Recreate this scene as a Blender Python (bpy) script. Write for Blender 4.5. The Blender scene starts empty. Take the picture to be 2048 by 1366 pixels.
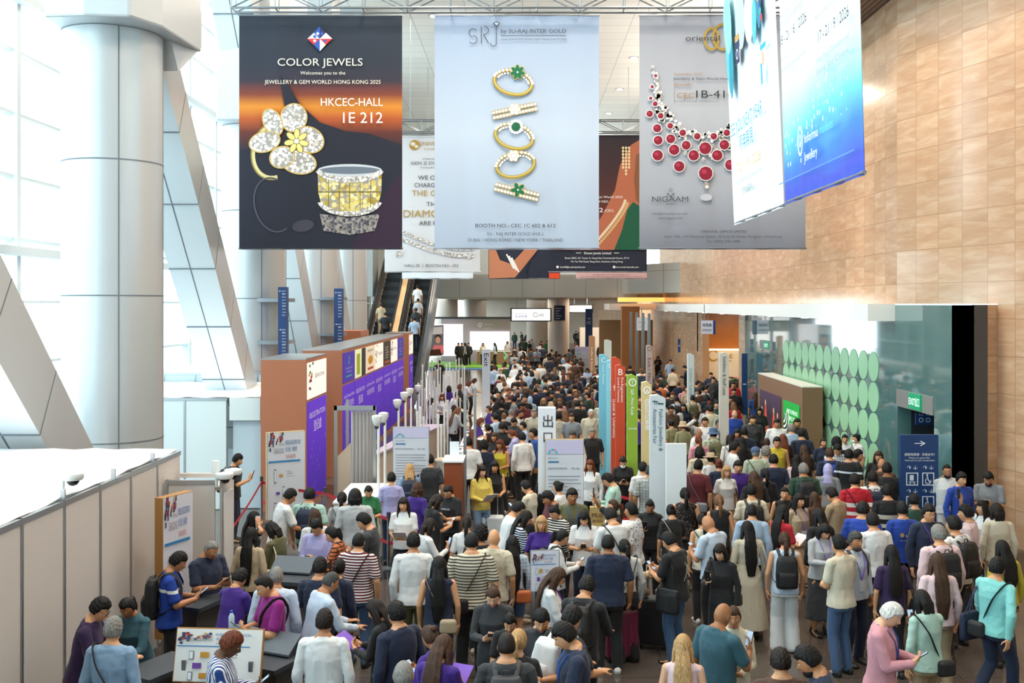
import bpy, math, random
import numpy as np
from mathutils import Vector, Matrix
R = math.radians
S = bpy.context.scene
COL = S.collection
F = 2048.0; CX = 1045.0; HY = 608.0; H = 4.6      # focal length in px, vanishing point, eye height

# ---------------------------------------------------------------- camera, world, lights, exposure
cam = bpy.data.cameras.new('camera'); cam.sensor_width = 36; cam.lens = 36; cam.clip_end = 500
cam.shift_x = -21/2048; cam.shift_y = -75/2048
co = bpy.data.objects.new('camera', cam); COL.objects.link(co)
co.location = (0, 0, H); co.rotation_euler = (R(90), 0, 0); S.camera = co
S.view_settings.view_transform = 'Standard'; S.view_settings.look = 'None'
S.view_settings.gamma = 1; S.view_settings.use_curve_mapping = False
S.view_settings.exposure = 0.12
S.cycles.max_bounces = 7; S.cycles.diffuse_bounces = 4; S.cycles.glossy_bounces = 3
S.cycles.transmission_bounces = 4; S.cycles.transparent_max_bounces = 10
S.cycles.caustics_reflective = False; S.cycles.caustics_refractive = False
S.cycles.sample_clamp_indirect = 6; S.cycles.use_denoising = True
W = bpy.data.worlds.new('sky'); S.world = W; W.use_nodes = True
bg = W.node_tree.nodes['Background']; bg.inputs[0].default_value = (0.76, 0.94, 1.0, 1); bg.inputs[1].default_value = 5.0

def area(name, loc, size, power, color, rot=(0, 0, 0), sy=None):
    l = bpy.data.lights.new(name, 'AREA'); l.energy = power; l.color = color; l.size = size
    if sy: l.shape = 'RECTANGLE'; l.size_y = sy
    o = bpy.data.objects.new(name, l); COL.objects.link(o); o.location = loc; o.rotation_euler = rot
    return o
for yy in (9, 19, 30, 44, 60):                       # rows of ceiling downlight troughs
    for xx in (-2.5, 3.5):
        area('ceiling_lamp', (xx, yy, 16.8), 1.6, 700, (1.0, 0.87, 0.72), sy=3.0)
for yy in (28, 50):
    area('added_ceiling_uplight', (9.6, yy, 12.2), 20, 900, (1.0, 0.93, 0.85), rot=(R(180), 0, R(90)), sy=.4)      # added uplights above the marble wall ledge, brightening the high ceiling
for xx in (-3.2, 0.5, 4.2, 7.4):                         # lamps under the low far ceiling
    area('ceiling_lamp', (xx, 70, 4.95), 1.2, 300, (1.0, 0.85, 0.68), sy=8)

area('recess_fill', (10.4, 44, 4.4), 1.5, 260, (1.0, 0.86, 0.66), sy=5)  # added fill with no fitting, brightens the dim recess walls
area('far_hall_fill', (0.5, 98, 4.9), 8, 500, (1.0, 0.93, 0.84), sy=30)  # added fill, lifts the far end of the hall
# ---------------------------------------------------------------- materials
MC = {}
def srgb(h):
    if not isinstance(h, str): return tuple(h)
    h = h.lstrip('#'); v = [int(h[i:i+2], 16)/255 for i in (0, 2, 4)]
    return tuple(((c+0.055)/1.055)**2.4 if c > 0.04045 else c/12.92 for c in v)
def mat(name, col='#cccccc', rough=0.6, metal=0.0, emit=0, bump=0, bscale=40, spec=0.5, vary=0, vscale=3, alpha=1):
    key = (name, col, rough, metal, emit, bump)
    if key in MC: return MC[key]
    m = bpy.data.materials.new(name); m.use_nodes = True; nt = m.node_tree
    b = nt.nodes['Principled BSDF']; c = srgb(col)
    b.inputs['Base Color'].default_value = (*c, 1); b.inputs['Roughness'].default_value = rough
    b.inputs['Metallic'].default_value = metal; b.inputs['Specular IOR Level'].default_value = spec
    if emit: b.inputs['Emission Color'].default_value = (*c, 1); b.inputs['Emission Strength'].default_value = emit
    if bump or vary:
        tc = nt.nodes.new('ShaderNodeTexCoord'); n = nt.nodes.new('ShaderNodeTexNoise')
        n.inputs['Scale'].default_value = bscale if bump else vscale; n.inputs['Detail'].default_value = 3
        nt.links.new(tc.outputs['Object'], n.inputs['Vector'])
        if bump:
            bp = nt.nodes.new('ShaderNodeBump'); bp.inputs['Strength'].default_value = bump; bp.inputs['Distance'].default_value = 0.01
            nt.links.new(n.outputs['Fac'], bp.inputs['Height']); nt.links.new(bp.outputs['Normal'], b.inputs['Normal'])
        if vary:
            n2 = nt.nodes.new('ShaderNodeTexNoise'); n2.inputs['Scale'].default_value = vscale; n2.inputs['Detail'].default_value = 4
            nt.links.new(tc.outputs['Object'], n2.inputs['Vector'])
            mx = nt.nodes.new('ShaderNodeMix'); mx.data_type = 'RGBA'
            mx.inputs[6].default_value = (*[x*(1-vary) for x in c], 1); mx.inputs[7].default_value = (*[min(1, x*(1+vary)) for x in c], 1)
            nt.links.new(n2.outputs['Fac'], mx.inputs[0]); nt.links.new(mx.outputs[2], b.inputs['Base Color'])
    MC[key] = m
    return m
def newmat(name):
    m = bpy.data.materials.new(name); m.use_nodes = True
    return m, m.node_tree, m.node_tree.nodes['Principled BSDF']
def N(nt, typ, **kw):
    n = nt.nodes.new(typ)
    for k, v in kw.items():
        if k.startswith('i_'):
            kk = k[2:]; n.inputs[int(kk) if kk.isdigit() else kk.replace('_', ' ')].default_value = v
        else: setattr(n, k, v)
    return n
def ramp(nt, stops):
    r = nt.nodes.new('ShaderNodeValToRGB'); e = r.color_ramp.elements
    while len(e) < len(stops): e.new(0.5)
    for i, (p, c) in enumerate(stops): e[i].position = p; e[i].color = (*srgb(c), 1)
    return r

def marble(axis='x', base=('#bb8f6c', '#cda583', '#dfc1a4'), bw=0.72, bh=0.72, rough=0.13):
    m, nt, b = newmat('pink_marble'); L = nt.links.new
    tc = N(nt, 'ShaderNodeTexCoord'); sp = N(nt, 'ShaderNodeSeparateXYZ'); cb = N(nt, 'ShaderNodeCombineXYZ')
    L(tc.outputs['Object'], sp.inputs[0]); L(sp.outputs[0 if axis == 'x' else 1], cb.inputs[0]); L(sp.outputs[2], cb.inputs[1])
    br = N(nt, 'ShaderNodeTexBrick', offset=0.0, squash=1.0)
    br.inputs['Scale'].default_value = 1; br.inputs['Brick Width'].default_value = bw; br.inputs['Row Height'].default_value = bh
    br.inputs['Mortar Size'].default_value = 0.006; br.inputs['Mortar Smooth'].default_value = 0.1
    br.inputs['Color1'].default_value = (0, 0, 0, 1); br.inputs['Color2'].default_value = (1, 1, 1, 1); br.inputs['Mortar'].default_value = (0.5, .5, .5, 1)
    L(cb.outputs[0], br.inputs['Vector'])
    # every tile is its own stone: the veining is offset by the tile colour
    off = N(nt, 'ShaderNodeVectorMath', operation='MULTIPLY_ADD'); off.inputs[1].default_value = (7, 5, 9)
    L(br.outputs['Color'], off.inputs[0]); 
    rot = N(nt, 'ShaderNodeMapping'); rot.inputs['Rotation'].default_value = (0, 0, R(38)); rot.inputs['Scale'].default_value = (0.7, 4.2, 1)
    L(cb.outputs[0], off.inputs[2]); L(off.outputs[0], rot.inputs[0])
    n = N(nt, 'ShaderNodeTexNoise', i_Scale=1.3, i_Detail=6, i_Roughness=0.62, i_Distortion=0.6); L(rot.outputs[0], n.inputs[0])
    rp = ramp(nt, [(0.22, base[0]), (0.5, base[1]), (0.8, base[2])]); L(n.outputs[0], rp.inputs[0])
    hs = N(nt, 'ShaderNodeHueSaturation'); L(rp.outputs[0], hs.inputs['Color'])
    mr = N(nt, 'ShaderNodeMapRange'); mr.inputs[3].default_value = 0.93; mr.inputs[4].default_value = 1.06; L(br.outputs['Color'], mr.inputs[0]); L(mr.outputs[0], hs.inputs['Value'])
    mx = N(nt, 'ShaderNodeMix', data_type='RGBA'); L(br.outputs['Fac'], mx.inputs[0]); L(hs.outputs[0], mx.inputs[6]); mx.inputs[7].default_value = (*srgb('#a5805f'), 1)
    L(mx.outputs[2], b.inputs['Base Color']); b.inputs['Roughness'].default_value = rough
    return m
def panelled(name, col, line, bw, bh, axis='x', axis2='z', rough=0.4, metal=0.0, off=0, ms=0.012):
    m, nt, b = newmat(name); L = nt.links.new
    tc = N(nt, 'ShaderNodeTexCoord'); sp = N(nt, 'ShaderNodeSeparateXYZ'); cb = N(nt, 'ShaderNodeCombineXYZ')
    L(tc.outputs['Object'], sp.inputs[0]); L(sp.outputs['xyz'.index(axis)], cb.inputs[0]); L(sp.outputs['xyz'.index(axis2)], cb.inputs[1])
    br = N(nt, 'ShaderNodeTexBrick', offset=off); br.inputs['Scale'].default_value = 1
    br.inputs['Brick Width'].default_value = bw; br.inputs['Row Height'].default_value = bh
    br.inputs['Mortar Size'].default_value = ms; br.inputs['Mortar Smooth'].default_value = 0
    c = srgb(col); br.inputs['Color1'].default_value = (*c, 1); br.inputs['Color2'].default_value = (*[x*.94 for x in c], 1); br.inputs['Mortar'].default_value = (*srgb(line), 1)
    L(cb.outputs[0], br.inputs['Vector']); L(br.outputs['Color'], b.inputs['Base Color'])
    b.inputs['Roughness'].default_value = rough; b.inputs['Metallic'].default_value = metal
    return m
def floor_mat():
    m, nt, b = newmat('granite_tiles'); L = nt.links.new
    tc = N(nt, 'ShaderNodeTexCoord'); br = N(nt, 'ShaderNodeTexBrick', offset=0.0); br.inputs['Scale'].default_value = 1
    br.inputs['Brick Width'].default_value = 0.9; br.inputs['Row Height'].default_value = 0.9; br.inputs['Mortar Size'].default_value = 0.006
    br.inputs['Color1'].default_value = (0.0, 0, 0, 1); br.inputs['Color2'].default_value = (1, 1, 1, 1); br.inputs['Mortar'].default_value = (0.5, 0.5, 0.5, 1)
    L(tc.outputs['Object'], br.inputs['Vector'])
    n = N(nt, 'ShaderNodeTexNoise', i_Scale=90.0, i_Detail=3); L(tc.outputs['Object'], n.inputs[0])
    rp = ramp(nt, [(0.35, '#4a423d'), (0.55, '#5a5049'), (0.7, '#6b6056')]); L(n.outputs[0], rp.inputs[0])
    # dark granite bands every few metres
    sp = N(nt, 'ShaderNodeSeparateXYZ'); L(tc.outputs['Object'], sp.inputs[0])
    md = N(nt, 'ShaderNodeMath', operation='PINGPONG'); md.inputs[1].default_value = 3.6; L(sp.outputs[1], md.inputs[0])
    gt = N(nt, 'ShaderNodeMath', operation='GREATER_THAN'); gt.inputs[1].default_value = 2.7; L(md.outputs[0], gt.inputs[0])
    d = N(nt, 'ShaderNodeMix', data_type='RGBA'); L(gt.outputs[0], d.inputs[0]); L(rp.outputs[0], d.inputs[6]); d.inputs[7].default_value = (*srgb('#2c2624'), 1)
    mx = N(nt, 'ShaderNodeMix', data_type='RGBA'); L(br.outputs['Fac'], mx.inputs[0]); L(d.outputs[2], mx.inputs[6]); mx.inputs[7].default_value = (*srgb('#251f1b'), 1)
    L(mx.outputs[2], b.inputs['Base Color']); b.inputs['Roughness'].default_value = 0.17
    return m
def glass_mat(name='clear_glass', tint=(0.93, 0.98, 1), refl=0.12):
    m = bpy.data.materials.new(name); m.use_nodes = True; nt = m.node_tree
    for n in list(nt.nodes): nt.nodes.remove(n)
    o = nt.nodes.new('ShaderNodeOutputMaterial'); t = nt.nodes.new('ShaderNodeBsdfTransparent'); t.inputs[0].default_value = (*tint, 1)
    g = nt.nodes.new('ShaderNodeBsdfGlossy'); g.inputs['Roughness'].default_value = 0.02
    mx = nt.nodes.new('ShaderNodeMixShader'); mx.inputs[0].default_value = .05
    nt.links.new(t.outputs[0], mx.inputs[1]); nt.links.new(g.outputs[0], mx.inputs[2])
    nt.links.new(mx.outputs[0], o.inputs[0])
    return m
M = dict(
    white=mat('white_paint', '#e9e9e6', 0.5), panel=mat('booth_panel_board', '#cfc6c0', 0.55, bump=.05, bscale=90), alu=mat('brushed_aluminium', '#b9bcbf', 0.32, 0.85),
    cloth_roof=mat('white_roof_cloth', '#f2f2f4', 0.9, bump=.3, bscale=4), clad=mat('silver_cladding', '#c3c6c8', 0.33, 0.35), cladb=mat('pale_cladding', '#d5dadd', 0.4, 0.1),
    brown=mat('brown_laminate', '#b27152', 0.5, vary=.04), brown2=mat('tan_laminate', '#8f6a4e', 0.5), steel=mat('steel', '#9aa0a5', 0.28, 0.9),
    black=mat('black_plastic', '#16171a', 0.45), dark=mat('charcoal_metal', '#3d4147', 0.42), red=mat('red_belt', '#c3122a', 0.6), dkred=mat('dark_red', '#8a1020', .6),
    navy=mat('navy_sign', '#1d3f72', 0.45), grey=mat('grey_paint', '#8e9192', 0.5), concrete=mat('grey_panel', '#a5a5a0', 0.55), wood=mat('orange_wood', '#a8622b', 0.35, vary=.15, vscale=6),
    gold=mat('gold', '#c9a23c', 0.3, 0.9), goldp=mat('printed_gold', '#b9923a', .7), screen=mat('lit_white_screen', '#ffffff', .4, emit=.95),
    glass=glass_mat(), rubber=mat('black_rubber', '#101012', 0.6), oak=mat('oak_board', '#b9a179', .6), orange=mat('warm_ceiling_glow', '#ffb35c', .5, emit=1.5), floor=floor_mat(),
    lamp=mat('lamp_glow', '#fff3df', .5, emit=9))
def ink(c, emit=0, rough=0.75): return mat('print_ink', c, rough, emit=emit)

# ---------------------------------------------------------------- mesh helpers
class MB:
    def __init__(s): s.v = []; s.f = []; s.m = []; s.mats = []
    def mi(s, m):
        if m not in s.mats: s.mats.append(m)
        return s.mats.index(m)
    def add(s, v, f, m=None):
        o = len(s.v); s.v += [tuple(p) for p in v]; s.f += [tuple(i+o for i in q) for q in f]
        s.m += [s.mi(m) if m else 0]*len(f)
        return s
    def box(s, x0, x1, y0, y1, z0, z1, m=None, T=None):
        v = [(x, y, z) for z in (z0, z1) for y in (y0, y1) for x in (x0, x1)]
        if T: v = [tuple(T @ Vector(p)) for p in v]
        return s.add(v, [(0, 2, 3, 1), (4, 5, 7, 6), (0, 1, 5, 4), (2, 6, 7, 3), (0, 4, 6, 2), (1, 3, 7, 5)], m)
    def cyl(s, p0, p1, r0, r1=None, n=16, m=None, caps=True):
        r1 = r0 if r1 is None else r1; p0 = Vector(p0); p1 = Vector(p1); d = (p1-p0).normalized()
        a = d.orthogonal().normalized(); b = d.cross(a)
        v = []
        for p, r in ((p0, r0), (p1, r1)):
            for i in range(n):
                t = 2*math.pi*i/n; v.append(p+(a*math.cos(t)+b*math.sin(t))*r)
        f = [(i, (i+1) % n, n+(i+1) % n, n+i) for i in range(n)]
        if caps: f += [tuple(range(n-1, -1, -1)), tuple(range(n, 2*n))]
        return s.add(v, f, m)
    def lathe(s, prof, n=20, c=(0, 0, 0), m=None):
        v = []; f = []
        for r, z in prof:
            for i in range(n):
                t = 2*math.pi*i/n; v.append((c[0]+r*math.cos(t), c[1]+r*math.sin(t), c[2]+z))
        for k in range(len(prof)-1):
            for i in range(n): f.append((k*n+i, k*n+(i+1) % n, (k+1)*n+(i+1) % n, (k+1)*n+i))
        f += [tuple(range(n-1, -1, -1)), tuple(range((len(prof)-1)*n, len(prof)*n))]
        return s.add(v, f, m)
    def prism(s, pts, d, m=None):           # polygon (3-D points) swept by vector d
        n = len(pts); d = Vector(d); v = [Vector(p) for p in pts]; v += [p+d for p in v]
        return s.add(v, [tuple(range(n-1, -1, -1)), tuple(range(n, 2*n))]+[(i, (i+1) % n, n+(i+1) % n, n+i) for i in range(n)], m)
    def mesh(s, name, m=None, smooth=False):
        me = bpy.data.meshes.new(name); me.from_pydata(s.v, [], s.f)
        for x in (s.mats or [m]): me.materials.append(x)
        if s.mats: me.polygons.foreach_set('material_index', s.m)
        if smooth: me.polygons.foreach_set('use_smooth', [True]*len(s.f))
        me.update()
        import bmesh
        bm = bmesh.new(); bm.from_mesh(me); bmesh.ops.recalc_face_normals(bm, faces=bm.faces); bm.to_mesh(me); bm.free()
        return me
    def obj(s, name, m=None, parent=None, smooth=False, bevel=0, kind=None):
        me = s.mesh(name, m, smooth); o = bpy.data.objects.new(name, me); COL.objects.link(o)
        if parent: own(o, parent)
        if bevel:
            b = o.modifiers.new('bevel', 'BEVEL'); b.width = bevel; b.segments = 2; b.limit_method = 'ANGLE'
        if smooth and not bevel: smooth_angle(me)
        if kind: o['kind'] = kind
        return o
def smooth_angle(me, deg=40):
    import bmesh
    bm = bmesh.new(); bm.from_mesh(me)
    for e in bm.edges:
        e.smooth = not (len(e.link_faces) == 2 and e.calc_face_angle(0) > R(deg))
    bm.to_mesh(me); bm.free()
def box(name, x0, x1, y0, y1, z0, z1, m, parent=None, bevel=0, kind=None):
    return MB().box(x0, x1, y0, y1, z0, z1).obj(name, m, parent, bevel=bevel, kind=kind)
def thing(name, label, cat, loc=(0, 0, 0), rz=0, group=None):
    o = bpy.data.objects.new(name, None); COL.objects.link(o); o.location = loc; o.rotation_euler = (0, 0, rz)
    o.empty_display_size = .2
    o['label'] = label; o['category'] = cat
    if group: o['group'] = group
    return o
def tag(o, label, cat, group=None):
    o['label'] = label; o['category'] = cat
    if group: o['group'] = group
    return o
def at(px, py, z=0.0):
    Y = F*(H-z)/(py-HY); return ((px-CX)*Y/F, Y, z)
def atY(px, py, Y): return ((px-CX)*Y/F, Y, H-(py-HY)*Y/F)

# ---------------------------------------------------------------- flat printing: text and shapes on a plane
_tc = {}
def text2d(s):
    if s in _tc: return _tc[s]
    cu = bpy.data.curves.new('lettering', 'FONT'); cu.body = s; cu.size = 1; cu.resolution_u = 3
    o = bpy.data.objects.new('lettering', cu); COL.objects.link(o)
    dg = bpy.context.evaluated_depsgraph_get(); me = bpy.data.meshes.new_from_object(o.evaluated_get(dg))
    v = np.array([x.co[:2] for x in me.vertices]) if len(me.vertices) else np.zeros((1, 2)); f = [tuple(p.vertices) for p in me.polygons]
    bpy.data.objects.remove(o); bpy.data.curves.remove(cu); bpy.data.meshes.remove(me)
    lo, hi = v.min(0), v.max(0)
    _tc[s] = (v, f, lo, hi)
    return _tc[s]
class Print:
    """collects flat shapes on a plane given by origin, right and up; u, v in the caller's units"""
    def __init__(s, org, right, up, su=1.0, sv=None):
        s.o = Vector(org); s.r = Vector(right); s.u = Vector(up); s.n = s.r.cross(s.u).normalized(); s.su = su; s.sv = su if sv is None else sv
        s.txt = MB(); s.art = MB(); s.lay = 1
    def P(s, u, v, l):
        s.k = getattr(s, 'k', 0)+.0008; l = l+min(s.k, 2.5)
        return s.o+s.r*(u*s.su)+s.u*(v*s.sv)+s.n*(0.003*l)
    def poly(s, pts, c, l=1, emit=0):
        m = c if not isinstance(c, str) else ink(c, emit)
        s.art.add([s.P(a, b, l) for a, b in pts], [tuple(range(len(pts)))], m)
    def rect(s, u0, v0, u1, v1, c, l=1, emit=0): s.poly([(u0, v0), (u1, v0), (u1, v1), (u0, v1)], c, l, emit)
    def disc(s, u, v, ru, rv=None, c='#ffffff', rot=0, l=1, n=18, emit=0):
        rv = ru if rv is None else rv; cr, sr = math.cos(R(rot)), math.sin(R(rot)); pts = []
        for i in range(n):
            t = 2*math.pi*i/n; x = ru*math.cos(t); y = rv*math.sin(t); pts.append((u+x*cr-y*sr, v+x*sr+y*cr))
        s.poly(pts, c, l, emit)
    def arc(s, u, v, ru, rv, w, c, a0=0, a1=360, rot=0, l=1, n=30, w1=None, emit=0):
        cr, sr = math.cos(R(rot)), math.sin(R(rot)); vv = []; f = []
        for i in range(n+1):
            t = R(a0+(a1-a0)*i/n); ww = w if w1 is None else w+(w1-w)*i/n
            for q in (-ww/2, ww/2):
                x = (ru+q)*math.cos(t); y = (rv+q)*math.sin(t); vv.append(s.P(u+x*cr-y*sr, v+x*sr+y*cr, l))
        for i in range(n): f.append((2*i, 2*i+1, 2*i+3, 2*i+2))
        s.art.add(vv, f, c if not isinstance(c, str) else ink(c, emit))
    def text(s, t, u, v, h, w=None, c='#ffffff', al='c', l=2, rot=0, emit=0):
        """u,v: centre of the line; h: cap height; w: width (None = natural)"""
        vv, f, lo, hi = text2d(t)
        sc = h/0.73; nat = (hi[0]-lo[0])*sc; kx = sc*(w/nat if w and nat > 0 else 1); wd = (hi[0]-lo[0])*kx
        x0 = {'c': -wd/2, 'l': 0, 'r': -wd}[al]; cr, sr = math.cos(R(rot)), math.sin(R(rot)); pts = []
        for a, b in vv:
            x = x0+(a-lo[0])*kx; y = (b-0.365)*sc
            pts.append(s.P(u+x*cr-y*sr, v+x*sr+y*cr, l))
        s.txt.add(pts, f, ink(c, emit))
    def done(s, parent, tname='lettering', aname='artwork'):
        if s.art.v: s._o(s.art, aname, parent)
        if s.txt.v: s._o(s.txt, tname, parent)
    def _o(s, mb, name, parent):
        me = bpy.data.meshes.new(name); off = parent.matrix_basis.translation if parent else Vector()
        me.from_pydata([tuple(Vector(p)) for p in mb.v], [], mb.f)
        for x in mb.mats: me.materials.append(x)
        me.polygons.foreach_set('material_index', mb.m); me.update()
        o = bpy.data.objects.new(name, me); COL.objects.link(o)
        if parent: o.parent = parent; o.matrix_parent_inverse = parent.matrix_basis.inverted()
        return o
def own(o, parent):      # parent while keeping world coordinates
    o.parent = parent; o.matrix_parent_inverse = parent.matrix_basis.inverted(); return o
# ---------------------------------------------------------------- the setting
ST = 'structure'
XW = 8.3                                            # right wall plane
box('floor', -20, 16, -14, 122, -0.2, 0, M['floor'], kind=ST)
ceil_m = panelled('ceiling_panels', '#fbf5ec', '#b5aea4', 2.4, 1.2, 'x', 'y', rough=.7)
box('wall_back', -12.4, 16, -14, -13.7, 0, 17, mat('white_paint', '#e9e9e6', 0.5), kind=ST)
box('ceiling', -12.4, 16, -14, 80, 17.0, 17.25, ceil_m, kind=ST)
# recessed downlights
for i in range(9):
    for x in (-3.8, -0.6, 2.7, 5.6):
        y = 14+i*7.5
        t = thing('downlight', 'round warm downlight in the high white ceiling', 'ceiling light', (x, y, 17), group='round downlights of the high ceiling')
        MB().cyl((x, y, 16.97), (x, y, 17.0), .24, n=20).obj('rim', M['steel'], t); MB().cyl((x, y, 16.955), (x, y, 16.972), .18, n=20).obj('lamp', M['lamp'], t)
# marble wall: straight part, then a part that turns away towards the viewer
mw = marble('x')
def wallseg(name, p0, p1, z0, z1, m, th=.35):
    p0 = Vector((*p0, 0)); p1 = Vector((*p1, 0)); d = p1-p0; L_ = d.length
    o = MB().box(0, L_, -th, 0, z0, z1).obj(name, m, kind=ST)
    o.location = p0; o.rotation_euler = (0, 0, math.atan2(d.y, d.x)); return o
# local +y is left of the direction p0->p1: run near -> far puts the hall side on the left
wallseg('wall_right_upper', (XW, 22.7), (XW, 62), 4.6, 11.45, mw)
wallseg('wall_right_near', (XW+5.6, 3.4), (XW, 22.7), 4.6, 11.45, mw)
wallseg('wall_right_lower', (XW+5.6, 3.4), (XW+.86, 19.75), 0, 4.6, mw)
wallseg('wall_right_corner', (XW+.86, 19.75), (XW+.55, 19.62), 0, 4.585, mw, .3)
sl = panelled('brown_slats', '#8a6a58', '#4d382d', 0.14, 30, 'x', 'y', rough=.5, ms=.03)
MB().prism([(7.0, 22.7, 11.46), (13.2, 3.4, 11.46), (16, 3.4, 11.46), (16, 62, 11.46), (7.0, 62, 11.46)], (0, 0, .25)).obj('ceiling_ledge', sl, kind=ST)
box('wall_right_entry', 13.9, 14.2, -14, 3.5, 0, 17, mat('white_paint', '#e9e9e6', 0.5), kind=ST)
box('wall_right_top', 11.0, 11.3, 3, 80, 11.7, 17, M['concrete'], kind=ST)
# teal back-painted glass of the lift lobby
teal, nt, b = newmat('teal_glass'); b.inputs['Base Color'].default_value = (*srgb('#5f8482'), 1); b.inputs['Roughness'].default_value = .05; b.inputs['Specular IOR Level'].default_value = 1.0; b.inputs['Coat Weight'].default_value = 1
dkg = mat('dark_glass', '#453d3a', .3, spec=.6)
def rwall(name, y0, y1, z0, z1, m, x0=XW, x1=XW+.3): return box(name, x0, x1, y0, y1, z0, z1, m, kind=ST)
rwall('wall_glass_near', 19.5, 20.65, 0, 4.58, teal)
rwall('wall_glass_over_exit', 20.65, 22.66, 2.72, 4.58, teal)
rwall('wall_glass_far', 22.66, 38.2, 0, 4.58, teal)
MB().prism([(XW, 19.5, 0), (XW+.56, 19.5, 0), (XW+.56, 19.8, 0), (XW, 19.8, 0)], (0, 0, 4.58)).obj('wall_glass_return', dkg, kind=ST)
# exit doorway recess
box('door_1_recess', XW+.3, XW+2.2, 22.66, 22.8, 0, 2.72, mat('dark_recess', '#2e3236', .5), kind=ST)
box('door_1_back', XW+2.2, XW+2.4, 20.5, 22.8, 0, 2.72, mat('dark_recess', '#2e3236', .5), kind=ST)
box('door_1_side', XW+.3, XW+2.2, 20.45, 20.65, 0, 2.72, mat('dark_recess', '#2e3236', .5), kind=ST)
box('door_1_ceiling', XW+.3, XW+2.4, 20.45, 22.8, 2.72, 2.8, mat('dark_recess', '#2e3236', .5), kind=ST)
# round discs printed on the glass
discs = MB(); dm = mat('pale_green_disc', '#9fd0a6', .35)
t = thing('disc_mural', 'pale green round discs in rows covering the teal glass wall', 'mural', (XW, 29, 0))
for i in range(12):
    for j in range(5):
        y = 24.2+i*0.73; z = .24+j*.72
        mb = MB(); n = 28; v = [(XW-.012, y+.352*math.cos(2*math.pi*k/n), z+.352*math.sin(2*math.pi*k/n)) for k in range(n)]
        mb.prism(v, (.0105, 0, 0)); mb.obj('disc', dm, t)
# canopy
MB().box(7.69, XW-.002, 22.8, 59, 4.22, 4.6).obj('trim_canopy', mat('canopy_white', '#f4f2ee', .4), kind=ST)
for k in range(9):
    y = 25+k*4
    t = thing('canopy_spotlight', 'small round spotlight under the white canopy', 'spotlight', (8.0, y, 4.2), group='spotlights in the canopy soffit')
    MB().cyl((8.0, y, 4.2), (8.0, y, 4.22), .1, n=14).obj('lamp', M['lamp'], t); MB().cyl((8, y, 4.205), (8, y, 4.22), .13, n=14).obj('rim', M['steel'], t)
# beyond the glass: pillar, recess with the orange wall, pillar, marble
mw2 = marble('y', bw=.8, bh=.8, rough=.25)
rwall('wall_pillar_marble', 38.2, 39.3, 0, 4.58, mw2)
box('wall_recess_near', XW+.3, 13, 38.4, 38.6, 0, 4.58, mw2, kind=ST)
box('wall_recess_far', XW+.0, 13, 48.4, 48.7, 2.35, 4.58, mat('orange_wood_wall', '#b06a2c', .3, vary=.2, vscale=2.5), kind=ST)
box('wall_recess_back', 12.8, 13, 38.4, 48.7, 0, 4.58, M['brown2'], kind=ST)
box('ceiling_recess', XW+.3, 13, 38.4, 48.7, 4.45, 4.58, M['brown2'], kind=ST)
rwall('wall_pillar_far', 47.2, 54.5, 0, 4.58, mw2)
rwall('wall_far_marble', 54.5, 62, 0, 4.58, mw2)
# portal and bulkhead at the far end
bulk = panelled('grey_bulkhead_panels', '#a6a69f', '#6f6f6a', 1.9, 1.6, 'x', 'z', rough=.45)
box('wall_far_bulkhead', -5.5, 6.9, 61.6, 62, 5.0, 6.3, bulk, kind=ST)
MB().prism([(6.0, 58, 5.2), (XW, 54, 5.2), (XW, 62, 5.2), (6.0, 62, 5.2)], (0, 0, 1.6)).obj('trim_bulkhead_right', bulk, kind=ST)
box('wall_far_upper', -12.4, 9.2, 79.4, 79.8, 5.4, 17, mat('pale_wall', '#d3ccc2', .6), kind=ST)
box('ceiling_far_low', -6.4, XW+.2, 62, 120, 5.0, 5.2, mat('pale_ceiling', '#c9bba9', .6), kind=ST)
box('ceiling_far_shelf', -5.5, 8.3, 62, 79.4, 6.3, 6.4, M['concrete'], kind=ST)
box('wall_far_end', -14, 16, 120, 120.3, 0, 6, mat('far_shop_wall', '#cfc4b6', .5, vary=.25, vscale=.5), kind=ST)
rwall('wall_far_right', 62, 120, 0, 5.0, mw2)
box('trim_far_canopy', 5.1, 8.29, 60.2, 64, 4.25, 4.62, mat('canopy_white', '#f4f2ee', .4), kind=ST)
box('trim_far_glow', 5.6, 8.28, 59.7, 60.2, 4.72, 4.98, M['orange'], kind=ST)
box('wall_left_bulkhead', -8.9, -7.9, 54, 56, 5.0, 12, mat('grey_panel_metal', '#9a9c9a', .4), kind=ST)
box('trim_fixture_block', -8.6, -6.6, 34, 38, 9.8, 11.8, mat('grey_panel_metal', '#9a9c9a', .4), kind=ST)

# glazed wall on the left
gx = -11.8
box('wall_left_far', gx-.3, gx, 56, 82, .3, 17, mat('grey_wall_paint', '#6f7372', .6), kind=ST)
box('window_1_pane', gx-.01, gx+.01, -13.7, 56, .3, 17, M['glass'], kind=ST)
box('wall_left_base', gx-.3, gx+.15, -14, 82, 0, .3, M['white'], kind=ST)
mm = mat('white_mullion', '#dfe6e8', .5)
for i in range(32):
    y = -13+i*3.05
    o = box('window_1_mullion', gx-.14, gx+.2, y-.09, y+.09, .3, 17, mm, kind=ST)
for k in range(1, 12):
    o = box('window_1_transom', gx-.08, gx+.1, -13.7, 82, .3+k*1.45-.035, .3+k*1.45+.035, mm, kind=ST)
for z in (5.8, 11.6): box('trim_window_beam', gx+.2, gx+.45, -13.7, 82, z-.1, z+.1, mm, kind=ST)

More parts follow.
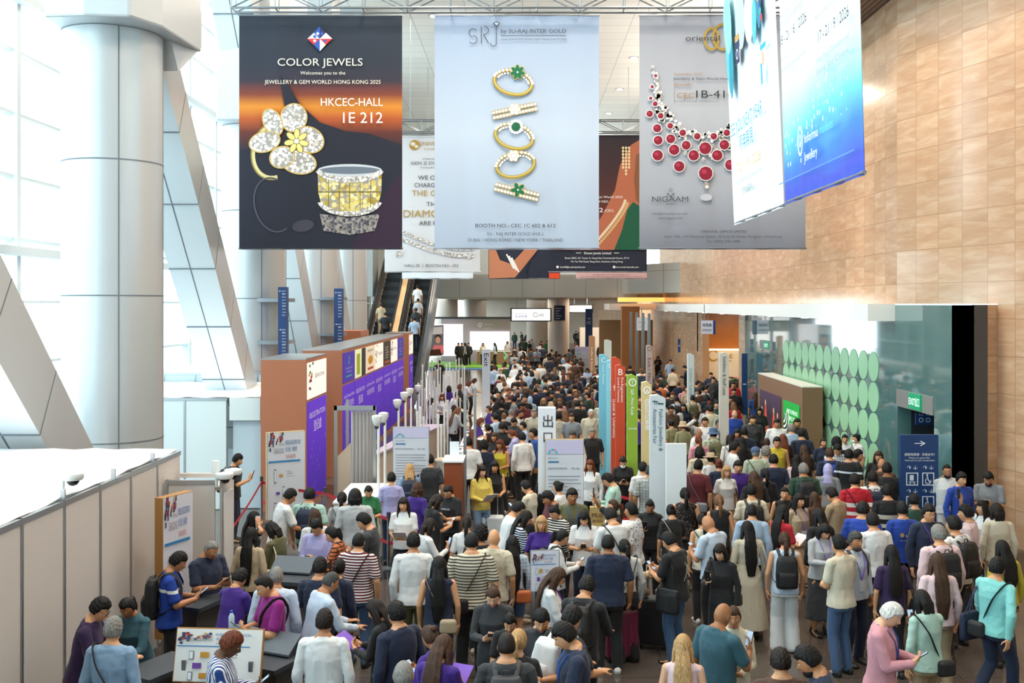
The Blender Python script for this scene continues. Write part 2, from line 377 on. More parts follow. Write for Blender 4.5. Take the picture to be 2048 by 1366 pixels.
# round clad columns with their node boxes and the raking struts
clad = panelled('column_cladding', '#bfc3c5', '#707880', 2.75, 2.72, 'x', 'z', rough=.32, metal=.25)
def column(Y, X=-7.5, r=.876, node=True):
    m = MB(); n = 64
    m.lathe([(r, 0), (r, 9.55)], n, (X, Y, 0)); o = m.obj('column_round', M['clad'], smooth=True, kind=ST)
    j = MB()
    for z in (2.15, 4.75, 7.15, 9.5):
        j.lathe([(r+.002, z-.012), (r+.004, z-.012), (r+.004, z+.012), (r+.002, z+.012)], n, (X, Y, 0))
    for a in (-62, 100, 190, 10):
        ca, sa = math.cos(R(a)), math.sin(R(a)); j.box(r-.01, r+.005, -.012, .012, 0, 9.55, T=Matrix.Translation((X, Y, 0)) @ Matrix.Rotation(R(a), 4, 'Z'))
    j.obj('column_joint', mat('joint_line', '#6d757c', .6), kind=ST)
    if node:
        b = MB()
        pts = [(X-.68, Y-1.28), (X+.05, Y-1.36), (X+.80, Y-1.28), (X+1.12, Y-.6), (X+1.25, Y+1.2), (X-.95, Y+1.2)]
        b.prism([(x, y, 9.5) for x, y in pts], (0, 0, 4.0)); b.obj('column_node', M['clad'], kind=ST, bevel=.04)
        c = MB(); c.prism([(X+.87, Y-.1, 10.3), (X+1.0, Y+.6, 9.0), (X+1.25, Y+1.2, 9.6), (X+1.25, Y+1.2, 10.3)], (-.75, 0, 0)); c.obj('column_bracket', M['clad'], kind=ST)
        box('column_upper', X-.8, X+.8, Y-.8, Y+.8, 13.5, 17, M['clad'], kind=ST)
for Y in (18.75, 28.6, 36.8, 43.6): column(Y)
under = mat('strut_underside_lit', '#e6eef2', .4, .0); side = mat('strut_side', '#a39c98', .3, .35)  # underside colour is paler and bluish, painting in the window light it catches
def strut(aH, bH, aL, bL, ztop, x0=-8.05, x1=-7.0):
    # upper edge z = aH - bH*Y, lower edge z = aL - bL*Y, from the floor to ztop
    y = lambda a, b, z: (a-z)/b
    P = [(y(aL, bL, 0), 0), (y(aH, bH, 0), 0), (y(aH, bH, ztop), ztop), (y(aL, bL, ztop), ztop)]
    m = MB(); v = [(x0, a, b) for a, b in P]+[(x1, a, b) for a, b in P]
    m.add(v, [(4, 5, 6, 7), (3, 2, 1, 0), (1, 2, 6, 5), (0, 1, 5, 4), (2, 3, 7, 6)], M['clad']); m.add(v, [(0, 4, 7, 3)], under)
    m.obj('column_strut', kind=ST)
    j = MB(); jl = mat('joint_line', '#6d757c', .6); nz = int(ztop/1.35)
    for k in range(1, nz+1):                        # cladding joints across both faces
        z = k*1.35; yl = y(aL, bL, z)
        j.box(x0, x1, yl-.022, yl-.002, z-.014, z+.014)
        yh = y(aH, bH, z+.9)
        if z+.9 < ztop:
            d = Vector((0, yh-yl, .9)); n_ = Vector((0, -.9, yh-yl)).normalized()*.012
            a = Vector((x1+.003, yl, z)); j.add([a-n_, a+d-n_, a+d+n_, a+n_], [(0, 1, 2, 3)])
    m0 = (x0+x1)/2-.05; a = Vector((m0, y(aL, bL, 0)-.006, 0)); c = Vector((m0, y(aL, bL, ztop)-.006, ztop)); j.add([a, a+Vector((.024, 0, 0)), c+Vector((.024, 0, 0)), c], [(0, 1, 2, 3)])
    j.obj('column_strut_joint', jl, kind=ST)
strut(19.1, 1.008, 17.05, .966, 12.5)
strut(33.1, 1.132, 31.2, 1.106, 12.8)
strut(46.2, 1.2157, 44.4, 1.21, 12.8)
strut(54.5, 1.22, 52.9, 1.22, 12.8)

# floodlight fixture under the ceiling
t = thing('floodlight_cluster', 'grey floodlight panel with two rows of lamps below the ceiling', 'floodlight', (-9.6, 33.5, 14))
T = Matrix.Translation(atY(447, 32, 33.5)) @ Matrix.Rotation(R(-25), 4, 'Z') @ Matrix.Rotation(R(-50), 4, 'X')
MB().box(-.38, .38, -.62, .62, -.06, .1, T=T).obj('housing', M['white'], t)
for i in range(2):
    for j in range(4):
        p0 = T @ Vector((-.18+.36*i, -.45+.3*j, -.075)); p1 = T @ Vector((-.18+.36*i, -.45+.3*j, -.05))
        MB().cyl(p0, p1, .12, n=14).obj('lamp', M['steel'], t)

# ---------------------------------------------------------------- escalators
def escalator(xc, label, x2=1.2, Y0=46.0, zt=9.5):
    t = thing('escalator', label, 'escalator', (xc, Y0, 0)); sl_ = .577; Y1 = Y0+zt/sl_
    ru = MB(); rt = mat('escalator_step', '#24272a', .5); rm = mat('escalator_riser', '#3c4144', .45)
    n = int((Y1-Y0)/.4)
    for k in range(n):
        y = Y0+k*.4; z = y*sl_-Y0*sl_
        ru.box(xc-.5, xc+.5, y, y+.4, z, z+.231, rt if k % 2 else rm)
    ru.obj('steps', parent=t)
    for s in (-1, 1):
        x = xc+s*.58
        m = MB(); m.prism([(x-.03, Y0-1, .1), (x-.03, Y0, .1), (x-.03, Y1, zt+.1), (x-.03, Y1, zt+.95), (x-.03, Y0, .95), (x-.03, Y0-1, .95)], (.06, 0, 0)); m.obj('balustrade', mat('bronze_balustrade', '#8d7a66', .3, .5), t)
        m = MB(); m.prism([(x-.06, Y0-1, .95), (x-.06, Y0, .95), (x-.06, Y1, zt+.95), (x-.06, Y1, zt+1.05), (x-.06, Y0, 1.05), (x-.06, Y0-1, 1.05)], (.12, 0, 0)); m.obj('handrail', M['rubber'], t)
        m = MB(); xx = x+s*.06; m.prism([(xx, Y0, 0), (xx, Y0+1.4, 0), (xx, Y1, zt-.9), (xx, Y1, zt+.35), (xx, Y0, .35)], (s*.14, 0, 0)); m.obj('side_cladding', M['steel'], t)
    return t
escalator(-7.0, 'left escalator with black steps and bronze sides rising behind the booths')
escalator(-5.4, 'right escalator with black steps rising beside the bulkhead carrying riders')
m = MB(); m.prism([(-6.38, 46, .95), (-6.38, 60, 9.03), (-6.38, 60, 9.1), (-6.38, 46, 1.02)], (.3, 0, 0)); tag(m.obj('deck_panel', mat('deck_poster', '#e5ab76', .5, vary=.4, vscale=1.2)), 'orange and white poster strip on the deck between the escalators', 'poster')

# ---------------------------------------------------------------- trusses
def truss(name, p0, p1, label, h=.5, d=.4):
    p0 = Vector(p0); p1 = Vector(p1); L_ = (p1-p0).length; u = (p1-p0)/L_; s = u.cross(Vector((0, 0, 1)))
    t = thing(name, label, 'truss', tuple(p0)); m = MB()
    cs = [Vector((0, 0, 0)), s*d, Vector((0, 0, h)), s*d+Vector((0, 0, h))]
    for c in cs: m.cyl(p0+c, p1+c, .03, n=8)
    m.obj('chord', M['steel'], t); m = MB()
    k = 0; st = 1.05
    while k*st < L_-st*.5:
        a = p0+u*(k*st); b = p0+u*min(L_, (k+1)*st)
        for off in (Vector(), s*d):
            m.cyl(a+off+Vector((0, 0, h if k % 2 else 0)), b+off+Vector((0, 0, 0 if k % 2 else h)), .017, n=6)
            m.cyl(a+off, a+off+Vector((0, 0, h)), .02, n=6)
        m.cyl(a, a+s*d, .015, n=6); k += 1
    m.obj('brace', M['steel'], t)
    m = MB()
    for k in (.12, .5, .88): q = p0+u*(L_*k)+Vector((0, 0, h)); m.cyl(q, (q.x, q.y, 17), .012, n=6)
    m.obj('hanging_cable', M['steel'], t)
    return t
ZT = 11.72
truss('lighting_truss', (-7.0, 25.0, ZT), (7.3, 25.0, ZT), 'nearest silver truss carrying the three large front banners')
truss('lighting_truss', (-6.3, 43, ZT+.05), (6.9, 43, ZT+.05), 'second silver truss behind the front banners with three more')
truss('lighting_truss', (-6.6, 53.6, ZT), (7.2, 53.6, ZT), 'farthest silver truss hidden behind two rows of banners')
truss('lighting_truss', (3.4, 18, 12.2), (3.4, 9, 12.2), 'silver truss running along the hall above the two angled banners')
# ---------------------------------------------------------------- banners
class Face(Print):
    """printing on a plane facing the hall entrance; u, v are counted in sixteenth-degree steps right and DOWN from the eye line"""
    def __init__(s, Y):
        k = Y/F; super().__init__((-CX*k, Y, H+HY*k), (1, 0, 0), (0, 0, 1), k)
    def poly(s, pts, c, l=1, emit=0): super().poly([(a, -b) for a, b in pts], c, l, emit)
    def disc(s, u, v, ru, rv=None, c='#ffffff', rot=0, l=1, n=18, emit=0):
        rv = ru if rv is None else rv; cr, sr = math.cos(R(rot)), math.sin(R(rot)); pts = []
        for i in range(n):
            t = 2*math.pi*i/n; x = ru*math.cos(t); y = rv*math.sin(t); pts.append((u+x*cr-y*sr, v-x*sr-y*cr))
        s.poly(pts, c, l, emit)
    def arc(s, u, v, *a, **k): super().arc(u, -v, *a, **k)
    def text(s, t, u, v, h, w=None, c='#ffffff', **k): super().text(t, u, -v, h, w, c, **k)

def cloth_banner(name, label, org, right, wd, ht, m, tilt=(0, 0, 0), wave=.02, rods=True):
    """hanging cloth: org = lower left corner, right = unit vector, real thickness and soft folds"""
    t = thing(name, label, 'banner', org); r = Vector(right); nrm = r.cross(Vector((0, 0, 1))); nu, nv = 40, 24
    v = []; f = []
    for side_ in (0, 1):
        for j in range(nv+1):
            for i in range(nu+1):
                a = i/nu; b = j/nv
                w = wave*(math.sin(a*23+b*2.1)*.5+math.sin(a*47+1+b*3)*.25)*(1-.55*b)-wave
                v.append(Vector(org)+r*(a*wd)+Vector((0, 0, b*ht))+Vector(tilt)*b+nrm*(w-side_*.006))
    k = (nu+1)*(nv+1)
    for j in range(nv):
        for i in range(nu):
            q = j*(nu+1)+i; f.append((q, q+1, q+nu+2, q+nu+1)); f.append((k+q, k+q+nu+1, k+q+nu+2, k+q+1))
    for i in range(nu): f.append((i, k+i, k+i+1, i+1)); q = nv*(nu+1)+i; f.append((q, q+1, k+q+1, k+q))
    for j in range(nv):
        q = j*(nu+1); f.append((q, q+nu+1, k+q+nu+1, k+q)); q += nu; f.append((q, k+q, k+q+nu+1, q+nu+1))
    mb = MB(); mb.add(v, f); o = mb.obj('fabric', m, t, smooth=True)
    if rods:
        for zz, off in ((0.03, Vector()), (ht, Vector(tilt))):
            a = Vector(org)+off+Vector((0, 0, zz))-nrm*.03; MB().cyl(a-r*.02, a+r*(wd+.02), .022, n=10).obj('rod', M['steel'], t)
    return t
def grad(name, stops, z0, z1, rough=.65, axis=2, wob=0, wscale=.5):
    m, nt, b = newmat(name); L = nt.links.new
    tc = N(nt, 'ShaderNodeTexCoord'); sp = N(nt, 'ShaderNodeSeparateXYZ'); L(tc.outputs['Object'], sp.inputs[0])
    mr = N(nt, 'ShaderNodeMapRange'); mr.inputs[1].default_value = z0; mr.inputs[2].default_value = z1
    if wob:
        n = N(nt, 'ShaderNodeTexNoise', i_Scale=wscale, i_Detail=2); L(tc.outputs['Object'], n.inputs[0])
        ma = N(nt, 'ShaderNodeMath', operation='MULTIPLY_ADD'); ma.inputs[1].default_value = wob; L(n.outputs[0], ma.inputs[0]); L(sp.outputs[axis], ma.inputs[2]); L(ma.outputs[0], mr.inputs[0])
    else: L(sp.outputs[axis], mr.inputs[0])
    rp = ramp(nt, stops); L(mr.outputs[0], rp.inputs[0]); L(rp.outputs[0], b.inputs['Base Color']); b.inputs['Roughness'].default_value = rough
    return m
def vor(name, cols, scale, rough=.5):
    m, nt, b = newmat(name); L = nt.links.new
    tc = N(nt, 'ShaderNodeTexCoord'); n = N(nt, 'ShaderNodeTexVoronoi', i_Scale=scale); L(tc.outputs['Object'], n.inputs[0])
    sp = N(nt, 'ShaderNodeSeparateColor'); L(n.outputs['Color'], sp.inputs[0]); rp = ramp(nt, cols); L(sp.outputs[0], rp.inputs[0])
    mx = N(nt, 'ShaderNodeMix', data_type='RGBA'); d = N(nt, 'ShaderNodeMath', operation='GREATER_THAN'); d.inputs[1].default_value = .58
    L(n.outputs['Distance'], d.inputs[0]); L(d.outputs[0], mx.inputs[0]); L(rp.outputs[0], mx.inputs[6]); mx.inputs[7].default_value = (*srgb('#a19a93'), 1)
    L(mx.outputs[2], b.inputs['Base Color']); b.inputs['Roughness'].default_value = rough
    return m
pave = vor('pave_white', [(0, '#a8a4a0'), (.3, '#dedcda'), (.7, '#ffffff'), (1, '#cfc3b6')], 14)
pavey = vor('pave_yellow', [(0, '#a08324'), (.3, '#dcc765'), (.6, '#f4ecb2'), (1, '#c3a93c')], 9)
def facing(name, label, x0, y0, x1, y1, Y, m, **k):
    a = atY(x0, y1, Y); b = atY(x1, y0, Y)
    return cloth_banner(name, label, a, (1, 0, 0), b[0]-a[0], b[2]-a[2], m, **k)
YB = 25.0; zt_ = atY(0, 30, YB)[2]; zb_ = atY(0, 499, YB)[2]
LY = 6                                                   # printing sits this many 3 mm steps before the cloth
# 1: dark banner with the flower ring
nb = grad('night_print', [(0, '#12101f'), (.18, '#171a2e'), (.42, '#1a1b2c'), (.50, '#5b2218'), (.56, '#b2511a'), (.61, '#d58520'), (.66, '#7c3420'), (.72, '#2a2434'), (.8, '#1c2434'), (1, '#1d2838')], zb_-atY(0, 499, YB)[2]*0, zt_, wob=0)
for n in nb.node_tree.nodes:
    if n.type == 'MAP_RANGE': n.inputs[1].default_value = zb_; n.inputs[2].default_value = zt_
t = facing('hanging_banner', 'dark hanging banner with diamond flower ring and orange glow, leftmost of front row', 478, 30, 804, 499, YB, nb)
p = Face(YB-.02)
p.poly([(560, 150), (577, 172), (600, 208), (640, 245), (690, 262), (740, 268), (803, 290), (803, 497), (479, 497), (479, 300), (520, 292), (560, 285), (575, 250), (566, 190)], '#171a2b', LY)
p.poly([(803, 340), (803, 497), (700, 497)], '#2c1430', LY+1)
for a, c in ((0, '#d8343a'), (90, '#2f59b4'), (180, '#c9ccd2'), (270, '#23305e')):
    for q, c2 in ((0, c), (45, ['#e9e9ee', '#d8343a', '#2f59b4', '#f2f2f4'][a//90])):
        a0, a1 = R(a+q), R(a+q+45); r0 = 25 if q == 0 else 17; r1 = 17 if q == 0 else 25
        p.poly([(640, 78), (640+r0*math.cos(a0), 78+r0*math.sin(a0)), (640+r1*math.cos(a1), 78+r1*math.sin(a1))], c2, LY+2)
        p.disc(640+11*math.cos(a0+.4), 78+11*math.sin(a0+.4), 3.5, 3.5, '#e8e8ec' if q else '#2f59b4', l=LY+3, n=4)
p.text('COLOR JEWELS', 640.5, 124, 15.5, 170, '#e9e2d2', l=LY+2)
p.text('Welcomes you to the', 646, 146, 7, 90, '#e4ddd0', l=LY+2)
p.text('JEWELLERY & GEM WORLD HONG KONG 2025', 645.5, 164, 8, 232, '#e9e2d2', l=LY+2)
p.text('HKCEC-HALL', 704, 204, 16.5, 124, '#ffffff', l=LY+2)
p.text('1E 212', 726, 235, 22.5, 79, '#ffffff', l=LY+2)
# the flower ring: band, petals with gold rims, yellow centre
p.arc(552, 300, 44, 58, 9, '#d9cb94', 60, 300, rot=-20, l=LY+2); p.arc(552, 300, 47, 61, 2.5, '#8e7a3c', 60, 300, rot=-20, l=LY+3)
for pk, (u, v, a, b_, r_) in enumerate(((588, 236, 27, 25, 80), (546, 245, 17, 27, 25), (530, 284, 30, 19, 15), (618, 280, 30, 24, -25), (598, 325, 34, 22, -10), (565, 315, 24, 20, 20))):
    p.disc(u, v, a+2.5, b_+2.5, '#c9a85c', r_, LY+4+pk*.5, 26); p.disc(u, v, a, b_, pave, r_, LY+4.25+pk*.5, 26)
for k in range(7):
    a = R(k*51.4+15); p.disc(594+15*math.cos(a), 283+15*math.sin(a), 11, 6.5, '#8d7434', -math.degrees(a), LY+8+k*.1, 12); p.disc(594+15*math.cos(a), 283+15*math.sin(a), 9.5, 5, '#eadf86', -math.degrees(a), LY+9+k*.1, 12)
p.disc(594, 283, 5, 5, '#f7f4e8', l=LY+10, n=10)
# the broad band ring and its mirror image
p.poly([(636, 350), (764, 350), (763, 385), (757, 408), (735, 423), (700, 429), (665, 423), (643, 408), (637, 385)], pavey, LY+3)
p.arc(700, 341, 62, 10, 5, '#c7ccd4', l=LY+5); p.disc(700, 341, 58, 8, '#6b7686', l=LY+4)
p.arc(700, 338, 63, 22, 12, pave, 190, 350, l=LY+6); p.arc(700, 400, 60, 28, 10, pave, 190, 350, l=LY+6)
for k in range(1, 6): p.poly([(636+k*21, 357), (637.4+k*21, 357), (637.4+k*21, 417), (636+k*21, 417)], '#7a6a2c', LY+5)
p.poly([(637, 383), (763, 383), (763, 385), (637, 385)], '#7a6a2c', LY+5)
p.poly([(640, 428), (700, 436), (760, 428), (750, 462), (700, 470), (648, 462)], vor('pave_dark', [(0, '#2b2a35'), (.5, '#5a5763'), (1, '#8a8276')], 14), LY+3)
p.arc(548, 410, 38, 55, 3, '#4a4a58', 60, 290, rot=15, l=LY+3); p.disc(607, 452, 22, 12, '#3b3946', 10, LY+3)
p.done(t)
# 2: pale banner with five rings
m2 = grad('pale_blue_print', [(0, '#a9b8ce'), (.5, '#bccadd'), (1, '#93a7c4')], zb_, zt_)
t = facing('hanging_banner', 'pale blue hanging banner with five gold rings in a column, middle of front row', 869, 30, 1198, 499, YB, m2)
p = Face(YB-.02); g = '#3e444e'
p.arc(946, 66, 8, 8, 1.3, g, 30, 270, l=LY); p.arc(946, 79.5, 8, 8, 1.3, g, -150, 90, l=LY)
p.poly([(962, 53), (963.3, 53), (963.3, 87), (962, 87)], g, LY); p.arc(968, 61, 9, 8, 1.3, g, -90, 90, l=LY); p.poly([(968, 69), (978, 87), (976.6, 87), (966, 69)], g, LY)
p.poly([(992, 55), (993.3, 55), (993.3, 86), (992, 86)], g, LY); p.arc(987, 86, 6, 7, 1.3, g, 180, 360, l=LY); p.poly([(986, 47), (990, 44), (997, 44), (1000, 47), (993, 54)], g, LY); p.poly([(988.5, 47), (991, 45.3), (996, 45.3), (998, 47), (993, 52)], '#c3cdda', LY+1)
p.text('by SU-RAJ INTER GOLD', 1067, 62, 8, 130, g, l=LY); p.poly([(1002, 71.5), (1132, 71.5), (1132, 72.6), (1002, 72.6)], g, LY)
p.text('FINE DIAMOND JEWELLERY MANUFACTURER', 1068, 79.5, 3.8, 132, '#6c737e', l=LY)
def ringart(cx, cy, tilt, stone, flat=False):
    gd, gl = '#a08732', '#cdb863'
    if flat:
        cr, sr = math.cos(R(tilt)), math.sin(R(tilt))
        for o_, wd in ((-5, 9), (5, 9)):
            pts = [(cx+a*cr+b*sr, cy-a*sr+b*cr) for a, b in ((-45, o_-4), (45, o_-4), (45, o_+4), (-45, o_+4))]; p.poly(pts, '#b6a068', LY)
            for k in range(14): p.disc(cx+(-42+6.5*k)*cr+o_*sr, cy-(-42+6.5*k)*sr+o_*cr, 2.9, 2.9, '#f6f5f2', l=LY+1, n=8)
    else:
        p.arc(cx, cy, 38, 24, 7, gd, 0, 360, rot=tilt, l=LY); p.arc(cx, cy-1, 38, 24, 3, gl, 0, 360, rot=tilt, l=LY+1)
        for k in range(13):
            a = R(15+k*12.5); x, y = 40*math.cos(a), 24*math.sin(a); cr, sr = math.cos(R(tilt)), math.sin(R(tilt))
            p.disc(cx+x*cr-y*sr, cy-(x*sr+y*cr), 3, 3, '#f6f5f2', l=LY+2, n=8); x *= .8; y *= .72; p.disc(cx+x*cr-y*sr, cy-(x*sr+y*cr), 2.2, 2.2, '#efeeea', l=LY+2, n=8)
    sx, sy = stone[0], stone[1]
    if stone[2] == 'flower':
        for k in range(stone[3]):
            a = R(k*360/stone[3]+40); p.disc(sx+8*math.cos(a), sy-8*math.sin(a), 8, 5, '#ccb66a', math.degrees(a), LY+3, 12); p.disc(sx+8*math.cos(a), sy-8*math.sin(a), 7, 3.8, '#0d6a45', math.degrees(a), LY+4, 12)
        p.disc(sx, sy, 2, 2, '#f0efe9', l=LY+5, n=8)
    elif stone[2] == 'sq':
        for k in range(14): a = R(k*25.7); p.disc(sx+12*math.cos(a), sy+12*math.sin(a), 3, 3, '#f4f3ef', l=LY+3, n=8)
        p.disc(sx, sy, 9, 9, '#0b6140', 0, LY+4, 8)
    else:
        for k in range(7): a = R(k*60); q = 0 if k == 6 else 8; p.disc(sx+q*math.cos(a), sy+q*math.sin(a), 5, 5, '#c2ac64', l=LY+3, n=12); p.disc(sx+q*math.cos(a), sy+q*math.sin(a), 4, 4, '#f7f6f2', l=LY+4, n=10)
ringart(1026, 165, -12, (1035, 145, 'flower', 7)); ringart(1029, 222, 12, (1029, 219, 'cl'), True); ringart(1028, 273, -14, (1032, 254, 'sq'))
ringart(1031, 330, 12, (1027, 312, 'cl')); ringart(1033, 384, -14, (1036, 380, 'flower', 5), True)
p.text('BOOTH NO.- CEC 1C 602 & 612', 1031, 451, 7.5, 160, '#33363d', l=LY); p.text('SU - RAJ INTER GOLD (H.K.)', 1030, 467.5, 6.5, 112, '#4a4e57', l=LY)
p.text('DUBAI / HONG KONG / NEW YORK / THAILAND', 1031, 480, 6.5, 190, '#4a4e57', l=LY); p.done(t)
# 3: grey banner with the ruby necklace
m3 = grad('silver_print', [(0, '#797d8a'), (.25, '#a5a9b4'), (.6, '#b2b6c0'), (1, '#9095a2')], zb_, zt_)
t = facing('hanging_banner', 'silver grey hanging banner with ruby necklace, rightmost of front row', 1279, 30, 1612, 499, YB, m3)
p = Face(YB-.02)
p.text('oriental', 1405, 76, 11, 68, '#2f3238', l=LY+1); p.arc(1423, 78, 14, 21, 5, '#a78a3d', rot=0, l=LY); p.arc(1446, 74, 20, 25, 5, '#a78a3d', 50, 310, l=LY)
p.text('September 2025', 1376, 148, 4.5, 57, '#a1835d', l=LY); p.text('Jewellery & Gem World Hong Kong', 1414, 157.5, 5.5, 136, '#33363c', l=LY); p.text('Booth:', 1366, 169, 7, 36, '#a1835d', l=LY)
p.poly([(1348, 177), (1349, 177), (1349, 204), (1348, 204)], '#a1835d', LY); p.text('CEC', 1371, 191, 11, 34, '#a1835d', l=LY); p.text('1B-418', 1430, 188, 15.5, 76, '#2c2f36', l=LY); p.text('also visit us at all major international shows', 1392, 203, 2.6, 88, '#6d7077', l=LY)
rb = '#8a0c2a'; rnd = random.Random(4)
def neck(t_): a = R(205+t_*130); return 1414+104*math.cos(a)*(1+.06*abs(t_-.5)), 150-132*math.sin(a)-0
for i in range(74):                                  # strings of white stones
    q = i/73; a = math.pi*(1.04-1.08*(-q)) if False else math.pi+q*math.pi
    x = 1412+104*math.cos(a); y = 130-132*math.sin(a)*1.0+8
    for o_ in range(2): p.disc(x+rnd.uniform(-5, 5), y+rnd.uniform(-5, 6), 3.6, 2.8, pave if o_ else '#e9eaee', rnd.uniform(0, 90), LY+o_, 8)
for i in range(120):
    a = R(200+rnd.random()*140); k = rnd.uniform(0, 46); x = 1412+(104+k*.25)*math.cos(a); y = 138-(132+k*1.3)*math.sin(a)*.98-6
    if 1290 < x < 1560: p.disc(x, y, 4.2, 3.4, pave, rnd.uniform(0, 90), LY+1, 8)
for x, y, r_ in ((1311, 152, 4), (1304, 174, 4), (1301, 197, 4), (1310, 208, 6), (1299, 228, 8), (1321, 232, 7), (1314, 257, 10), (1340, 252, 7), (1316, 281, 11), (1341, 278, 11), (1365, 266, 8), (1394, 273, 8), (1427, 273, 8), (1453, 266, 8), (1348, 300, 13), (1372, 291, 11), (1387, 311, 13), (1410, 297, 15), (1434, 311, 13), (1448, 290, 12), (1315, 311, 13), (1358, 333, 13), (1460, 330, 13), (1411, 347, 17), (1547, 330, 6), (1547, 360, 10), (1553, 384, 6)):
    p.disc(x, y, r_*.82+2, r_*.82+2, '#d9dade', 20, LY+2, 10); p.disc(x, y, r_*.82, r_*.82, rb, 20, LY+3, 10); p.disc(x-r_*.2, y-r_*.2, r_*.35, r_*.3, '#b03050', 0, LY+4, 8)
p.disc(1412, 371, 6, 7, pave, 0, LY+3, 10); p.disc(1412, 395, 12, 7, '#bfc1ca', 0, LY, 14)
p.poly([(1334, 386), (1335, 386), (1341, 393), (1347, 386), (1348, 386), (1348, 398), (1347, 398), (1347, 388), (1341, 395), (1335, 388), (1335, 398), (1334, 398)], '#4c5058', LY)
p.disc(1341, 380, 4, 4, '#4c5058', 0, LY, 4); p.disc(1341, 380, 2.6, 2.6, '#b5b9c0', 0, LY+1, 4)
p.text('NIGAAM', 1340, 398, 11, 72, '#4c5058', l=LY); p.text('JEWELS', 1341, 408, 3, 18, '#4c5058', l=LY)
p.text('sales@orientalgemco.com', 1339, 427, 4.5, 71, '#53565e', l=LY); p.text('www.nigaam.com', 1340, 436, 4.5, 48, '#53565e', l=LY)
p.text('ORIENTAL GEMCO LIMITED', 1447, 463, 5, 91, '#2f3238', l=LY); p.text('Suite 1305, 13/F Peninsula Square, 18 Sung On Street, Hunghom, Hong Kong', 1446, 473, 4.8, 234, '#44474f', l=LY); p.text('Tel. +(852) 2766 2980', 1446, 482.5, 4.8, 67, '#44474f', l=LY); p.done(t)
# second row
Y2 = 43.0; wcl = mat('white_banner_print', '#dfe2e8', .7); nvy = mat('navy_banner_print', '#1b2136', .7)
t = facing('hanging_banner', 'white hanging banner with gold globe emblem and necklace, between the two front left banners', 769, 270, 960, 545, Y2, wcl)
p = Face(Y2-.02); gc = '#b58f3a'; k_ = '#45474e'
p.disc(829, 290, 10, 10, gc, l=LY); p.disc(826, 288, 5, 4, '#e6e0d0', l=LY+1); p.disc(833, 293, 4, 3, '#e6e0d0', l=LY+1)
p.text('UNIVERSAL', 868, 287, 8, 60, gc, l=LY); p.text('CHAINS', 868, 298, 4, 40, gc, l=LY); p.text('PRESENTS', 868, 318, 3, 44, k_, l=LY)
for s_, v_, h_, w_, c_ in (('GEN Z DIAMOND', 326, 6, 88, k_), ('COLLECTION', 335, 3, 50, k_), ('WE ONLY', 355, 9, 60, k_), ('CHARGE FOR', 370, 9, 74, k_), ('THE GOLD', 386, 12, 84, gc), ('THE', 408, 9, 26, k_), ('DIAMONDS', 427, 15, 118, gc), ('ARE FREE', 446, 9, 56, k_)):
    p.text(s_, 866, v_, h_, w_, c_, l=LY)
for k in range(26):
    q = k/25; x = 804+q*140; p.disc(x, 464+34*math.sin(q*math.pi*.55)*1.0, 4, 4, pave, l=LY); p.disc(x, 478+34*math.sin(q*math.pi*.55), 4, 4, pave, l=LY)
p.disc(938, 512, 6, 6, pave, l=LY); p.disc(797, 508, 6, 6, pave, l=LY); p.text('HALL-3E  |  BOOTH NO.- 202', 863, 531, 5.5, 108, k_, l=LY); p.done(t)
t = facing('hanging_banner', 'dark hanging banner of a woman with diamond necklace and green dress in second row', 1098, 270, 1294, 545, Y2, nvy)
p = Face(Y2-.02)
p.poly([(1100, 272), (1292, 272), (1292, 500), (1100, 500)], grad('dark_red_print', [(0, '#8a4030'), (.35, '#5a2018'), (.7, '#38181c'), (1, '#241620')], atY(0, 500, Y2)[2], atY(0, 272, Y2)[2]), LY)
p.poly([(1292, 272), (1262, 290), (1240, 330), (1230, 380), (1205, 430), (1160, 500), (1292, 500)], '#b96b4c', LY+1)
p.poly([(1292, 300), (1272, 310), (1268, 360), (1272, 400), (1292, 420)], '#8a5836', LY+2)
p.poly([(1254, 420), (1266, 404), (1292, 420), (1292, 500), (1228, 500), (1244, 460)], '#0f5a40', LY+3)
for x, n_ in ((1246, 7), (1252, 9), (1258, 7)):
    for k in range(n_): p.disc(x, 296+k*6.5, 2.4, 3, '#f0d9a8', l=LY+3, n=8)
for k in range(20):
    q = k/19; x = 1250-60*q**1.3; y = 402+84*q; p.disc(x, y, 3.2, 3.2, '#ecd9b8', l=LY+4, n=8); p.disc(x+5, y+5, 3.4, 2.8, '#d8b27a', l=LY+4, n=8)
p.text('Jewellery & Gem World 2025', 1198, 394, 4.6, 94, '#ffffff', l=LY+4); p.text('BOOTH NO:', 1195, 403, 4.6, 44, '#ffffff', l=LY+4); p.text('1D 602', 1181, 420, 9, 50, '#ffffff', l=LY+4); p.text('(CEC)', 1218, 421, 5, 18, '#ffffff', l=LY+4)
p.text('Shivam Jewels Limited', 1195, 506, 5, 54, '#ffffff', l=LY); p.poly([(1152, 505.5), (1162, 505.5), (1162, 506.5), (1152, 506.5)], '#ffffff', LY); p.poly([(1228, 505.5), (1238, 505.5), (1238, 506.5), (1228, 506.5)], '#ffffff', LY)
p.text('Room 505C, 5F, Tower A, Hung Hom Commercial Centre, 37-41', 1194, 516, 3.6, 128, '#ffffff', l=LY); p.text('Ma Tau Wai Road, Hung Hom, Kowloon, Hong Kong.', 1194, 523, 3.6, 104, '#ffffff', l=LY)
p.text('Sales88@modernjewels.com', 1145, 534, 3.6, 50, '#ffffff', l=LY); p.text('www.modernjewels.com', 1253, 534, 3.6, 48, '#ffffff', l=LY); p.disc(1115, 534, 2.6, 2.6, '#ffffff', l=LY, n=12); p.disc(1228, 534, 2.6, 2.6, '#ffffff', l=LY, n=12); p.done(t)
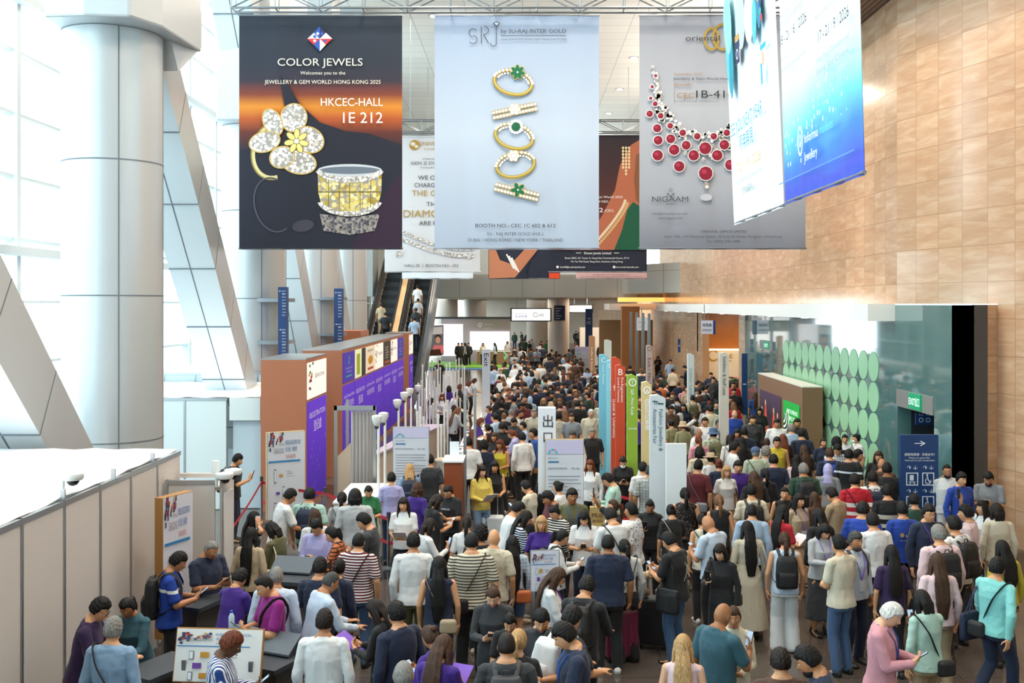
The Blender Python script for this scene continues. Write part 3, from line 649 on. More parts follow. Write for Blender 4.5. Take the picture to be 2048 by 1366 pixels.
# third row
Y3 = 53.6
t = facing('hanging_banner', 'plain white hanging banner low in the third row beside the escalators', 804, 336, 946, 558, Y3, wcl)
t = facing('hanging_banner', 'navy banner showing a forearm with diamond bracelets above the hall entrance', 977, 336, 1120, 558, Y3, nvy)
p = Face(Y3-.02)
p.poly([(978, 500), (992, 500), (1000, 520), (1022, 528), (1048, 500), (1060, 490), (1075, 500), (1030, 556), (978, 557)], '#c07a58', LY); p.poly([(978, 557), (1030, 555), (1060, 520), (1052, 548), (1058, 557)], '#171c30', LY+1)
for k in range(3):
    for j in range(9): p.disc(1014+k*5+j*1.6, 510+k*4.5+j*3.2-k, 1.9, 1.9, '#f2efec', l=LY+2, n=8)
p.poly([(1098, 546), (1119, 546), (1119, 557), (1098, 557)], '#e2491f', LY+1); p.done(t)
t = facing('hanging_banner', 'pink banner edge with small lettering under the necklace banner', 1152, 336, 1294, 558, Y3, mat('pink_banner_print', '#d9b3b3', .7))
p = Face(Y3-.02); p.text('info@jewels.com | www.jewels.com', 1222, 549, 2.8, 74, '#8e5f66', l=LY); p.text('Unit 6, 11/F Heritage Place, 45 Chatham Road South, TST, Kowloon, Hong Kong', 1222, 553.5, 2.8, 126, '#8e5f66', l=LY); p.done(t)
# angled pair, parallel to the hall, reading towards the windows
def side_print(X, Yl, zb, tilt): return Print((X-.0, Yl, zb), (0, -1, 0), (tilt, 0, 1), 1)
me_ = grad('white_cyan_print', [(0, '#f3f8fb'), (.45, '#eef7fb'), (.7, '#bfe6f0'), (.85, '#8ecbd8'), (1, '#cfe9f2')], 5.9, 12.1)
t = cloth_banner('hanging_banner', 'bright white hanging banner reading SEE YOU NEXT YEAR, left of the blue one', (3.54, 17.2, 5.92), (0, -1, 0), 3.2, 6.2, me_, tilt=(-.26, 0, 0))
p = side_print(3.5, 17.2, 5.92, -.042)
p.text('SEE YOU NEXT YEAR', 1.45, 1.52, .21, 2.2, '#2b9fd8', l=4); p.text('明年再見', 1.45, 1.22, .19, .95, '#2b9fd8', l=4)
p.text('17-21 / 9 / 2026', 1.5, .86, .16, 1.7, '#eeb25a', l=4); p.text('Hong Kong Convention and Exhibition Centre', 1.5, .64, .07, 1.8, '#8a96a0', l=4); p.text('香港會議展覽中心', 1.45, .46, .09, .8, '#6c7680', l=4)
vv_ = lambda v: 1.85+(v-2.7)*.5
for (u, v, a, b_, c, r_) in ((.5, 4.6, .26, 1.3, '#5cb9c8', 5), (.62, 4.0, .16, .9, '#1f93ab', -4), (.45, 5.5, .3, .9, '#8fd6dd', 8), (1.4, 5.2, .3, .9, '#b8c4d6', 6), (2.0, 5.0, .33, .8, '#cfd9e6', -10), (2.55, 5.2, .16, .9, '#2a7fa0', 7), (2.3, 4.6, .14, .6, '#56b8d0', -5)): p.disc(u, vv_(v), a, b_*.55, c, r_, 3, 22)
p.rect(.98, vv_(3.9), 1.28, vv_(4.6), '#1e2c58', 5); p.rect(1.0, vv_(4.62), 1.26, vv_(4.8), '#e8953a', 5); p.arc(1.13, vv_(4.2), .07, .07, .025, '#dfe3ee', l=6)
p.rect(2.62, vv_(3.55), 2.95, vv_(3.7), '#35a9d6', 5); p.rect(2.74, vv_(3.1), 2.8, vv_(3.5), '#e8953a', 5); p.rect(2.6, vv_(2.6), 2.7, vv_(3.2), '#35a9d6', 5)
for k in range(9): p.disc(2.3+.06*k, 3.6-.11*k, .06, .06, ['#c23b3b', '#e2a14a', '#3a6fb4', '#2ca6a0'][k % 4], 0, 6, 10)
p.done(t)
mf = grad('blue_fade_print', [(0, '#1f5cc0'), (.07, '#2450bd'), (.13, '#4450c4'), (.20, '#3f7fd0'), (.28, '#6fcbe0'), (.37, '#c8eef3'), (.48, '#f6fbfd'), (1, '#f3f8fb')], 5.93, 10.9, wob=.9)
t = cloth_banner('hanging_banner', 'white to blue fading hanging banner with show dates, nearest to the marble wall', (3.5, 13.7, 5.93), (0, -1, 0), 3.12, 5.9, mf, tilt=(-.16, 0, 0))
p = side_print(3.46, 13.7, 5.93, -.027)
p.text('18 - 21 / 6 / 2026', .85, 2.12, .13, 1.25, '#30333c', l=5); p.text('17 - 21 / 9 / 2026', 2.48, 1.74, .13, 1.1, '#30333c', l=5)
for (s_, u, v) in (('Hong Kong Convention and', .85, 1.86), ('Exhibition Centre', .85, 1.72), ('AsiaWorld-Expo', .8, 2.42), ('亞洲國際博覽館', .8, 2.3), ('Hong Kong Convention and', 2.45, 1.48), ('Exhibition Centre', 2.45, 1.34), ('AsiaWorld-Expo', 2.4, 1.98)): p.text(s_, u, v, .07, 1.15, '#8b95a0', l=5)
p.arc(1.08, .68, .1, .17, .035, '#eaf6ff', l=5); p.arc(1.08, .68, .04, .07, .02, '#eaf6ff', l=5)
p.text('informa', 1.56, .68, .12, .56, '#f4f8fd', l=5); p.text('markets', 2.16, .68, .11, .5, '#64cfe4', l=5); p.text('Jewellery', 1.52, .46, .12, .55, '#f4f8fd', l=5)
rnd = random.Random(9)
for k in range(90):
    u = rnd.uniform(.4, 3.05); v = .55+.22*u+rnd.gauss(0, .2); r_ = rnd.choice((.008, .012, .02)); p.disc(u, v, r_, r_*1.6, '#dff1ff', 0, 6, 8)
p.rect(.0, .26, 3.1, .275, '#5f8fe0', 5); p.done(t)

# ---------------------------------------------------------------- registration towers along the left of the queue
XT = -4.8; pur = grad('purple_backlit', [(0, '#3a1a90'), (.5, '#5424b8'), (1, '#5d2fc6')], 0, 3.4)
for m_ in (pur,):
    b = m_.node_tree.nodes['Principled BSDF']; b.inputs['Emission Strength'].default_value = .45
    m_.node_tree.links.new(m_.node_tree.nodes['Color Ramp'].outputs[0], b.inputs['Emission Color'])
def tower(label, y0, y1, panels, wd=1.0, zt=3.36):
    t = thing('registration_tower', label, 'registration tower', (XT, (y0+y1)/2, 0))
    box('body', XT-wd, XT, y0, y1, 0, zt, M['brown'], t); box('roof_panel', XT-wd, XT, y0, y1, zt, zt+.03, M['alu'], t)
    n = len(panels); w = (y1-y0-.16)/n
    for i, (kind_, txt) in enumerate(panels):
        a = y0+.08+i*w; q = Print((XT+.012, a, 0), (0, 1, 0), (0, 0, 1), 1)
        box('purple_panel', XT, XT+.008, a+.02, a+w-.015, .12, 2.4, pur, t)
        col = dict(art='#f3efe6', purple='#3b2596', photo='#d8c8b0', dark='#2b2320', lime='#d9dfae')[kind_]
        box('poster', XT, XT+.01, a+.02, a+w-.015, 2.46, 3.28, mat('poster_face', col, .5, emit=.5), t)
        if kind_ == 'art':
            for k in range(26):
                u = .06+random.Random(k+i*7).random()*.34*w; v = 2.5+random.Random(k*3+i).random()*.74
                if u < .1+(v-2.5)*.3*w+.08: q.rect(u, v, u+.05*w+.03, v+.06, ['#1f2d5a', '#c23b3b', '#e0b03a', '#2f6f5a', '#c9a06a'][k % 5], 1)
            q.text('SEASONS', w*.62, 2.95, .1, w*.5, '#8d8a86', l=1)
        elif kind_ == 'purple':
            for k in range(8): q.disc(w*.5+.09*math.cos(k*.785), 3.05+.09*math.sin(k*.785), .04, .05, ['#35c0c4', '#5c8fe6', '#8bd36c'][k % 3], l=1, n=10)
            q.text('JEWELLERY & GEM', w*.5, 2.84, .05, w*.55, '#cfe6ff', l=1); q.text('WORLD', w*.5, 2.74, .05, w*.4, '#cfe6ff', l=1); q.rect(w*.25, 2.6, w*.75, 2.64, '#35c0c4', 1)
        elif kind_ == 'photo':
            q.disc(w*.5, 2.85, w*.25, .14, '#e8a51f', l=1); q.rect(w*.2, 2.55, w*.8, 2.62, '#d24a2a', 1); q.text('JEWELLERY', w*.5, 3.15, .07, w*.6, '#3a3f6a', l=1)
        elif kind_ == 'dark':
            for k in range(5): q.rect(w*.25, 2.7+k*.09, w*(.6+.05*(k % 3)), 2.73+k*.09, '#d9d4cc', 1)
            q.rect(w*.2, 2.52, w*.8, 2.6, '#d8632a', 1)
        else: q.rect(w*.15, 2.55, w*.45, 3.15, '#b5c432', 1); q.rect(w*.6, 2.46, w*.98, 3.28, '#3a3d3c', 1)
        if txt == 'R': q.text('REGISTRATION', w*.5, 2.08, .13, w*.8, '#f4eefe', l=2); q.text('登記處', w*.5, 1.8, .2, w*.4, '#f4eefe', l=2)
        elif txt: q.text('Local & Overseas Visitors', w*.5, 2.1, .1, w*.86, '#f4eefe', l=2); q.text('本地及海外買家登記', w*.5, 1.86, .14, w*.78, '#f4eefe', l=2)
        for k in range(16):
            rr = random.Random(k+31*i); u = w*rr.uniform(.1, .95); v = rr.uniform(.3, 1.5); q.disc(u, v, .012, .05 if k % 3 else .02, '#c9b4ff', l=1, n=6)
        q.done(t)
    return t
tower('nearest brown registration tower with one poster and purple REGISTRATION panel', 22.7, 25.1, [('art', 'R')])
tower('long brown registration tower with a row of seven posters over purple panels', 27.2, 41.3, [('purple', 'L'), ('lime', 'R'), ('photo', 'L'), ('art', 'R'), ('dark', 'L'), ('art', 'R'), ('purple', 'L')], 1.05)
tower('farthest small brown registration tower at the foot of the escalators', 43.2, 44.9, [('art', 'R')], 1.0)
box('wall_left_strip', -6.9, -6.0, 38, 40, 0, 3.6, M['brown'], kind=ST)

# blue directory columns with white lettering fixed to the round columns
def directory(px, py0, py1, Y, label):
    a = atY(px, py1, Y); b_ = atY(px+17, py0, Y); t = thing('directory_sign', label, 'sign', (a[0], Y, a[2]))
    box('board', a[0], b_[0], Y, Y+.25, a[2], b_[2], M['navy'], t); k = Y/F
    q = Face(Y-.005)
    for j in range(2):
        y0 = py0+8+j*(py1-py0)*.56; q.text('←' if j == 0 else '→', px+4.5, y0, 4, 5, '#ffffff', l=1)
        for r_ in range(9): q.text(['Hall 3', '展覽廳 3', 'Hall 5', 'Level 2', 'Meeting', '會議室', 'Theatre', 'Lounge', 'Harbour'][r_], px+8, y0+r_*6.0, 2.6, 7.5, '#e8eef8', al='l', l=1)
    box('bracket', b_[0]-.85, b_[0]-.05, Y+.25, Y+1.25, a[2]+.3, a[2]+.4, M['steel'], t)
    box('bracket', b_[0]-.85, b_[0]-.05, Y+.25, Y+1.25, b_[2]-.4, b_[2]-.3, M['steel'], t)
    q.done(t)
directory(556, 574, 712, 27.4, 'blue directory sign with white lettering on the second round column'); directory(668, 577, 690, 35.6, 'blue directory sign with white lettering on the third round column')
# ---------------------------------------------------------------- white booths on the left
def panel_wall(t, p0, p1, n, z1, m, zb=0, th=.04, rail=True):
    p0 = Vector((*p0, 0)); p1 = Vector((*p1, 0)); d = (p1-p0)/n; T0 = math.atan2(d.y, d.x); w = d.length
    for i in range(n):
        q = p0+d*i; T = Matrix.Translation(q) @ Matrix.Rotation(T0, 4, 'Z')
        MB().box(.025, w-.025, -th/2, th/2, zb+.02, z1-.06, T=T).obj('panel', m, t)
        MB().box(-.022, .022, -.03, .03, zb, z1, T=T).obj('post', M['alu'], t)
    T = Matrix.Translation(p0) @ Matrix.Rotation(T0, 4, 'Z')
    MB().box(0, w*n, -.028, .028, z1-.06, z1, T=T).obj('top_rail', M['alu'], t)
def cloth_top(t, x0, x1, y0, y1, z, name='roof_cloth'):
    v = []; f = []; nx, ny = 22, 26
    for j in range(ny+1):
        for i in range(nx+1):
            a, b_ = i/nx, j/ny; x = x0+(x1-x0)*a; y = y0+(y1-y0)*b_
            e = min(a, 1-a, b_, 1-b_); v.append((x, y, z+.02-.10*min(1, e*6)+.012*math.sin(x*9+y*3)*(1-min(1, e*4))+.01*math.sin(y*7)))
    for j in range(ny):
        for i in range(nx): q = j*(nx+1)+i; f.append((q, q+1, q+nx+2, q+nx+1))
    mb = MB(); mb.add(v, f); o = mb.obj(name, M['cloth_roof'], t, smooth=True); s_ = o.modifiers.new('thickness', 'SOLIDIFY'); s_.thickness = .012
XP = -4.92
t = thing('exhibition_booth', 'large near booth with beige panel walls and sagging white cloth roof', 'booth', (XP, 12, 0))
panel_wall(t, (XP, 5.37), (XP, 14.67), 10, 2.5, M['panel']); panel_wall(t, (-11.4, 14.67), (XP, 14.67), 6, 2.5, M['panel'])
cloth_top(t, -11.4, XP-.02, 9.4, 14.65, 2.5)
t2 = thing('white_duct', 'rounded white duct lying on the near booth roof at the picture edge', 'duct', (-6.6, 10.6, 2.52)); MB().cyl((-8.4, 10.6, 2.66), (-5.75, 10.6, 2.66), .19, n=28).obj('tube', M['white'], t2, smooth=True); MB().cyl((-5.76, 10.6, 2.66), (-5.7, 10.6, 2.66), .2, .14, n=28).obj('end_cap', M['white'], t2, smooth=True)
for i, y in enumerate((10.95, 12.3, 13.6)):
    tag(box('roof_clip', XP-.02, XP+.03, y-.012, y+.012, 2.5, 2.62, M['alu']), 'small metal clip standing on the top rail of the near booth', 'clip', 'clips on the near booth rail')
# low return booth
t = thing('exhibition_booth', 'low beige booth corner with open top and white side curtain', 'booth', (-4.5, 14.2, 0))
panel_wall(t, (-4.85, 13.97), (-4.17, 13.97), 1, 2.2, M['panel']); box('top_frame', -4.85, -4.12, 14.5, 14.56, 2.14, 2.2, M['panel'], t); box('side_panel', -4.14, -4.1, 14.0, 14.55, .05, 2.2, M['panel'], t); box('top_board', -4.8, -4.15, 14.0, 14.52, 2.05, 2.1, M['panel'], t)
mb = MB()
pts = [(-4.06+.018*math.sin(k*2.1), 13.9+.05*k) for k in range(9)]
for k in range(8): a, b_ = pts[k], pts[k+1]; mb.prism([(a[0], a[1], 0.03), (b_[0], b_[1], 0.03), (b_[0]+.02, b_[1], .03), (a[0]+.02, a[1], .03)], (0, 0, 2.0))
tag(mb.obj('side_curtain', mat('white_curtain', '#dcd6d4', .9)), 'white curtain hanging at the corner of the low beige booth', 'curtain')
# far white booths
wb = mat('white_booth_panel', '#dfe9ea', .45)
t = thing('exhibition_booth', 'white booth row with doorway behind the man in the black t-shirt', 'booth', (-6.5, 22.9, 0))
panel_wall(t, (-10.4, 22.9), (-6.6, 22.9), 4, 2.5, wb); box('door_leaf', -6.5, -5.88, 23.0, 23.05, .02, 1.98, mat('pale_blue_door', '#c9dbe6', .4), t); box('door_header', -6.55, -5.86, 22.88, 22.93, 2.0, 2.5, wb, t)
box('cable', -9.33+.8, -9.28+.8, 22.8, 22.86, .6, 2.5, M['white'], t)
cloth_top(t, -10.4, -5.86, 22.95, 27.2, 2.5)
t = thing('exhibition_booth', 'farther white booth with stepped walls near the second column', 'booth', (-6.5, 27.5, 0))
panel_wall(t, (-10.5, 27.6), (-6.3, 27.6), 5, 2.75, wb); panel_wall(t, (-6.3, 27.6), (-6.3, 31), 3, 2.75, wb); cloth_top(t, -10.5, -6.35, 27.7, 31.5, 2.7)
t = thing('exhibition_booth', 'farthest white booth row beside the window wall', 'booth', (-10, 33, 0))
panel_wall(t, (-11.3, 32.5), (-9.2, 32.5), 3, 2.6, wb); panel_wall(t, (-9.2, 32.5), (-9.2, 44), 8, 2.6, wb)

# small security cameras on poles over the booth corner
def dome_cam(x, y, z, label, pole=True, grp=None):
    t = thing('security_camera', label, 'security camera', (x, y, z), group=grp)
    MB().lathe([(.10, .0), (.115, .03), (.11, .07), (.06, .085)], 20, (x, y, z)).obj('housing', M['white'], t, smooth=True)
    MB().lathe([(.005, -.07), (.045, -.055), (.068, -.02), (.07, .005)], 16, (x, y, z)).obj('dome', mat('smoked_dome', '#222428', .1), t, smooth=True)
    if pole: MB().cyl((x, y, z+.04), (x-.12, y+.02, z+.06), .018, n=10).cyl((x-.12, y+.02, z+.06), (x-.12, y+.02, z-.12), .02, n=10).obj('bracket', M['white'], t)
    return t
p_ = atY(450, 957, 13.9); dome_cam(*p_, 'white dome camera nearest the low booth corner, left of a pair'); p_ = atY(467, 949, 14.1); dome_cam(*p_, 'white dome camera right of a pair beside the standing man in black')
p_ = atY(146, 990, 11.3); dome_cam(p_[0], p_[1], 2.66, 'white dome camera clipped on the rail of the near booth roof')
p_ = atY(431, 940, 14.0); t = thing('wifi_antenna', 'flat white antenna box standing above the low booth corner', 'antenna', (p_[0], 14, 2.2)); box('case', p_[0]-.045, p_[0]+.045, 13.98, 14.03, 2.25, 2.46, M['white'], t, bevel=.008); box('bracket', p_[0]-.01, p_[0]+.01, 14.0, 14.02, 2.18, 2.27, M['alu'], t)

# ---------------------------------------------------------------- boards
def board(label, x, y, rz, w, h, z0, face, edge, draw, cat='notice board', thick=.12, lean=0):
    t = thing('notice_board', label, cat, (x, y, 0))
    T = Matrix.Translation((x, y, z0)) @ Matrix.Rotation(R(rz), 4, 'Z') @ Matrix.Rotation(R(lean), 4, 'X')
    MB().box(-w/2, w/2, 0, thick, 0, h, T=T).obj('core', edge, t); MB().box(-w/2+.01, w/2-.01, -.006, 0, .01, h-.01, T=T).obj('face', face, t)
    q = Print(T @ Vector((-w/2, -.012, 0)), (T.to_3x3() @ Vector((1, 0, 0))), (T.to_3x3() @ Vector((0, 0, 1))), 1); draw(q, w, h); q.done(t)
    if z0 > .05:
        T2 = Matrix.Translation((x, y, 0)) @ Matrix.Rotation(R(rz), 4, 'Z')
        for s in (-1, 1): MB().box(s*w*.38-.02, s*w*.38+.02, .02, .06, .02, z0+.2, T=T2).box(s*w*.38-.03, s*w*.38+.03, -.22, .28, 0, .025, T=T2).obj('foot', M['steel'], t)
    return t
def draw_mobile(q, w, h):
    rr = random.Random(3)
    for k in range(34):
        u = rr.random()**1.4*.36*w; v = h-rr.random()*.2*h*(1-u/w/.5)
        q.rect(u+.02, v-.06, u+.02+w*.035, v-.06+h*.04, rr.choice(['#1f2d5a', '#c9a06a', '#b23b3b', '#e4dcc8', '#2b4f7a', '#6b3f2a']), 1)
    q.text('SEASONS', w*.3, h*.79, h*.06, w*.26, '#8a8d92', l=2); q.text('FUTURE', w*.36, h*.86, h*.03, w*.13, '#8a8d92', l=2)
    q.text('MOBILE REGISTRATION', w*.66, h*.88, h*.052, w*.4, '#2c6aa8', l=2); q.text('網上登記 · 快速辦證', w*.62, h*.80, h*.045, w*.3, '#2c6aa8', l=2); q.text('SCAN & REGISTER', w*.6, h*.72, h*.04, w*.26, '#b2533a', l=2)
    q.rect(.02, h*.655, w*.86, h*.675, '#2c7fb8', 1)
    for k, v in enumerate((.5, .3, .12)):
        u = w*(.2, .42, .2)[k]; T_ = ((-.05, -.07), (.05, -.07), (.05, .07), (-.05, .07)); ph = [(u+a*w*.5, h*v+b*h*1.1) for a, b in T_]; q.poly(ph, '#2c3038', 1); q.poly([(u+a*w*.4, h*v+b*h*.95) for a, b in T_], '#dfe6ef', 2)
        q.poly([(u+w*(.1 if k != 1 else -.2), h*v-.02), (u+w*(.2 if k != 1 else -.1), h*v-.02), (u+w*(.2 if k != 1 else -.1), h*v+.03), (u+w*(.1 if k != 1 else -.2), h*v+.03)], '#c08a2c' if k != 1 else '#6a3f9a', 1)
        for j in range(3): q.rect(w*.5, h*v-.02+j*.03*h, w*(.72-.05*j), h*v-.012+j*.03*h, '#9aa0a6', 1)
def draw_notice(q, w, h):
    q.rect(0.012, h*.86, w-.012, h-.012, grad('purple_fade_print', [(0, '#cfd0da'), (1, '#8f7fc0')], h*.86+.3, h+.6) if False else '#c6bfdc', 1)
    for k in range(9): a = R(20+k*18); q.disc(w*.2+.07*math.cos(a), h*.86+.07*math.sin(a), .018, .03, ['#35c0b4', '#5c8fe6', '#8bd36c', '#c46ad0'][k % 4], math.degrees(a), 2, 10)
    q.text('JEWELLERY & GEM WORLD', w*.2, h*.82, h*.014, w*.25, '#3a7f8f', l=2); q.rect(w*.08, h*.775, w*.35, h*.79, '#3a6f9f', 1)
    q.text('REGISTRATION AREA OPENING HOURS', w*.32, h*.72, h*.018, w*.5, '#3c3f48', l=2); q.text('10:00 - 18:00', w*.78, h*.72, h*.018, w*.2, '#3c3f48', l=2)
    for j in range(17): q.rect(w*.08, h*(.64-.034*j), w*(.08+(.82, .78, .84, .5)[j % 4]), h*(.646-.034*j), '#70747c', 1)
mf_ = mat('board_print', '#cfd2da', .5); pf = mat('board_print', '#dad7e2', .5)
board('white MOBILE REGISTRATION board on an oak stand before the nearest tower', *atY(573, 1000, 20.6)[:2], 30, .78, 1.75, .28, mf_, M['oak'], draw_mobile)
board('tall purple edged notice board leaning beside the booth wall behind two men', *atY(356, 1050, 12.9)[:2], 68, .56, 1.75, .45, pf, mat('golden_oak', '#a8753a', .5), draw_mobile)
board('grey registration notice board standing left of the counters', *atY(822, 900, 19.6)[:2], 0, .70, 1.5, .75, mf_, M['alu'], draw_notice, thick=.05)
board('grey registration notice board standing right of the pillar sign reading 出口', *atY(1129, 950, 17.4)[:2], 0, .66, 1.75, .55, mf_, M['oak'], draw_notice, thick=.07)
board('wide white MOBILE REGISTRATION board propped on the black desk in front', *atY(432, 1320, 9.75)[:2], -4, .86, .50, .99, mat('board_print', '#e4e2e0', .5), mat('golden_oak', '#a8753a', .5), draw_mobile, thick=.03, lean=-14)
board('small white registration placard standing among the queue', *atY(1090, 1110, 12.4)[:2], 8, .36, .5, 1.12, pf, M['alu'], draw_mobile, thick=.02)
board('grey directory board far away in front of the low hall', *atY(1167, 712, 60)[:2], 0, 1.0, 2.0, .1, mf_, M['alu'], draw_notice, thick=.1)

# ---------------------------------------------------------------- totem signs
def totem(label, px, Y, w, ht, col, lines, tcol='#ffffff', side_col=None, rz=0, z0=0, dp=.18, icon=None, slant=True, iv=.95):
    x = (px-CX)*Y/F; t = thing('totem_sign', label, 'sign', (x, Y, z0)); T = Matrix.Translation((x, Y, z0)) @ Matrix.Rotation(R(rz), 4, 'Z'); cm = mat('totem_face', col, .5)
    pts = [(-w/2, 0, 0), (w/2, 0, 0), (w/2, 0, ht-(.06 if slant else 0)), (0, 0, ht), (-w/2, 0, ht-(.02 if slant else 0))]
    mb = MB(); mb.prism([T @ Vector(p) for p in pts], T.to_3x3() @ Vector((0, dp, 0))); mb.obj('body', cm, t)
    MB().box(-w/2-.04, w/2+.04, -.05, dp+.05, 0, .03, T=T).obj('base_plate', M['steel'], t)
    q = Print(T @ Vector((-w/2, -.008, 0)), T.to_3x3() @ Vector((1, 0, 0)), (0, 0, 1), 1)
    for (s, u, v, h, wd, rot) in lines: q.text(s, u*w, v*ht, h, wd, tcol, l=1, rot=rot)
    if icon == 'ring': q.arc(w*.5, ht*iv, w*.33, w*.33, .02, tcol, l=1)
    q.done(t); return t
totem('lime green totem sign reading Self-Print Kiosk', 1265, 20.5, .21, 3.19, '#93b83a', [('T', .5, .95, .07, None, 0), ('Self - Print Kiosk', .5, .825, .065, .52, -90), ('自助列印專櫃', .5, .66, .03, .16, 0)], icon='ring')
totem('cream totem sign with vertical Chinese lettering next to the green one', 1294, 19.0, .18, 3.16, '#e0c78e', [('A', .5, .946, .07, None, 0)]+[(c, .5, .883-.0305*i, .078, .08, 0) for i, c in enumerate('自助列印專櫃')], icon='ring')
totem('pale grey totem sign reading Fashion Jewellery & Accessories Fair', 1316, 17.6, .26, 3.04, '#d3d9de', [('F', .28, .955, .085, .07, -90), ('J', .72, .955, .085, .06, -90), ('Fashion Jewellery &', .70, .80, .07, .72, -90), ('Accessories Fair', .30, .822, .07, .60, -90)], '#2f5f6b')
totem('orange red totem sign with big letter B', 1241, 21.6, .20, 3.32, '#cc4a2a', [('B', .5, .955, .14, None, 0), ('Pre-Registration', .68, .84, .05, .52, -90), ('(Local & Overseas)', .3, .84, .045, .52, -90)])
totem('narrow orange red totem sign behind the big letter B', 1232, 22.8, .20, 3.42, '#cc4a2a', [('登', .5, .8, .1, None, 0), ('(Local & Overseas)', .3, .6, .06, .85, -90)])
totem('pale blue totem sign with letter C, left of two', 1207, 26.5, .22, 3.3, '#7cc6de', [('C', .5, .955, .13, None, 0), ('Local Visitors', .5, .84, .05, .5, -90)])
totem('pale blue totem sign with letter C, right of two', 1222, 25.6, .20, 3.2, '#8fd2e4', [('C', .5, .955, .13, None, 0), ('Overseas Visitors', .5, .84, .05, .5, -90)])
totem('white pillar sign reading Exit in the middle of the counters', 972, 31, .24, 3.23, '#dcdce2', [('Exit', .55, .90, .15, .40, -90)], '#2b2d33', dp=.3, slant=False)
totem('white pillar sign with black lettering 出口 in front of the queue', 1094, 17.5, .30, 2.82, '#e4e4ea', [('口', .55, .825, .15, .15, 0), ('出', .55, .92, .17, .17, 0)], '#2b2d33', dp=.3, slant=False)
totem('grey totem sign reading Exhibitor & Staff Lane', 1449, 23.5, .20, 3.49, '#c8c4ba', [('Exhibitor & Staff Lane', .5, .845, .085, .88, -90)], '#3c4a44')
totem('tall pale totem sign reading Visitor Lane near the cream counter', 1382, 33, .20, 3.0, '#e6eef0', [('Visitor Lane', .5, .7, .1, .9, -90)], '#8ab8b4')
totem('grey totem sign reading Exit / No Entry by the far glass doors', 1299, 40, .24, 3.0, '#bdb2ac', [('Exit / No Entry', .5, .58, .13, 1.5, -90)], '#8a3b3b', icon='ring')
totem('slim white totem sign in the far distance with small lettering', 1216, 46, .32, 3.0, '#d7e4dc', [('Visitor', .5, .6, .12, .8, -90)], '#5f8f6f')
totem('leaning tan totem sign beside the distant blue 1C pillar', 1184, 52, .3, 3.0, '#b98a63', [('Coffee & Snacks', .5, .6, .1, 1.2, -90)], '#ffffff')
totem('low plain white panel standing behind the fashion fair sign', 1353, 17.2, .34, 2.25, '#e8ecee', [], dp=.1, slant=False)
# blue lift sign
x0_, Y_, _ = atY(1801, 900, 18.3); t = thing('lift_sign', 'tall blue sign asking people to use the goods lifts with white arrow', 'sign', (x0_, 18.3, 0)); k = 18.3/F
w_ = 76*k; box('board', x0_, x0_+w_, 18.3, 18.38, 0.05, 2.26, M['navy'], t); box('base_plate', x0_-.05, x0_+w_+.05, 18.1, 18.6, 0, .05, M['steel'], t)
q = Face(18.28); q.text('→', 1840, 886, 12, 22, '#ffffff', l=1); q.text('請使用貨𨋢 · 多謝合作！'.replace('𨋢', '梯'), 1839, 909, 4.6, 60, '#ffffff', l=1); q.text('Please use guest lifts.', 1839, 915.5, 3, 42, '#ffffff', l=1); q.text('Thank you for your co-operation!', 1839, 920.5, 3, 60, '#ffffff', l=1)
for j in range(3):
    for i in range(2):
        u = 1824+i*32; v = 935+j*47; w2 = '#dfe8f2'
        q.text('↑↓', u, v, 8, 22, w2, l=1)
        for (a, b_, c, d) in ((u-12, v+10, u+12, v+12), (u-12, v+34, u+12, v+36), (u-12, v+10, u-10, v+36), (u+10, v+10, u+12, v+36)): q.poly([(a, b_), (c, b_), (c, d), (a, d)], w2, 1)
        if i == 0: q.poly([(u-5, v+15), (u+3, v+15), (u+3, v+26), (u-5, v+26)], w2, 1); q.poly([(u-7, v+28), (u+7, v+28), (u+7, v+29.5), (u-7, v+29.5)], w2, 1); q.disc(u-4, v+32, 1.6, 1.6, w2, l=1, n=10); q.disc(u+4, v+32, 1.6, 1.6, w2, l=1, n=10)
        else: q.arc(u, v+27, 5.5, 5.5, 1.6, w2, 120, 380, l=1); q.disc(u-2, v+15, 2, 2, w2, l=1, n=10); q.poly([(u-3, v+17), (u-1, v+17), (u+1, v+24), (u+5, v+30), (u+3, v+31), (u-1, v+25)], w2, 1)
q.done(t)
# exit sign over the doorway, blue lift pictogram
t = thing('exit_sign', 'green illuminated EXIT sign above the lift lobby doorway', 'sign', (XW, 21.5, 2.5)); box('header', XW-.03, XW, 20.65, 22.66, 2.35, 2.72, mat('grey_glass_header', '#8f8c88', .25), t); box('sign_box', XW-.07, XW-.03, 21.2, 21.85, 2.38, 2.71, mat('exit_green', '#0d8a5c', .5, emit=.5), t)
q = Print((XW-.075, 21.85, 2.38), (0, -1, 0), (0, 0, 1), 1); q.text('EXIT', .22, .165, .15, .34, '#e8fff4', l=1, emit=.8); q.text('出口', .51, .165, .15, .22, '#e8fff4', l=1, emit=.8); q.done(t)
t = thing('lift_pictogram_sign', 'small blue sign with lift pictograms hanging in the exit doorway', 'sign', (8.9, 22.33, 2.1)); X_ = atY(1832, 830, 22.3)
box('board', X_[0], X_[0]+.36, 22.3, 22.36, 1.97, 2.22, M['navy'], t); box('hanger', X_[0]+.16, X_[0]+.2, 22.32, 22.35, 2.22, 2.72, M['steel'], t); q = Face(22.28); q.text('↑↓  ↑↓', 1849, 830, 4, 24, '#ffffff', l=1); q.arc(1842, 840, 4, 4, 1.2, '#ffffff', l=1); q.arc(1856, 840, 4, 4, 1.2, '#ffffff', l=1); q.done(t)
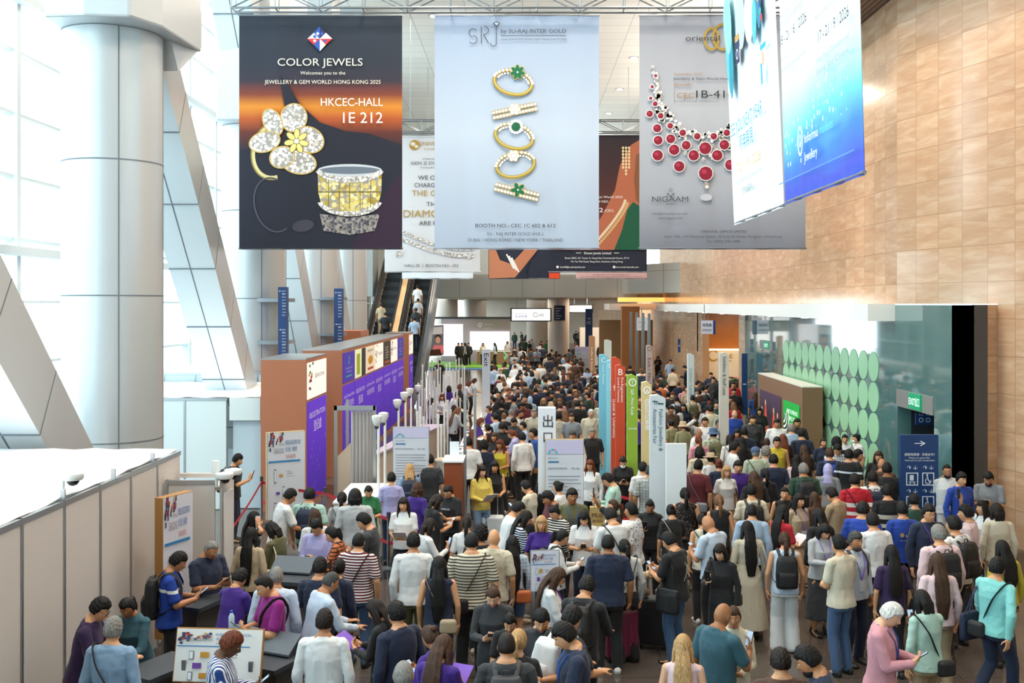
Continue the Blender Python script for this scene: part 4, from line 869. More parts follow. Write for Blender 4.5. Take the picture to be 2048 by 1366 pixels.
t = thing('exit_sign', 'green EXIT sign reflected glass header beyond the disc mural', 'sign', (XW, 34.5, 3.4)); tag(t, 'small green EXIT sign over the far end of the teal glass', 'sign'); box('sign_box', XW-.06, XW, 33.8, 35.6, 3.05, 3.35, M['grey'], t); box('lit_panel', XW-.075, XW-.06, 34.2, 34.9, 3.1, 3.32, mat('exit_green', '#0d8a5c', .5, emit=.5), t)
q = Print((XW-.08, 34.9, 3.1), (0, -1, 0), (0, 0, 1), 1); q.text('EXIT', .35, .11, .12, .5, '#e8fff4', l=1, emit=.8); q.done(t)
# digital display box right
t = thing('display_wall', 'brown free standing display block with two lit screens before the disc mural', 'display', (7.9, 30, 0)); tl = M['brown2']
A = [(7.68, 33.4), (7.6, 27.8), (8.15, 27.8), (8.15, 33.4)]
MB().prism([(x, y, 0) for x, y in A], (0, 0, 2.33)).obj('body', tl, t); MB().prism([(x, y, 2.33) for x, y in A], (0, 0, .03)).obj('top_panel', mat('white_top', '#efe9df', .4), t)
dv = Vector((A[1][0]-A[0][0], A[1][1]-A[0][1], 0)).normalized(); nn = Vector((dv.y, -dv.x, 0)); L0 = 7.18
q = Print(Vector((A[0][0], A[0][1], 0))-nn*0+dv.cross(Vector((0, 0, 1)))*.012, dv, (0, 0, 1), 1)
q.rect(.35, .45, 3.2, 1.86, grad('film_screen', [(0, '#6a3a30'), (.5, '#3a3040'), (1, '#5a3f5a')], .45, 1.86), 1); q.rect(3.5, .45, 5.35, 1.82, ink('#149a3a', .5), 1)
for (u, c, h_) in ((1.2, '#d8463a', .95), (2.3, '#e2553a', .8), (2.8, '#c8ccd6', .7), (.7, '#e8b48a', .7)): q.disc(u, .5+h_*.5, .16, h_*.5, ink(c, .3), l=2); q.disc(u, .55+h_, .08, .1, ink('#e2a98a', .3), l=3)
for k in range(6): q.arc(3.55, 1.35, .1+k*.1, .1+k*.07, .06, ink('#f4f4f0', .5) if k % 2 else ink('#222222'), -90, 30, l=2)
q.text('HAVE YOU EXPERIENCED', 4.55, 1.55, .12, 1.2, '#ffffff', l=3, emit=.6); q.text('JEWELS TOO?', 4.55, 1.36, .12, .7, '#ffffff', l=3, emit=.6)
for k in range(5): q.disc(3.8+.3*k, .7+.1*(k % 2), .2, .24, ink('#0b6a2a', .3), l=2); q.disc(3.85+.3*k, .85+.1*(k % 2), .08, .1, ink('#eef7ee', .5), l=3)
q.done(t)
# cream counter wall in the recess, hanging sign
t = thing('cream_counter_wall', 'cream backlit wall with gold ring lettering in the recess', 'display', (10, 48, 0)); box('panel', 8.4, 11.3, 48.1, 48.35, 0, 2.42, mat('cream_wall', '#ead9bc', .5), t); box('ledge', 8.2, 11.4, 46.8, 48.0, 0, 1.0, mat('dark_counter', '#2c2320', .4), t); box('light_strip', 8.4, 11.3, 48.05, 48.12, 2.42, 2.5, mat('lamp_glow', '#ffe2b0', .5, emit=2), t)
q = Face(48.08); q.arc(1427, 711, 10, 10, 3, '#b78c2e', 40, 320, l=1); q.disc(1444, 713, 4.5, 4.5, '#b78c2e', l=1); q.text('RE', 1458, 712, 9, 15, '#b78c2e', l=1); q.text('Pavilion', 1450, 721, 4, 26, '#b78c2e', l=1)
q.done(t)
t = thing('hanging_sign', 'square white and blue hanging sign above the recess counter', 'sign', atY(1416, 650, 40)); a = atY(1403, 668, 40); b_ = atY(1426, 641, 40); box('face', a[0], b_[0], 40, 40.06, a[2], b_[2], mat('sign_white', '#cfd6e8', .5), t); box('edge', b_[0], b_[0]+.1, 40, 40.4, a[2]-.02, b_[2], M['navy'], t); box('hanger', a[0]+.1, a[0]+.13, 40.02, 40.05, b_[2], 4.58, M['steel'], t)
q = Face(39.98); q.text('展覽廳', 1414, 650, 5, 18, '#2f3542', l=1); q.text('ENTRANCE', 1414, 660, 4, 18, '#2f3542', l=1); q.done(t)
for (px, py0, py1, Y, wd, lab) in ((1356, 678, 705, 44, 5, 'narrow blue wall sign on the far marble pillar'), (1484, 707, 830, 37, 11, 'tall blue wall sign on the marble pillar by the glass')):
    a = atY(px, py1, Y); b_ = atY(px+wd, py0, Y); t = thing('wall_sign', lab, 'sign', a); box('board', a[0], b_[0], Y, Y+.08, a[2], b_[2], M['navy'], t); q = Face(Y-.005); q.text('展覽廳 1', px+wd/2, (py0+py1)/2, 2.4, wd*.7, '#ffffff', l=1); q.done(t)
# long cream side board near the recess, red framed
# ---------------------------------------------------------------- stage and hanging screens far away
Ys = 80; t = thing('stage_backdrop', 'grey stage backdrop with two bright screens at the far end of the hall', 'stage', (-3, Ys, 0))
a = atY(852, 735, Ys); b_ = atY(1021, 635, Ys); box('back_wall', a[0]+1.2, b_[0], Ys, Ys+.3, 0, b_[2], mat('lilac_grey_wall', '#b5aeb2', .6), t); box('top_trim', a[0], b_[0], Ys-.15, Ys, b_[2]-.1, b_[2]+.05, M['dark'], t)
a2 = atY(940, 700, Ys-.1); b2 = atY(1019, 663, Ys-.1); box('bright_screen', a2[0], b2[0], Ys-.12, Ys, a2[2], b2[2], M['screen'], t)
q = Face(Ys-1.6)
a3 = atY(858, 712, Ys-1.5); b3 = atY(926, 648, Ys-1.5); box('video_screen', a3[0], b3[0], Ys-1.55, Ys-1.4, a3[2], b3[2], mat('lit_white_screen', '#efe9f4', .4, emit=.8), t)
q.poly([(860, 652), (887, 650), (887, 710), (860, 711)], ink('#6f6a78', .3), 1); q.poly([(863, 655), (885, 653), (885, 668), (863, 669)], ink('#c9bfc4', .4), 2); q.disc(876, 680, 5, 7, ink('#c98f7a', .4), l=3); q.disc(876, 676, 6, 7, ink('#3a2a2a'), l=2); q.poly([(868, 690), (886, 690), (888, 706), (864, 706)], ink('#d86a74', .4), 4); q.poly([(859, 700), (880, 698), (884, 711), (858, 712)], ink('#5a2a20'), 5); q.done(t)
q = Face(Ys-.03); q.arc(960, 650, 3.4, 3.4, 2.2, '#f6f6fa', l=1); q.text('informa', 977, 649, 3.4, 17, '#f6f6fa', l=1); q.text('markets', 994, 649, 3.4, 15, '#b9d84a', l=1); q.text('Jewellery', 975, 656, 3.2, 16, '#f6f6fa', l=1); q.done(t)
t = thing('stage_floor', 'low stage floor with bright green carpet edge', 'stage', (-3, 74, 0)); a = atY(846, 725, 78)[0]
box('platform', a-.5, -.3, 73, 79.3, 0, .12, mat('green_carpet', '#7fc24a', .8), t); box('blue_runner', a, -.6, 71.5, 72.9, 0, .04, mat('blue_carpet', '#3f6fa6', .8), t)
t = thing('stage_desk', 'long wooden demonstration desk with green emblem on the stage', 'counter', (-2, 77, .12)); a = atY(955, 722, 76.5); b_ = atY(1020, 701, 76.5); box('desk_body', a[0], b_[0], 76, 76.9, .12, 1.05, mat('desk_wood', '#8e7055', .5), t); box('desk_top', a[0]-.05, b_[0]+.05, 75.95, 76.95, 1.05, 1.1, M['white'], t)
q = Face(75.97); q.poly([(1008, 702), (1017, 711), (1009, 721), (1007, 714), (1012, 711), (1006, 706)], '#8fc9b4', 1); q.done(t)
def hang_screen(x0, y0, x1, y1, Y, label, lines):
    a = atY(x0, y1, Y); b_ = atY(x1, y0, Y); t = thing('hanging_screen', label, 'screen', ((a[0]+b_[0])/2, Y, a[2])); box('frame', a[0], b_[0], Y, Y+.2, a[2], b_[2], M['black'], t); k = 2.6*Y/F
    box('panel', a[0]+k, b_[0]-k, Y-.03, Y, a[2]+k*.8, b_[2]-k*.8, M['screen'], t)
    for x in (a[0]+.4, b_[0]-.4): box('hanger', x-.02, x+.02, Y+.08, Y+.12, b_[2], 5.0, M['steel'], t)
    q = Face(Y-.04)
    for (s, u, v, h, w, c) in lines: q.text(s, u, v, h, w, c, l=1)
    q.arc((x0+x1)/2+9, (y0+y1)/2, 4.2, 4.2, 1, '#a08f6a', 40, 320, l=1) if x1-x0 > 60 else None
    q.done(t)
hang_screen(1021, 616, 1103, 643, 66, 'wide white hanging screen over the distant crowd', [('Hong Kong', 1042, 627, 3, 22, '#9aa6c4'), ('香港珠寶', 1042, 633, 4, 24, '#7f8fc0'), ('ORE', 1081, 630, 6, 14, '#a08f6a')])
hang_screen(1137, 609, 1186, 626, 70, 'small plain hanging screen right of the wide one', [])
# far columns, shops, 1C pillar
for (px, Y, r_) in ((1117, 67, .7), (890, 88, 1.1), (950, 90, 1.0), (1075, 85, .9)):
    x = (px-CX)*Y/F; MB().lathe([(r_, 0), (r_, 5.0)], 32, (x, Y, 0)).obj('column_far', mat('far_column_paint', '#c8bfb4', .5), smooth=True, kind=ST)
t = thing('column_sign', 'dark blue notice on the distant round column', 'sign', atY(1118, 620, 66)); a = atY(1108, 641, 66.1); b_ = atY(1130, 611, 66.1); box('board', a[0], b_[0], 66.0, 66.2, a[2], b_[2], mat('navy_dark', '#22304f', .5), t)
q = Face(65.98)
for j in range(5): q.poly([(1111, 616+j*5), (1111+12-(j % 3)*3, 616+j*5), (1111+12-(j % 3)*3, 617.6+j*5), (1111, 617.6+j*5)], '#c9d2e4', 1)
q.done(t)
x_ = atY(1178, 650, 64); t = thing('hall_pillar_sign', 'blue pillar sign reading 1C in the distance', 'sign', (x_[0], 64, 0)); box('pillar', x_[0]-.22, x_[0]+.22, 64, 64.3, 0, 4.3, M['navy'], t); q = Face(63.97); q.text('1C', 1178, 645, 6, 8, '#ffffff', l=1); q.text('Hall', 1178, 637, 3, 6, '#ffffff', l=1); q.done(t)
for k, (px, py0, py1, Y, wd, col, lab) in enumerate(((1200, 640, 676, 62, 3.2, '#a07850', 'brown kiosk block behind the distant tan sign'), (1244, 613, 700, 58, 1.0, '#b0703a', 'orange wooden pillar far down the right side'), (1160, 655, 690, 75, 1.6, '#d8d4cc', 'white poster stand far down the hall, left of two'), (1176, 655, 690, 76, 1.2, '#c9b8b0', 'pale poster stand far down the hall, right of two'))):
    a = atY(px, py1, Y); b_ = atY(px, py0, Y); t = thing('display_block', lab, 'display', (a[0], Y, 0)); box('body', a[0], a[0]+wd, Y, Y+.8, 0, b_[2], mat('block_paint', col, .5), t); box('plinth', a[0]-.05, a[0]+wd+.05, Y-.05, Y+.85, 0, .1, M['dark'], t)
for k in range(4):
    px = 1262+k*12; Y = 52-3*k; x = (px-CX)*Y/F; t = thing('door_frame_post', 'slim silver door post of the far glass doors', 'post', (x, Y, 0), group='silver posts of the far glass doors'); box('post', x-.06, x+.06, Y-.06, Y+.06, 0, 4.2, M['steel'], t); box('base_plate', x-.1, x+.1, Y-.1, Y+.1, 0, .05, M['dark'], t)
t = thing('hanging_sign', 'white hanging sign near the far glass doors', 'sign', atY(1285, 640, 48)); a = atY(1274, 661, 48); b_ = atY(1295, 635, 48); box('face', a[0], b_[0], 48, 48.1, a[2], b_[2], mat('sign_white', '#dfe3ee', .5), t); box('hanger', a[0]+.2, a[0]+.24, 48.03, 48.06, b_[2], 4.4, M['steel'], t); q = Face(47.98); q.text('VISITOR', 1284, 645, 4, 14, '#8b93b0', l=1); q.text('LANE', 1284, 653, 4, 10, '#8b93b0', l=1); q.done(t)
# ---------------------------------------------------------------- folding-door enclosure
t = thing('storage_enclosure', 'silver framed enclosure with white folding curtain door beside the notice board', 'enclosure', (-3.3, 21.3, 0)); a = atY(668, 812, 21); b_ = atY(751, 812, 21); zt2 = b_[2]
for (x, y) in ((a[0], 21), (b_[0]-.05, 21), (a[0], 22.4)): box('post', x, x+.06, y, y+.06, 0, zt2, M['alu'], t)
box('top_rail', a[0], b_[0], 21, 21.06, zt2-.09, zt2, M['alu'], t); MB().prism([(a[0]+.05, 21.03, 0), (a[0]+.34, 21.03, 0), (a[0]+.34, 21.03, 1.75), (a[0]+.05, 21.03, 1.45)], (0, .03, 0)).obj('low_panel', mat('beige_board', '#c3b09c', .5), t)
mb = MB(); xs = [a[0]+.33+k*(b_[0]-a[0]-.40)/12 for k in range(13)]
for k in range(12): y0, y1 = (21.02, 21.12) if k % 2 else (21.12, 21.02); mb.prism([(xs[k], y0, .04), (xs[k+1], y1, .04), (xs[k+1], y1+.02, .04), (xs[k], y0+.02, .04)], (0, 0, zt2-.15))
mb.obj('folding_door', mat('white_fold', '#d4d0d0', .4), t)
# wooden ramped side board running to the back
t = thing('counter_front_board', 'long sloping beige counter front behind the sensor poles', 'counter', (-3, 26, 0)); MB().prism([(-3.6, 22.6, 0), (-2.3, 29.5, 0), (-2.3, 29.5, 1.1), (-3.6, 22.6, 1.1)], (-.06, 0, 0)).obj('front', mat('beige_board', '#c3b09c', .5), t); MB().prism([(-3.66, 22.6, 1.1), (-3.55, 22.6, 1.1), (-2.25, 29.5, 1.1), (-2.9, 29.5, 1.1)], (0, 0, .04)).obj('top', mat('lilac_top', '#b9a8bf', .4), t)
# table by the enclosure and wood pedestal
def table(name, label, x0, x1, y0, y1, z, tm, bm, papers=0):
    t = thing(name, label, 'table', ((x0+x1)/2, (y0+y1)/2, 0)); box('top', x0, x1, y0, y1, z-.04, z, tm, t, bevel=.005)
    box('front_panel', x0+.03, x1-.03, y0+.02, y0+.05, 0, z-.04, bm, t)
    for (x, y) in ((x0+.03, y1-.08), (x1-.08, y1-.08)): box('leg', x, x+.05, y, y+.05, 0, z-.04, M['steel'], t)
    for s in (x0+.01, x1-.03): box('side_panel', s, s+.02, y0+.05, y1-.08, 0, z-.04, bm, t)
    for k in range(papers):
        r_ = random.Random(k+int(x0*10)); x = r_.uniform(x0+.1, x1-.35); y = r_.uniform(y0+.1, y1-.4)
        tag(box('paper_stack', x, x+.21, y, y+.3, z, z+.02+.03*r_.random(), mat('paper', '#ece9e4', .7)), 'stack of white forms on '+' '.join(label.split(',')[-1].split()[:9]), 'paper stack', 'form stacks on the white counters')
    return t
a = at(690, 1100)
table('service_table', 'white service table with forms beside the folding door', -3.45, -2.55, 18.6, 20.6, 1.0, M['white'], mat('cream_board', '#ddd5ca', .5), 3)
t = thing('wooden_lectern', 'reddish brown wooden pedestal desk with white top by the queue rope', 'lectern', (-1.25, 18.6, 0)); x0_, _, z_ = atY(888, 925, 18.3); x1_ = atY(918, 925, 18.3)[0]
box('cabinet', x0_, x1_+.05, 18.3, 19.0, 0, z_, mat('cherry_wood', '#8a4322', .4, vary=.12, vscale=5), t); box('top', x0_-.03, x1_+.08, 18.27, 19.03, z_, z_+.03, M['white'], t)
tag(box('paper_sign', x0_+.08, x0_+.25, 18.6, 18.63, z_+.03, z_+.33, mat('paper', '#e6ecf4', .6)), 'white paper card standing on the wooden pedestal desk', 'sign')
# registration counters receding down the middle with laptops
for i in range(9):
    y = 22.5+i*3.2; x = -1.35+(i*.12)
    table('registration_counter', f'white registration counter with paper stacks, {["nearest","second","third","fourth","fifth","sixth","seventh","eighth","farthest"][i]} in the row behind the purple shirted staff', x-.35, x+.35, y, y+2.9, 1.05, M['white'], mat('counter_side', '#c9c2bc', .5), 4 if i < 6 else 2)
    for j in range(3 if i < 6 else 0):
        yy = y+.5+j*.9; tt = thing('laptop', 'dark laptop open on a registration counter', 'laptop', (x, yy, 1.05), group=f'laptops on the counter number {i}'); tt['group'] = 'laptops on the registration counters'
        box('base', x-.3, x-.08, yy, yy+.3, 1.05, 1.07, M['dark'], tt); T = Matrix.Translation((x-.08, yy, 1.07)) @ Matrix.Rotation(R(20), 4, 'Y'); MB().box(0, .015, 0, .3, 0, .2, T=T).obj('screen', M['black'], tt)
# near diagonal laptop counter
# sensor poles and slim white posts in the staff area
def stanchion(x, y, label=None, h=.98, grp=None, name='queue_post'):
    t = thing(name, label or 'slim steel queue post', 'queue post', (x, y, 0), group=grp); MB().lathe([(.16, 0), (.16, .015), (.05, .03), (.03, .04)], 20, (x, y, 0)).obj('base', M['steel'], t, smooth=True); MB().lathe([(.028, .03), (.028, h-.1)], 14, (x, y, 0)).obj('pole', M['white'] if h > 1.2 else M['steel'], t, smooth=True); MB().lathe([(.036, h-.1), (.036, h)], 14, (x, y, 0)).obj('belt_head', M['white'] if h > 1.2 else M['dark'], t, smooth=True); return t
def belt(x0, y0, x1, y1, z, label, grp=None):
    mb = MB(); n = 8; v = []; 
    for i in range(n+1):
        a = i/n; s_ = -.03*math.sin(a*math.pi); x = x0+(x1-x0)*a; y = y0+(y1-y0)*a
        v += [(x, y, z+s_-.028), (x, y, z+s_+.028)]
    d = Vector((y1-y0, x0-x1, 0)).normalized()*.004; k = len(v); v += [tuple(Vector(p)+d) for p in v]
    f = [(2*i, 2*i+2, 2*i+3, 2*i+1) for i in range(n)]+[(k+2*i, k+2*i+1, k+2*i+3, k+2*i+2) for i in range(n)]+[(2*i, k+2*i, k+2*i+2, 2*i+2) for i in range(n)]+[(2*i+1, 2*i+3, k+2*i+3, k+2*i+1) for i in range(n)]
    mb.add(v, f); o = mb.obj('queue_belt', M['red']); tag(o, label, 'belt', grp); return o
posts = [(463, 1014, 17.0), (523, 975, 21.5), (650, 960, 20.2), (735, 955, 19.0), (777, 985, 17.8), (1160, 985, 18.0), (1210, 900, 20.5), (1280, 905, 19.5)]
P_ = [((px-CX)*Y/F, Y) for px, py, Y in posts]
nm = ['nearest the man in black', 'behind the man in black by the tower', 'before the purple tower panel', 'beside the service table', 'in front of the striped group', 'by the wooden pedestal desk', 'right of the 出口 pillar', 'before the green kiosk sign']
P_[5] = ((912-CX)*17.2/F, 17.2)
for k, (x, y) in enumerate(P_): stanchion(x, y, 'steel queue post with red belt '+nm[k])
for (i, j, lab) in ((0, 1, 'red queue belt slanting up beside the man in black'), (1, 2, 'red queue belt crossing in front of the nearest tower'), (2, 3, 'red queue belt before the service table'), (2, 4, 'red queue belt behind the two ponytailed women'), (6, 7, 'red queue belt in front of the green and cream totem signs'), (4, 5, 'red queue belt in front of the notice board')):
    for z in ((.86,) if i in (2, 0) and j != 4 else (.86, .45)): belt(*P_[i], *P_[j], z, ('upper ' if z > .5 else 'lower ')+lab)
rnd = random.Random(12)
for i in range(46):
    y = 24.5+i*.62; px = 828+((i*53) % 100)*.9+(i*.45); x = (px-CX)*y/F
    if abs(x+1.3) < .6 and y > 22: x -= .9
    stanchion(x, y, 'slim white barrier post in the roped staff lanes', 1.9 if i % 3 else 1.5, 'white barrier posts in the roped staff lanes', 'barrier_post')
for k, (px, py, Y) in enumerate(((757, 838, 19.5), (770, 832, 20.3), (797, 805, 24), (822, 782, 27), (811, 790, 25.2), (838, 775, 29.5))):
    x = (px-CX)*Y/F; zt3 = H-(py-HY)*Y/F; zt3 = min(zt3, 2.6); t = thing('sensor_pole', ['nearest white sensor pole with camera head, left of two', 'nearest white sensor pole with camera head, right of two', 'third white sensor pole rising before the purple panels', 'fifth white sensor pole before the purple panels', 'fourth white sensor pole before the purple panels', 'farthest white sensor pole before the purple panels'][k], 'sensor pole', (x, Y, 0))
    MB().lathe([(.2, 0), (.2, .02), (.03, .03)], 18, (x, Y, 0)).obj('base', M['white'], t); MB().cyl((x, Y, .02), (x, Y, zt3), .026, n=12).obj('pole', M['white'], t, smooth=True); MB().lathe([(.02, -.14), (.05, -.12), (.085, -.05), (.1, 0), (.1, .06), (.03, .08)], 18, (x-.03, Y, zt3)).obj('camera_head', M['white'], t, smooth=True); MB().lathe([(.01, -.2), (.04, -.18), (.05, -.14)], 12, (x-.03, Y, zt3)).obj('lens', M['dark'], t)
for (px, py0, Y, lab) in ((930, 790, 20.5, 'tall white aluminium post beside the registration counters'), (950, 775, 23, 'tall thin aluminium post further along the counters')):
    x = (px-CX)*Y/F; t = thing('aluminium_post', lab, 'post', (x, Y, 0)); box('post', x-.03, x+.03, Y-.03, Y+.03, 0, atY(px, py0, Y)[2], M['alu'], t); box('foot', x-.12, x+.12, Y-.12, Y+.12, 0, .02, M['steel'], t)
x, y, _ = at(886, 985); t = thing('bar_stool', 'white tulip shaped stool behind the laptop counter', 'stool', (x, y, 0)); MB().lathe([(.2, 0), (.2, .02), (.05, .06), (.035, .45), (.08, .62), (.19, .78), (.2, .8)], 24, (x, y, 0)).obj('shell', M['white'], t, smooth=True); MB().lathe([(.17, .8), (.17, .83), (.1, .84)], 24, (x, y, 0)).obj('cushion', mat('beige_cushion', '#cbb89e', .8), t, smooth=True)

# ---------------------------------------------------------------- charcoal self-registration desks, lower left
def kiosk(label, x, y, rz, w=1.5, d=.75, h=1.02, screen=True):
    t = thing('kiosk_desk', label, 'desk', (x, y, 0)); T = Matrix.Translation((x, y, 0)) @ Matrix.Rotation(R(rz), 4, 'Z'); dk = M['dark']
    MB().box(-w/2, w/2, -d/2, d/2, h-.05, h, T=T).obj('desk_top', dk, t)
    MB().prism([T @ Vector(p) for p in ((-w/2+.05, -d/2+.08, 0), (-w/2+.05, d/2-.08, 0), (-w/2+.05, d/2-.08, h-.05), (-w/2+.05, -d/2+.08, h-.05))], T.to_3x3() @ Vector((w-.1, 0, 0))).obj('pedestal', mat('charcoal_side', '#4a4643', .5), t)
    if screen:
        MB().prism([T @ Vector(p) for p in ((-w*.40, .1, h), (-w*.40, .28, h), (-w*.40, .28, h+.15))], T.to_3x3() @ Vector((w*.8, 0, 0))).obj('screen_wedge', dk, t)
        MB().prism([T @ Vector(p) for p in ((-w*.42, .08, h+.02), (-w*.42, .30, h+.17), (-w*.42, .30, h+.19), (-w*.42, .08, h+.04))], T.to_3x3() @ Vector((w*.84, 0, 0))).obj('tilted_screen', mat('screen_back', '#5b6067', .35), t)
    return t
kiosk('charcoal desk in front of the two men in blue and navy shirts', *at(412, 1190, 1.02)[:2], 70, .9, .5, 1.0, False)
kiosk('charcoal kiosk desk with tilted screen behind the magenta shirted man', *at(574, 1150, 1.12)[:2], -12, .66, .5, 1.1)
kiosk('charcoal kiosk desk with pale tilted screen in front of the purple shirted man', *at(500, 1312, 1.0)[:2], -24, 1.0, .5, 1.0)
kiosk('charcoal desk between the teal shirted woman and the placard', *at(322, 1330, 1.0)[:2], 62, .7, .45, 1.0, False)
kiosk('charcoal desk at the bottom edge right of the placard', *at(500, 1385, .98)[:2], -6, 1.25, .5, .98, False)
x, y, z = at(463, 1242, 1.12); t = thing('water_bottle', 'small clear water bottle with blue cap on the charcoal desk', 'bottle', (x, y, 1.02)); MB().lathe([(.03, 0), (.033, .02), (.033, .15), (.014, .19)], 14, (x, y, 1.02)).obj('bottle_body', mat('clear_plastic', '#cfe4ee', .1), t, smooth=True); MB().cyl((x, y, 1.21), (x, y, 1.235), .015, n=12).obj('cap', mat('blue_cap', '#2f6fd0', .5), t)
# planters etc. on the counter of the recess, far
t = thing('flower_box', 'row of pink and green flowers on the recess counter', 'flowers', atY(1465, 748, 46.9)); a = atY(1465, 748, 46.9)
mb = MB(); rnd = random.Random(5)
for k in range(60):
    mb.lathe([(.01, -.05), (.07, 0), (.01, .05)], 6, (a[0]-.3+rnd.random()*1.2, 47+rnd.random()*.4, 1.08+rnd.random()*.18), ink(rnd.choice(['#4a7a3a', '#3f6a30', '#c86a8a', '#d98aa0'])))
mb.obj('blossoms', parent=t); box('trough', a[0]-.4, a[0]+1.0, 46.95, 47.4, 1.0, 1.08, M['dark'], t)
t = thing('help_table', 'small white help table right of the notice board by the pillar sign', 'table', (1.4, 16.9, 0)); box('top', 1.05, 1.85, 16.6, 17.15, .95, .98, M['white'], t); box('front_panel', 1.08, 1.82, 16.63, 16.65, .05, .95, M['white'], t)
for x_ in (1.08, 1.79): box('leg', x_, x_+.03, 17.08, 17.11, 0, .95, M['steel'], t)
t = thing('shopping_bag', 'tan paper shopping bag with dark red lettering on the help table', 'bag', (1.22, 16.72, .98)); MB().prism([(1.10, 16.66, .98), (1.34, 16.66, .98), (1.34, 16.78, .98), (1.10, 16.78, .98)], (0, 0, .31)).obj('bag_body', mat('kraft_paper', '#c0a468', .8), t)
for y_ in (16.66, 16.775): MB().cyl((1.16, y_, 1.28), (1.18, y_, 1.39), .006, n=6).cyl((1.18, y_, 1.39), (1.26, y_, 1.39), .006, n=6).cyl((1.26, y_, 1.39), (1.28, y_, 1.28), .006, n=6).obj('handle', M['brown2'], t)
q = Print((1.10, 16.655, .98), (1, 0, 0), (0, 0, 1), 1); q.text('MUJI', .12, .19, .07, .18, '#6a1420', l=1); q.text('無印良品', .12, .09, .04, .16, '#6a1420', l=1); q.done(t)
# suitcases
def suitcase(x, y, rz, col, label, h=.68):
    t = thing('suitcase', label, 'suitcase', (x, y, 0), R(rz)); T = Matrix.Translation((x, y, 0)) @ Matrix.Rotation(R(rz), 4, 'Z'); mb = MB().box(-.21, .21, -.13, .13, .06, h, T=T); mb.obj('shell', mat('suitcase_shell', col, .35), t, bevel=.035)
    m = MB(); 
    for k in range(5): m.box(-.16+k*.08-.008, -.16+k*.08+.008, -.137, .137, .1, h-.05, T=T)
    m.obj('rib', mat('suitcase_shell', col, .4), t)
    for sx in (-.16, .16):
        MB().cyl(T @ Vector((sx, -.09, .03)), T @ Vector((sx, -.06, .03)), .03, n=12).obj('wheel', M['rubber'], t); MB().cyl(T @ Vector((sx, .06, .03)), T @ Vector((sx, .09, .03)), .03, n=12).obj('wheel', M['rubber'], t)
    MB().box(-.1, -.085, .09, .105, h, h+.38, T=T).box(.085, .1, .09, .105, h, h+.38, T=T).box(-.1, .1, .085, .11, h+.37, h+.4, T=T).obj('pull_handle', M['alu'], t)
suitcase(*at(1241, 1320)[:2], 10, '#6e1236', 'burgundy suitcase standing beside the woman in wide black trousers'); suitcase(*at(1305, 1295)[:2], -15, '#1c1d20', 'black suitcase with beige neck pillow right of the burgundy one')
x, y, _ = at(1305, 1295); mb = MB(); n = 20
pts = [(x+.14*math.cos(R(-60+300*k/n)), y-.02+.05*math.sin(k), .86+.15*math.sin(R(-60+300*k/n))) for k in range(n+1)]
for k in range(n): mb.cyl(pts[k], pts[k+1], .05, n=10)
tag(mb.obj('neck_pillow', mat('beige_pillow', '#c9ad8c', .9)), 'beige neck pillow resting on the black suitcase', 'pillow')
suitcase(*at(985, 1105)[:2], 0, '#dfe3e6', 'white suitcase with raised handle beside the woman in the yellow jacket')
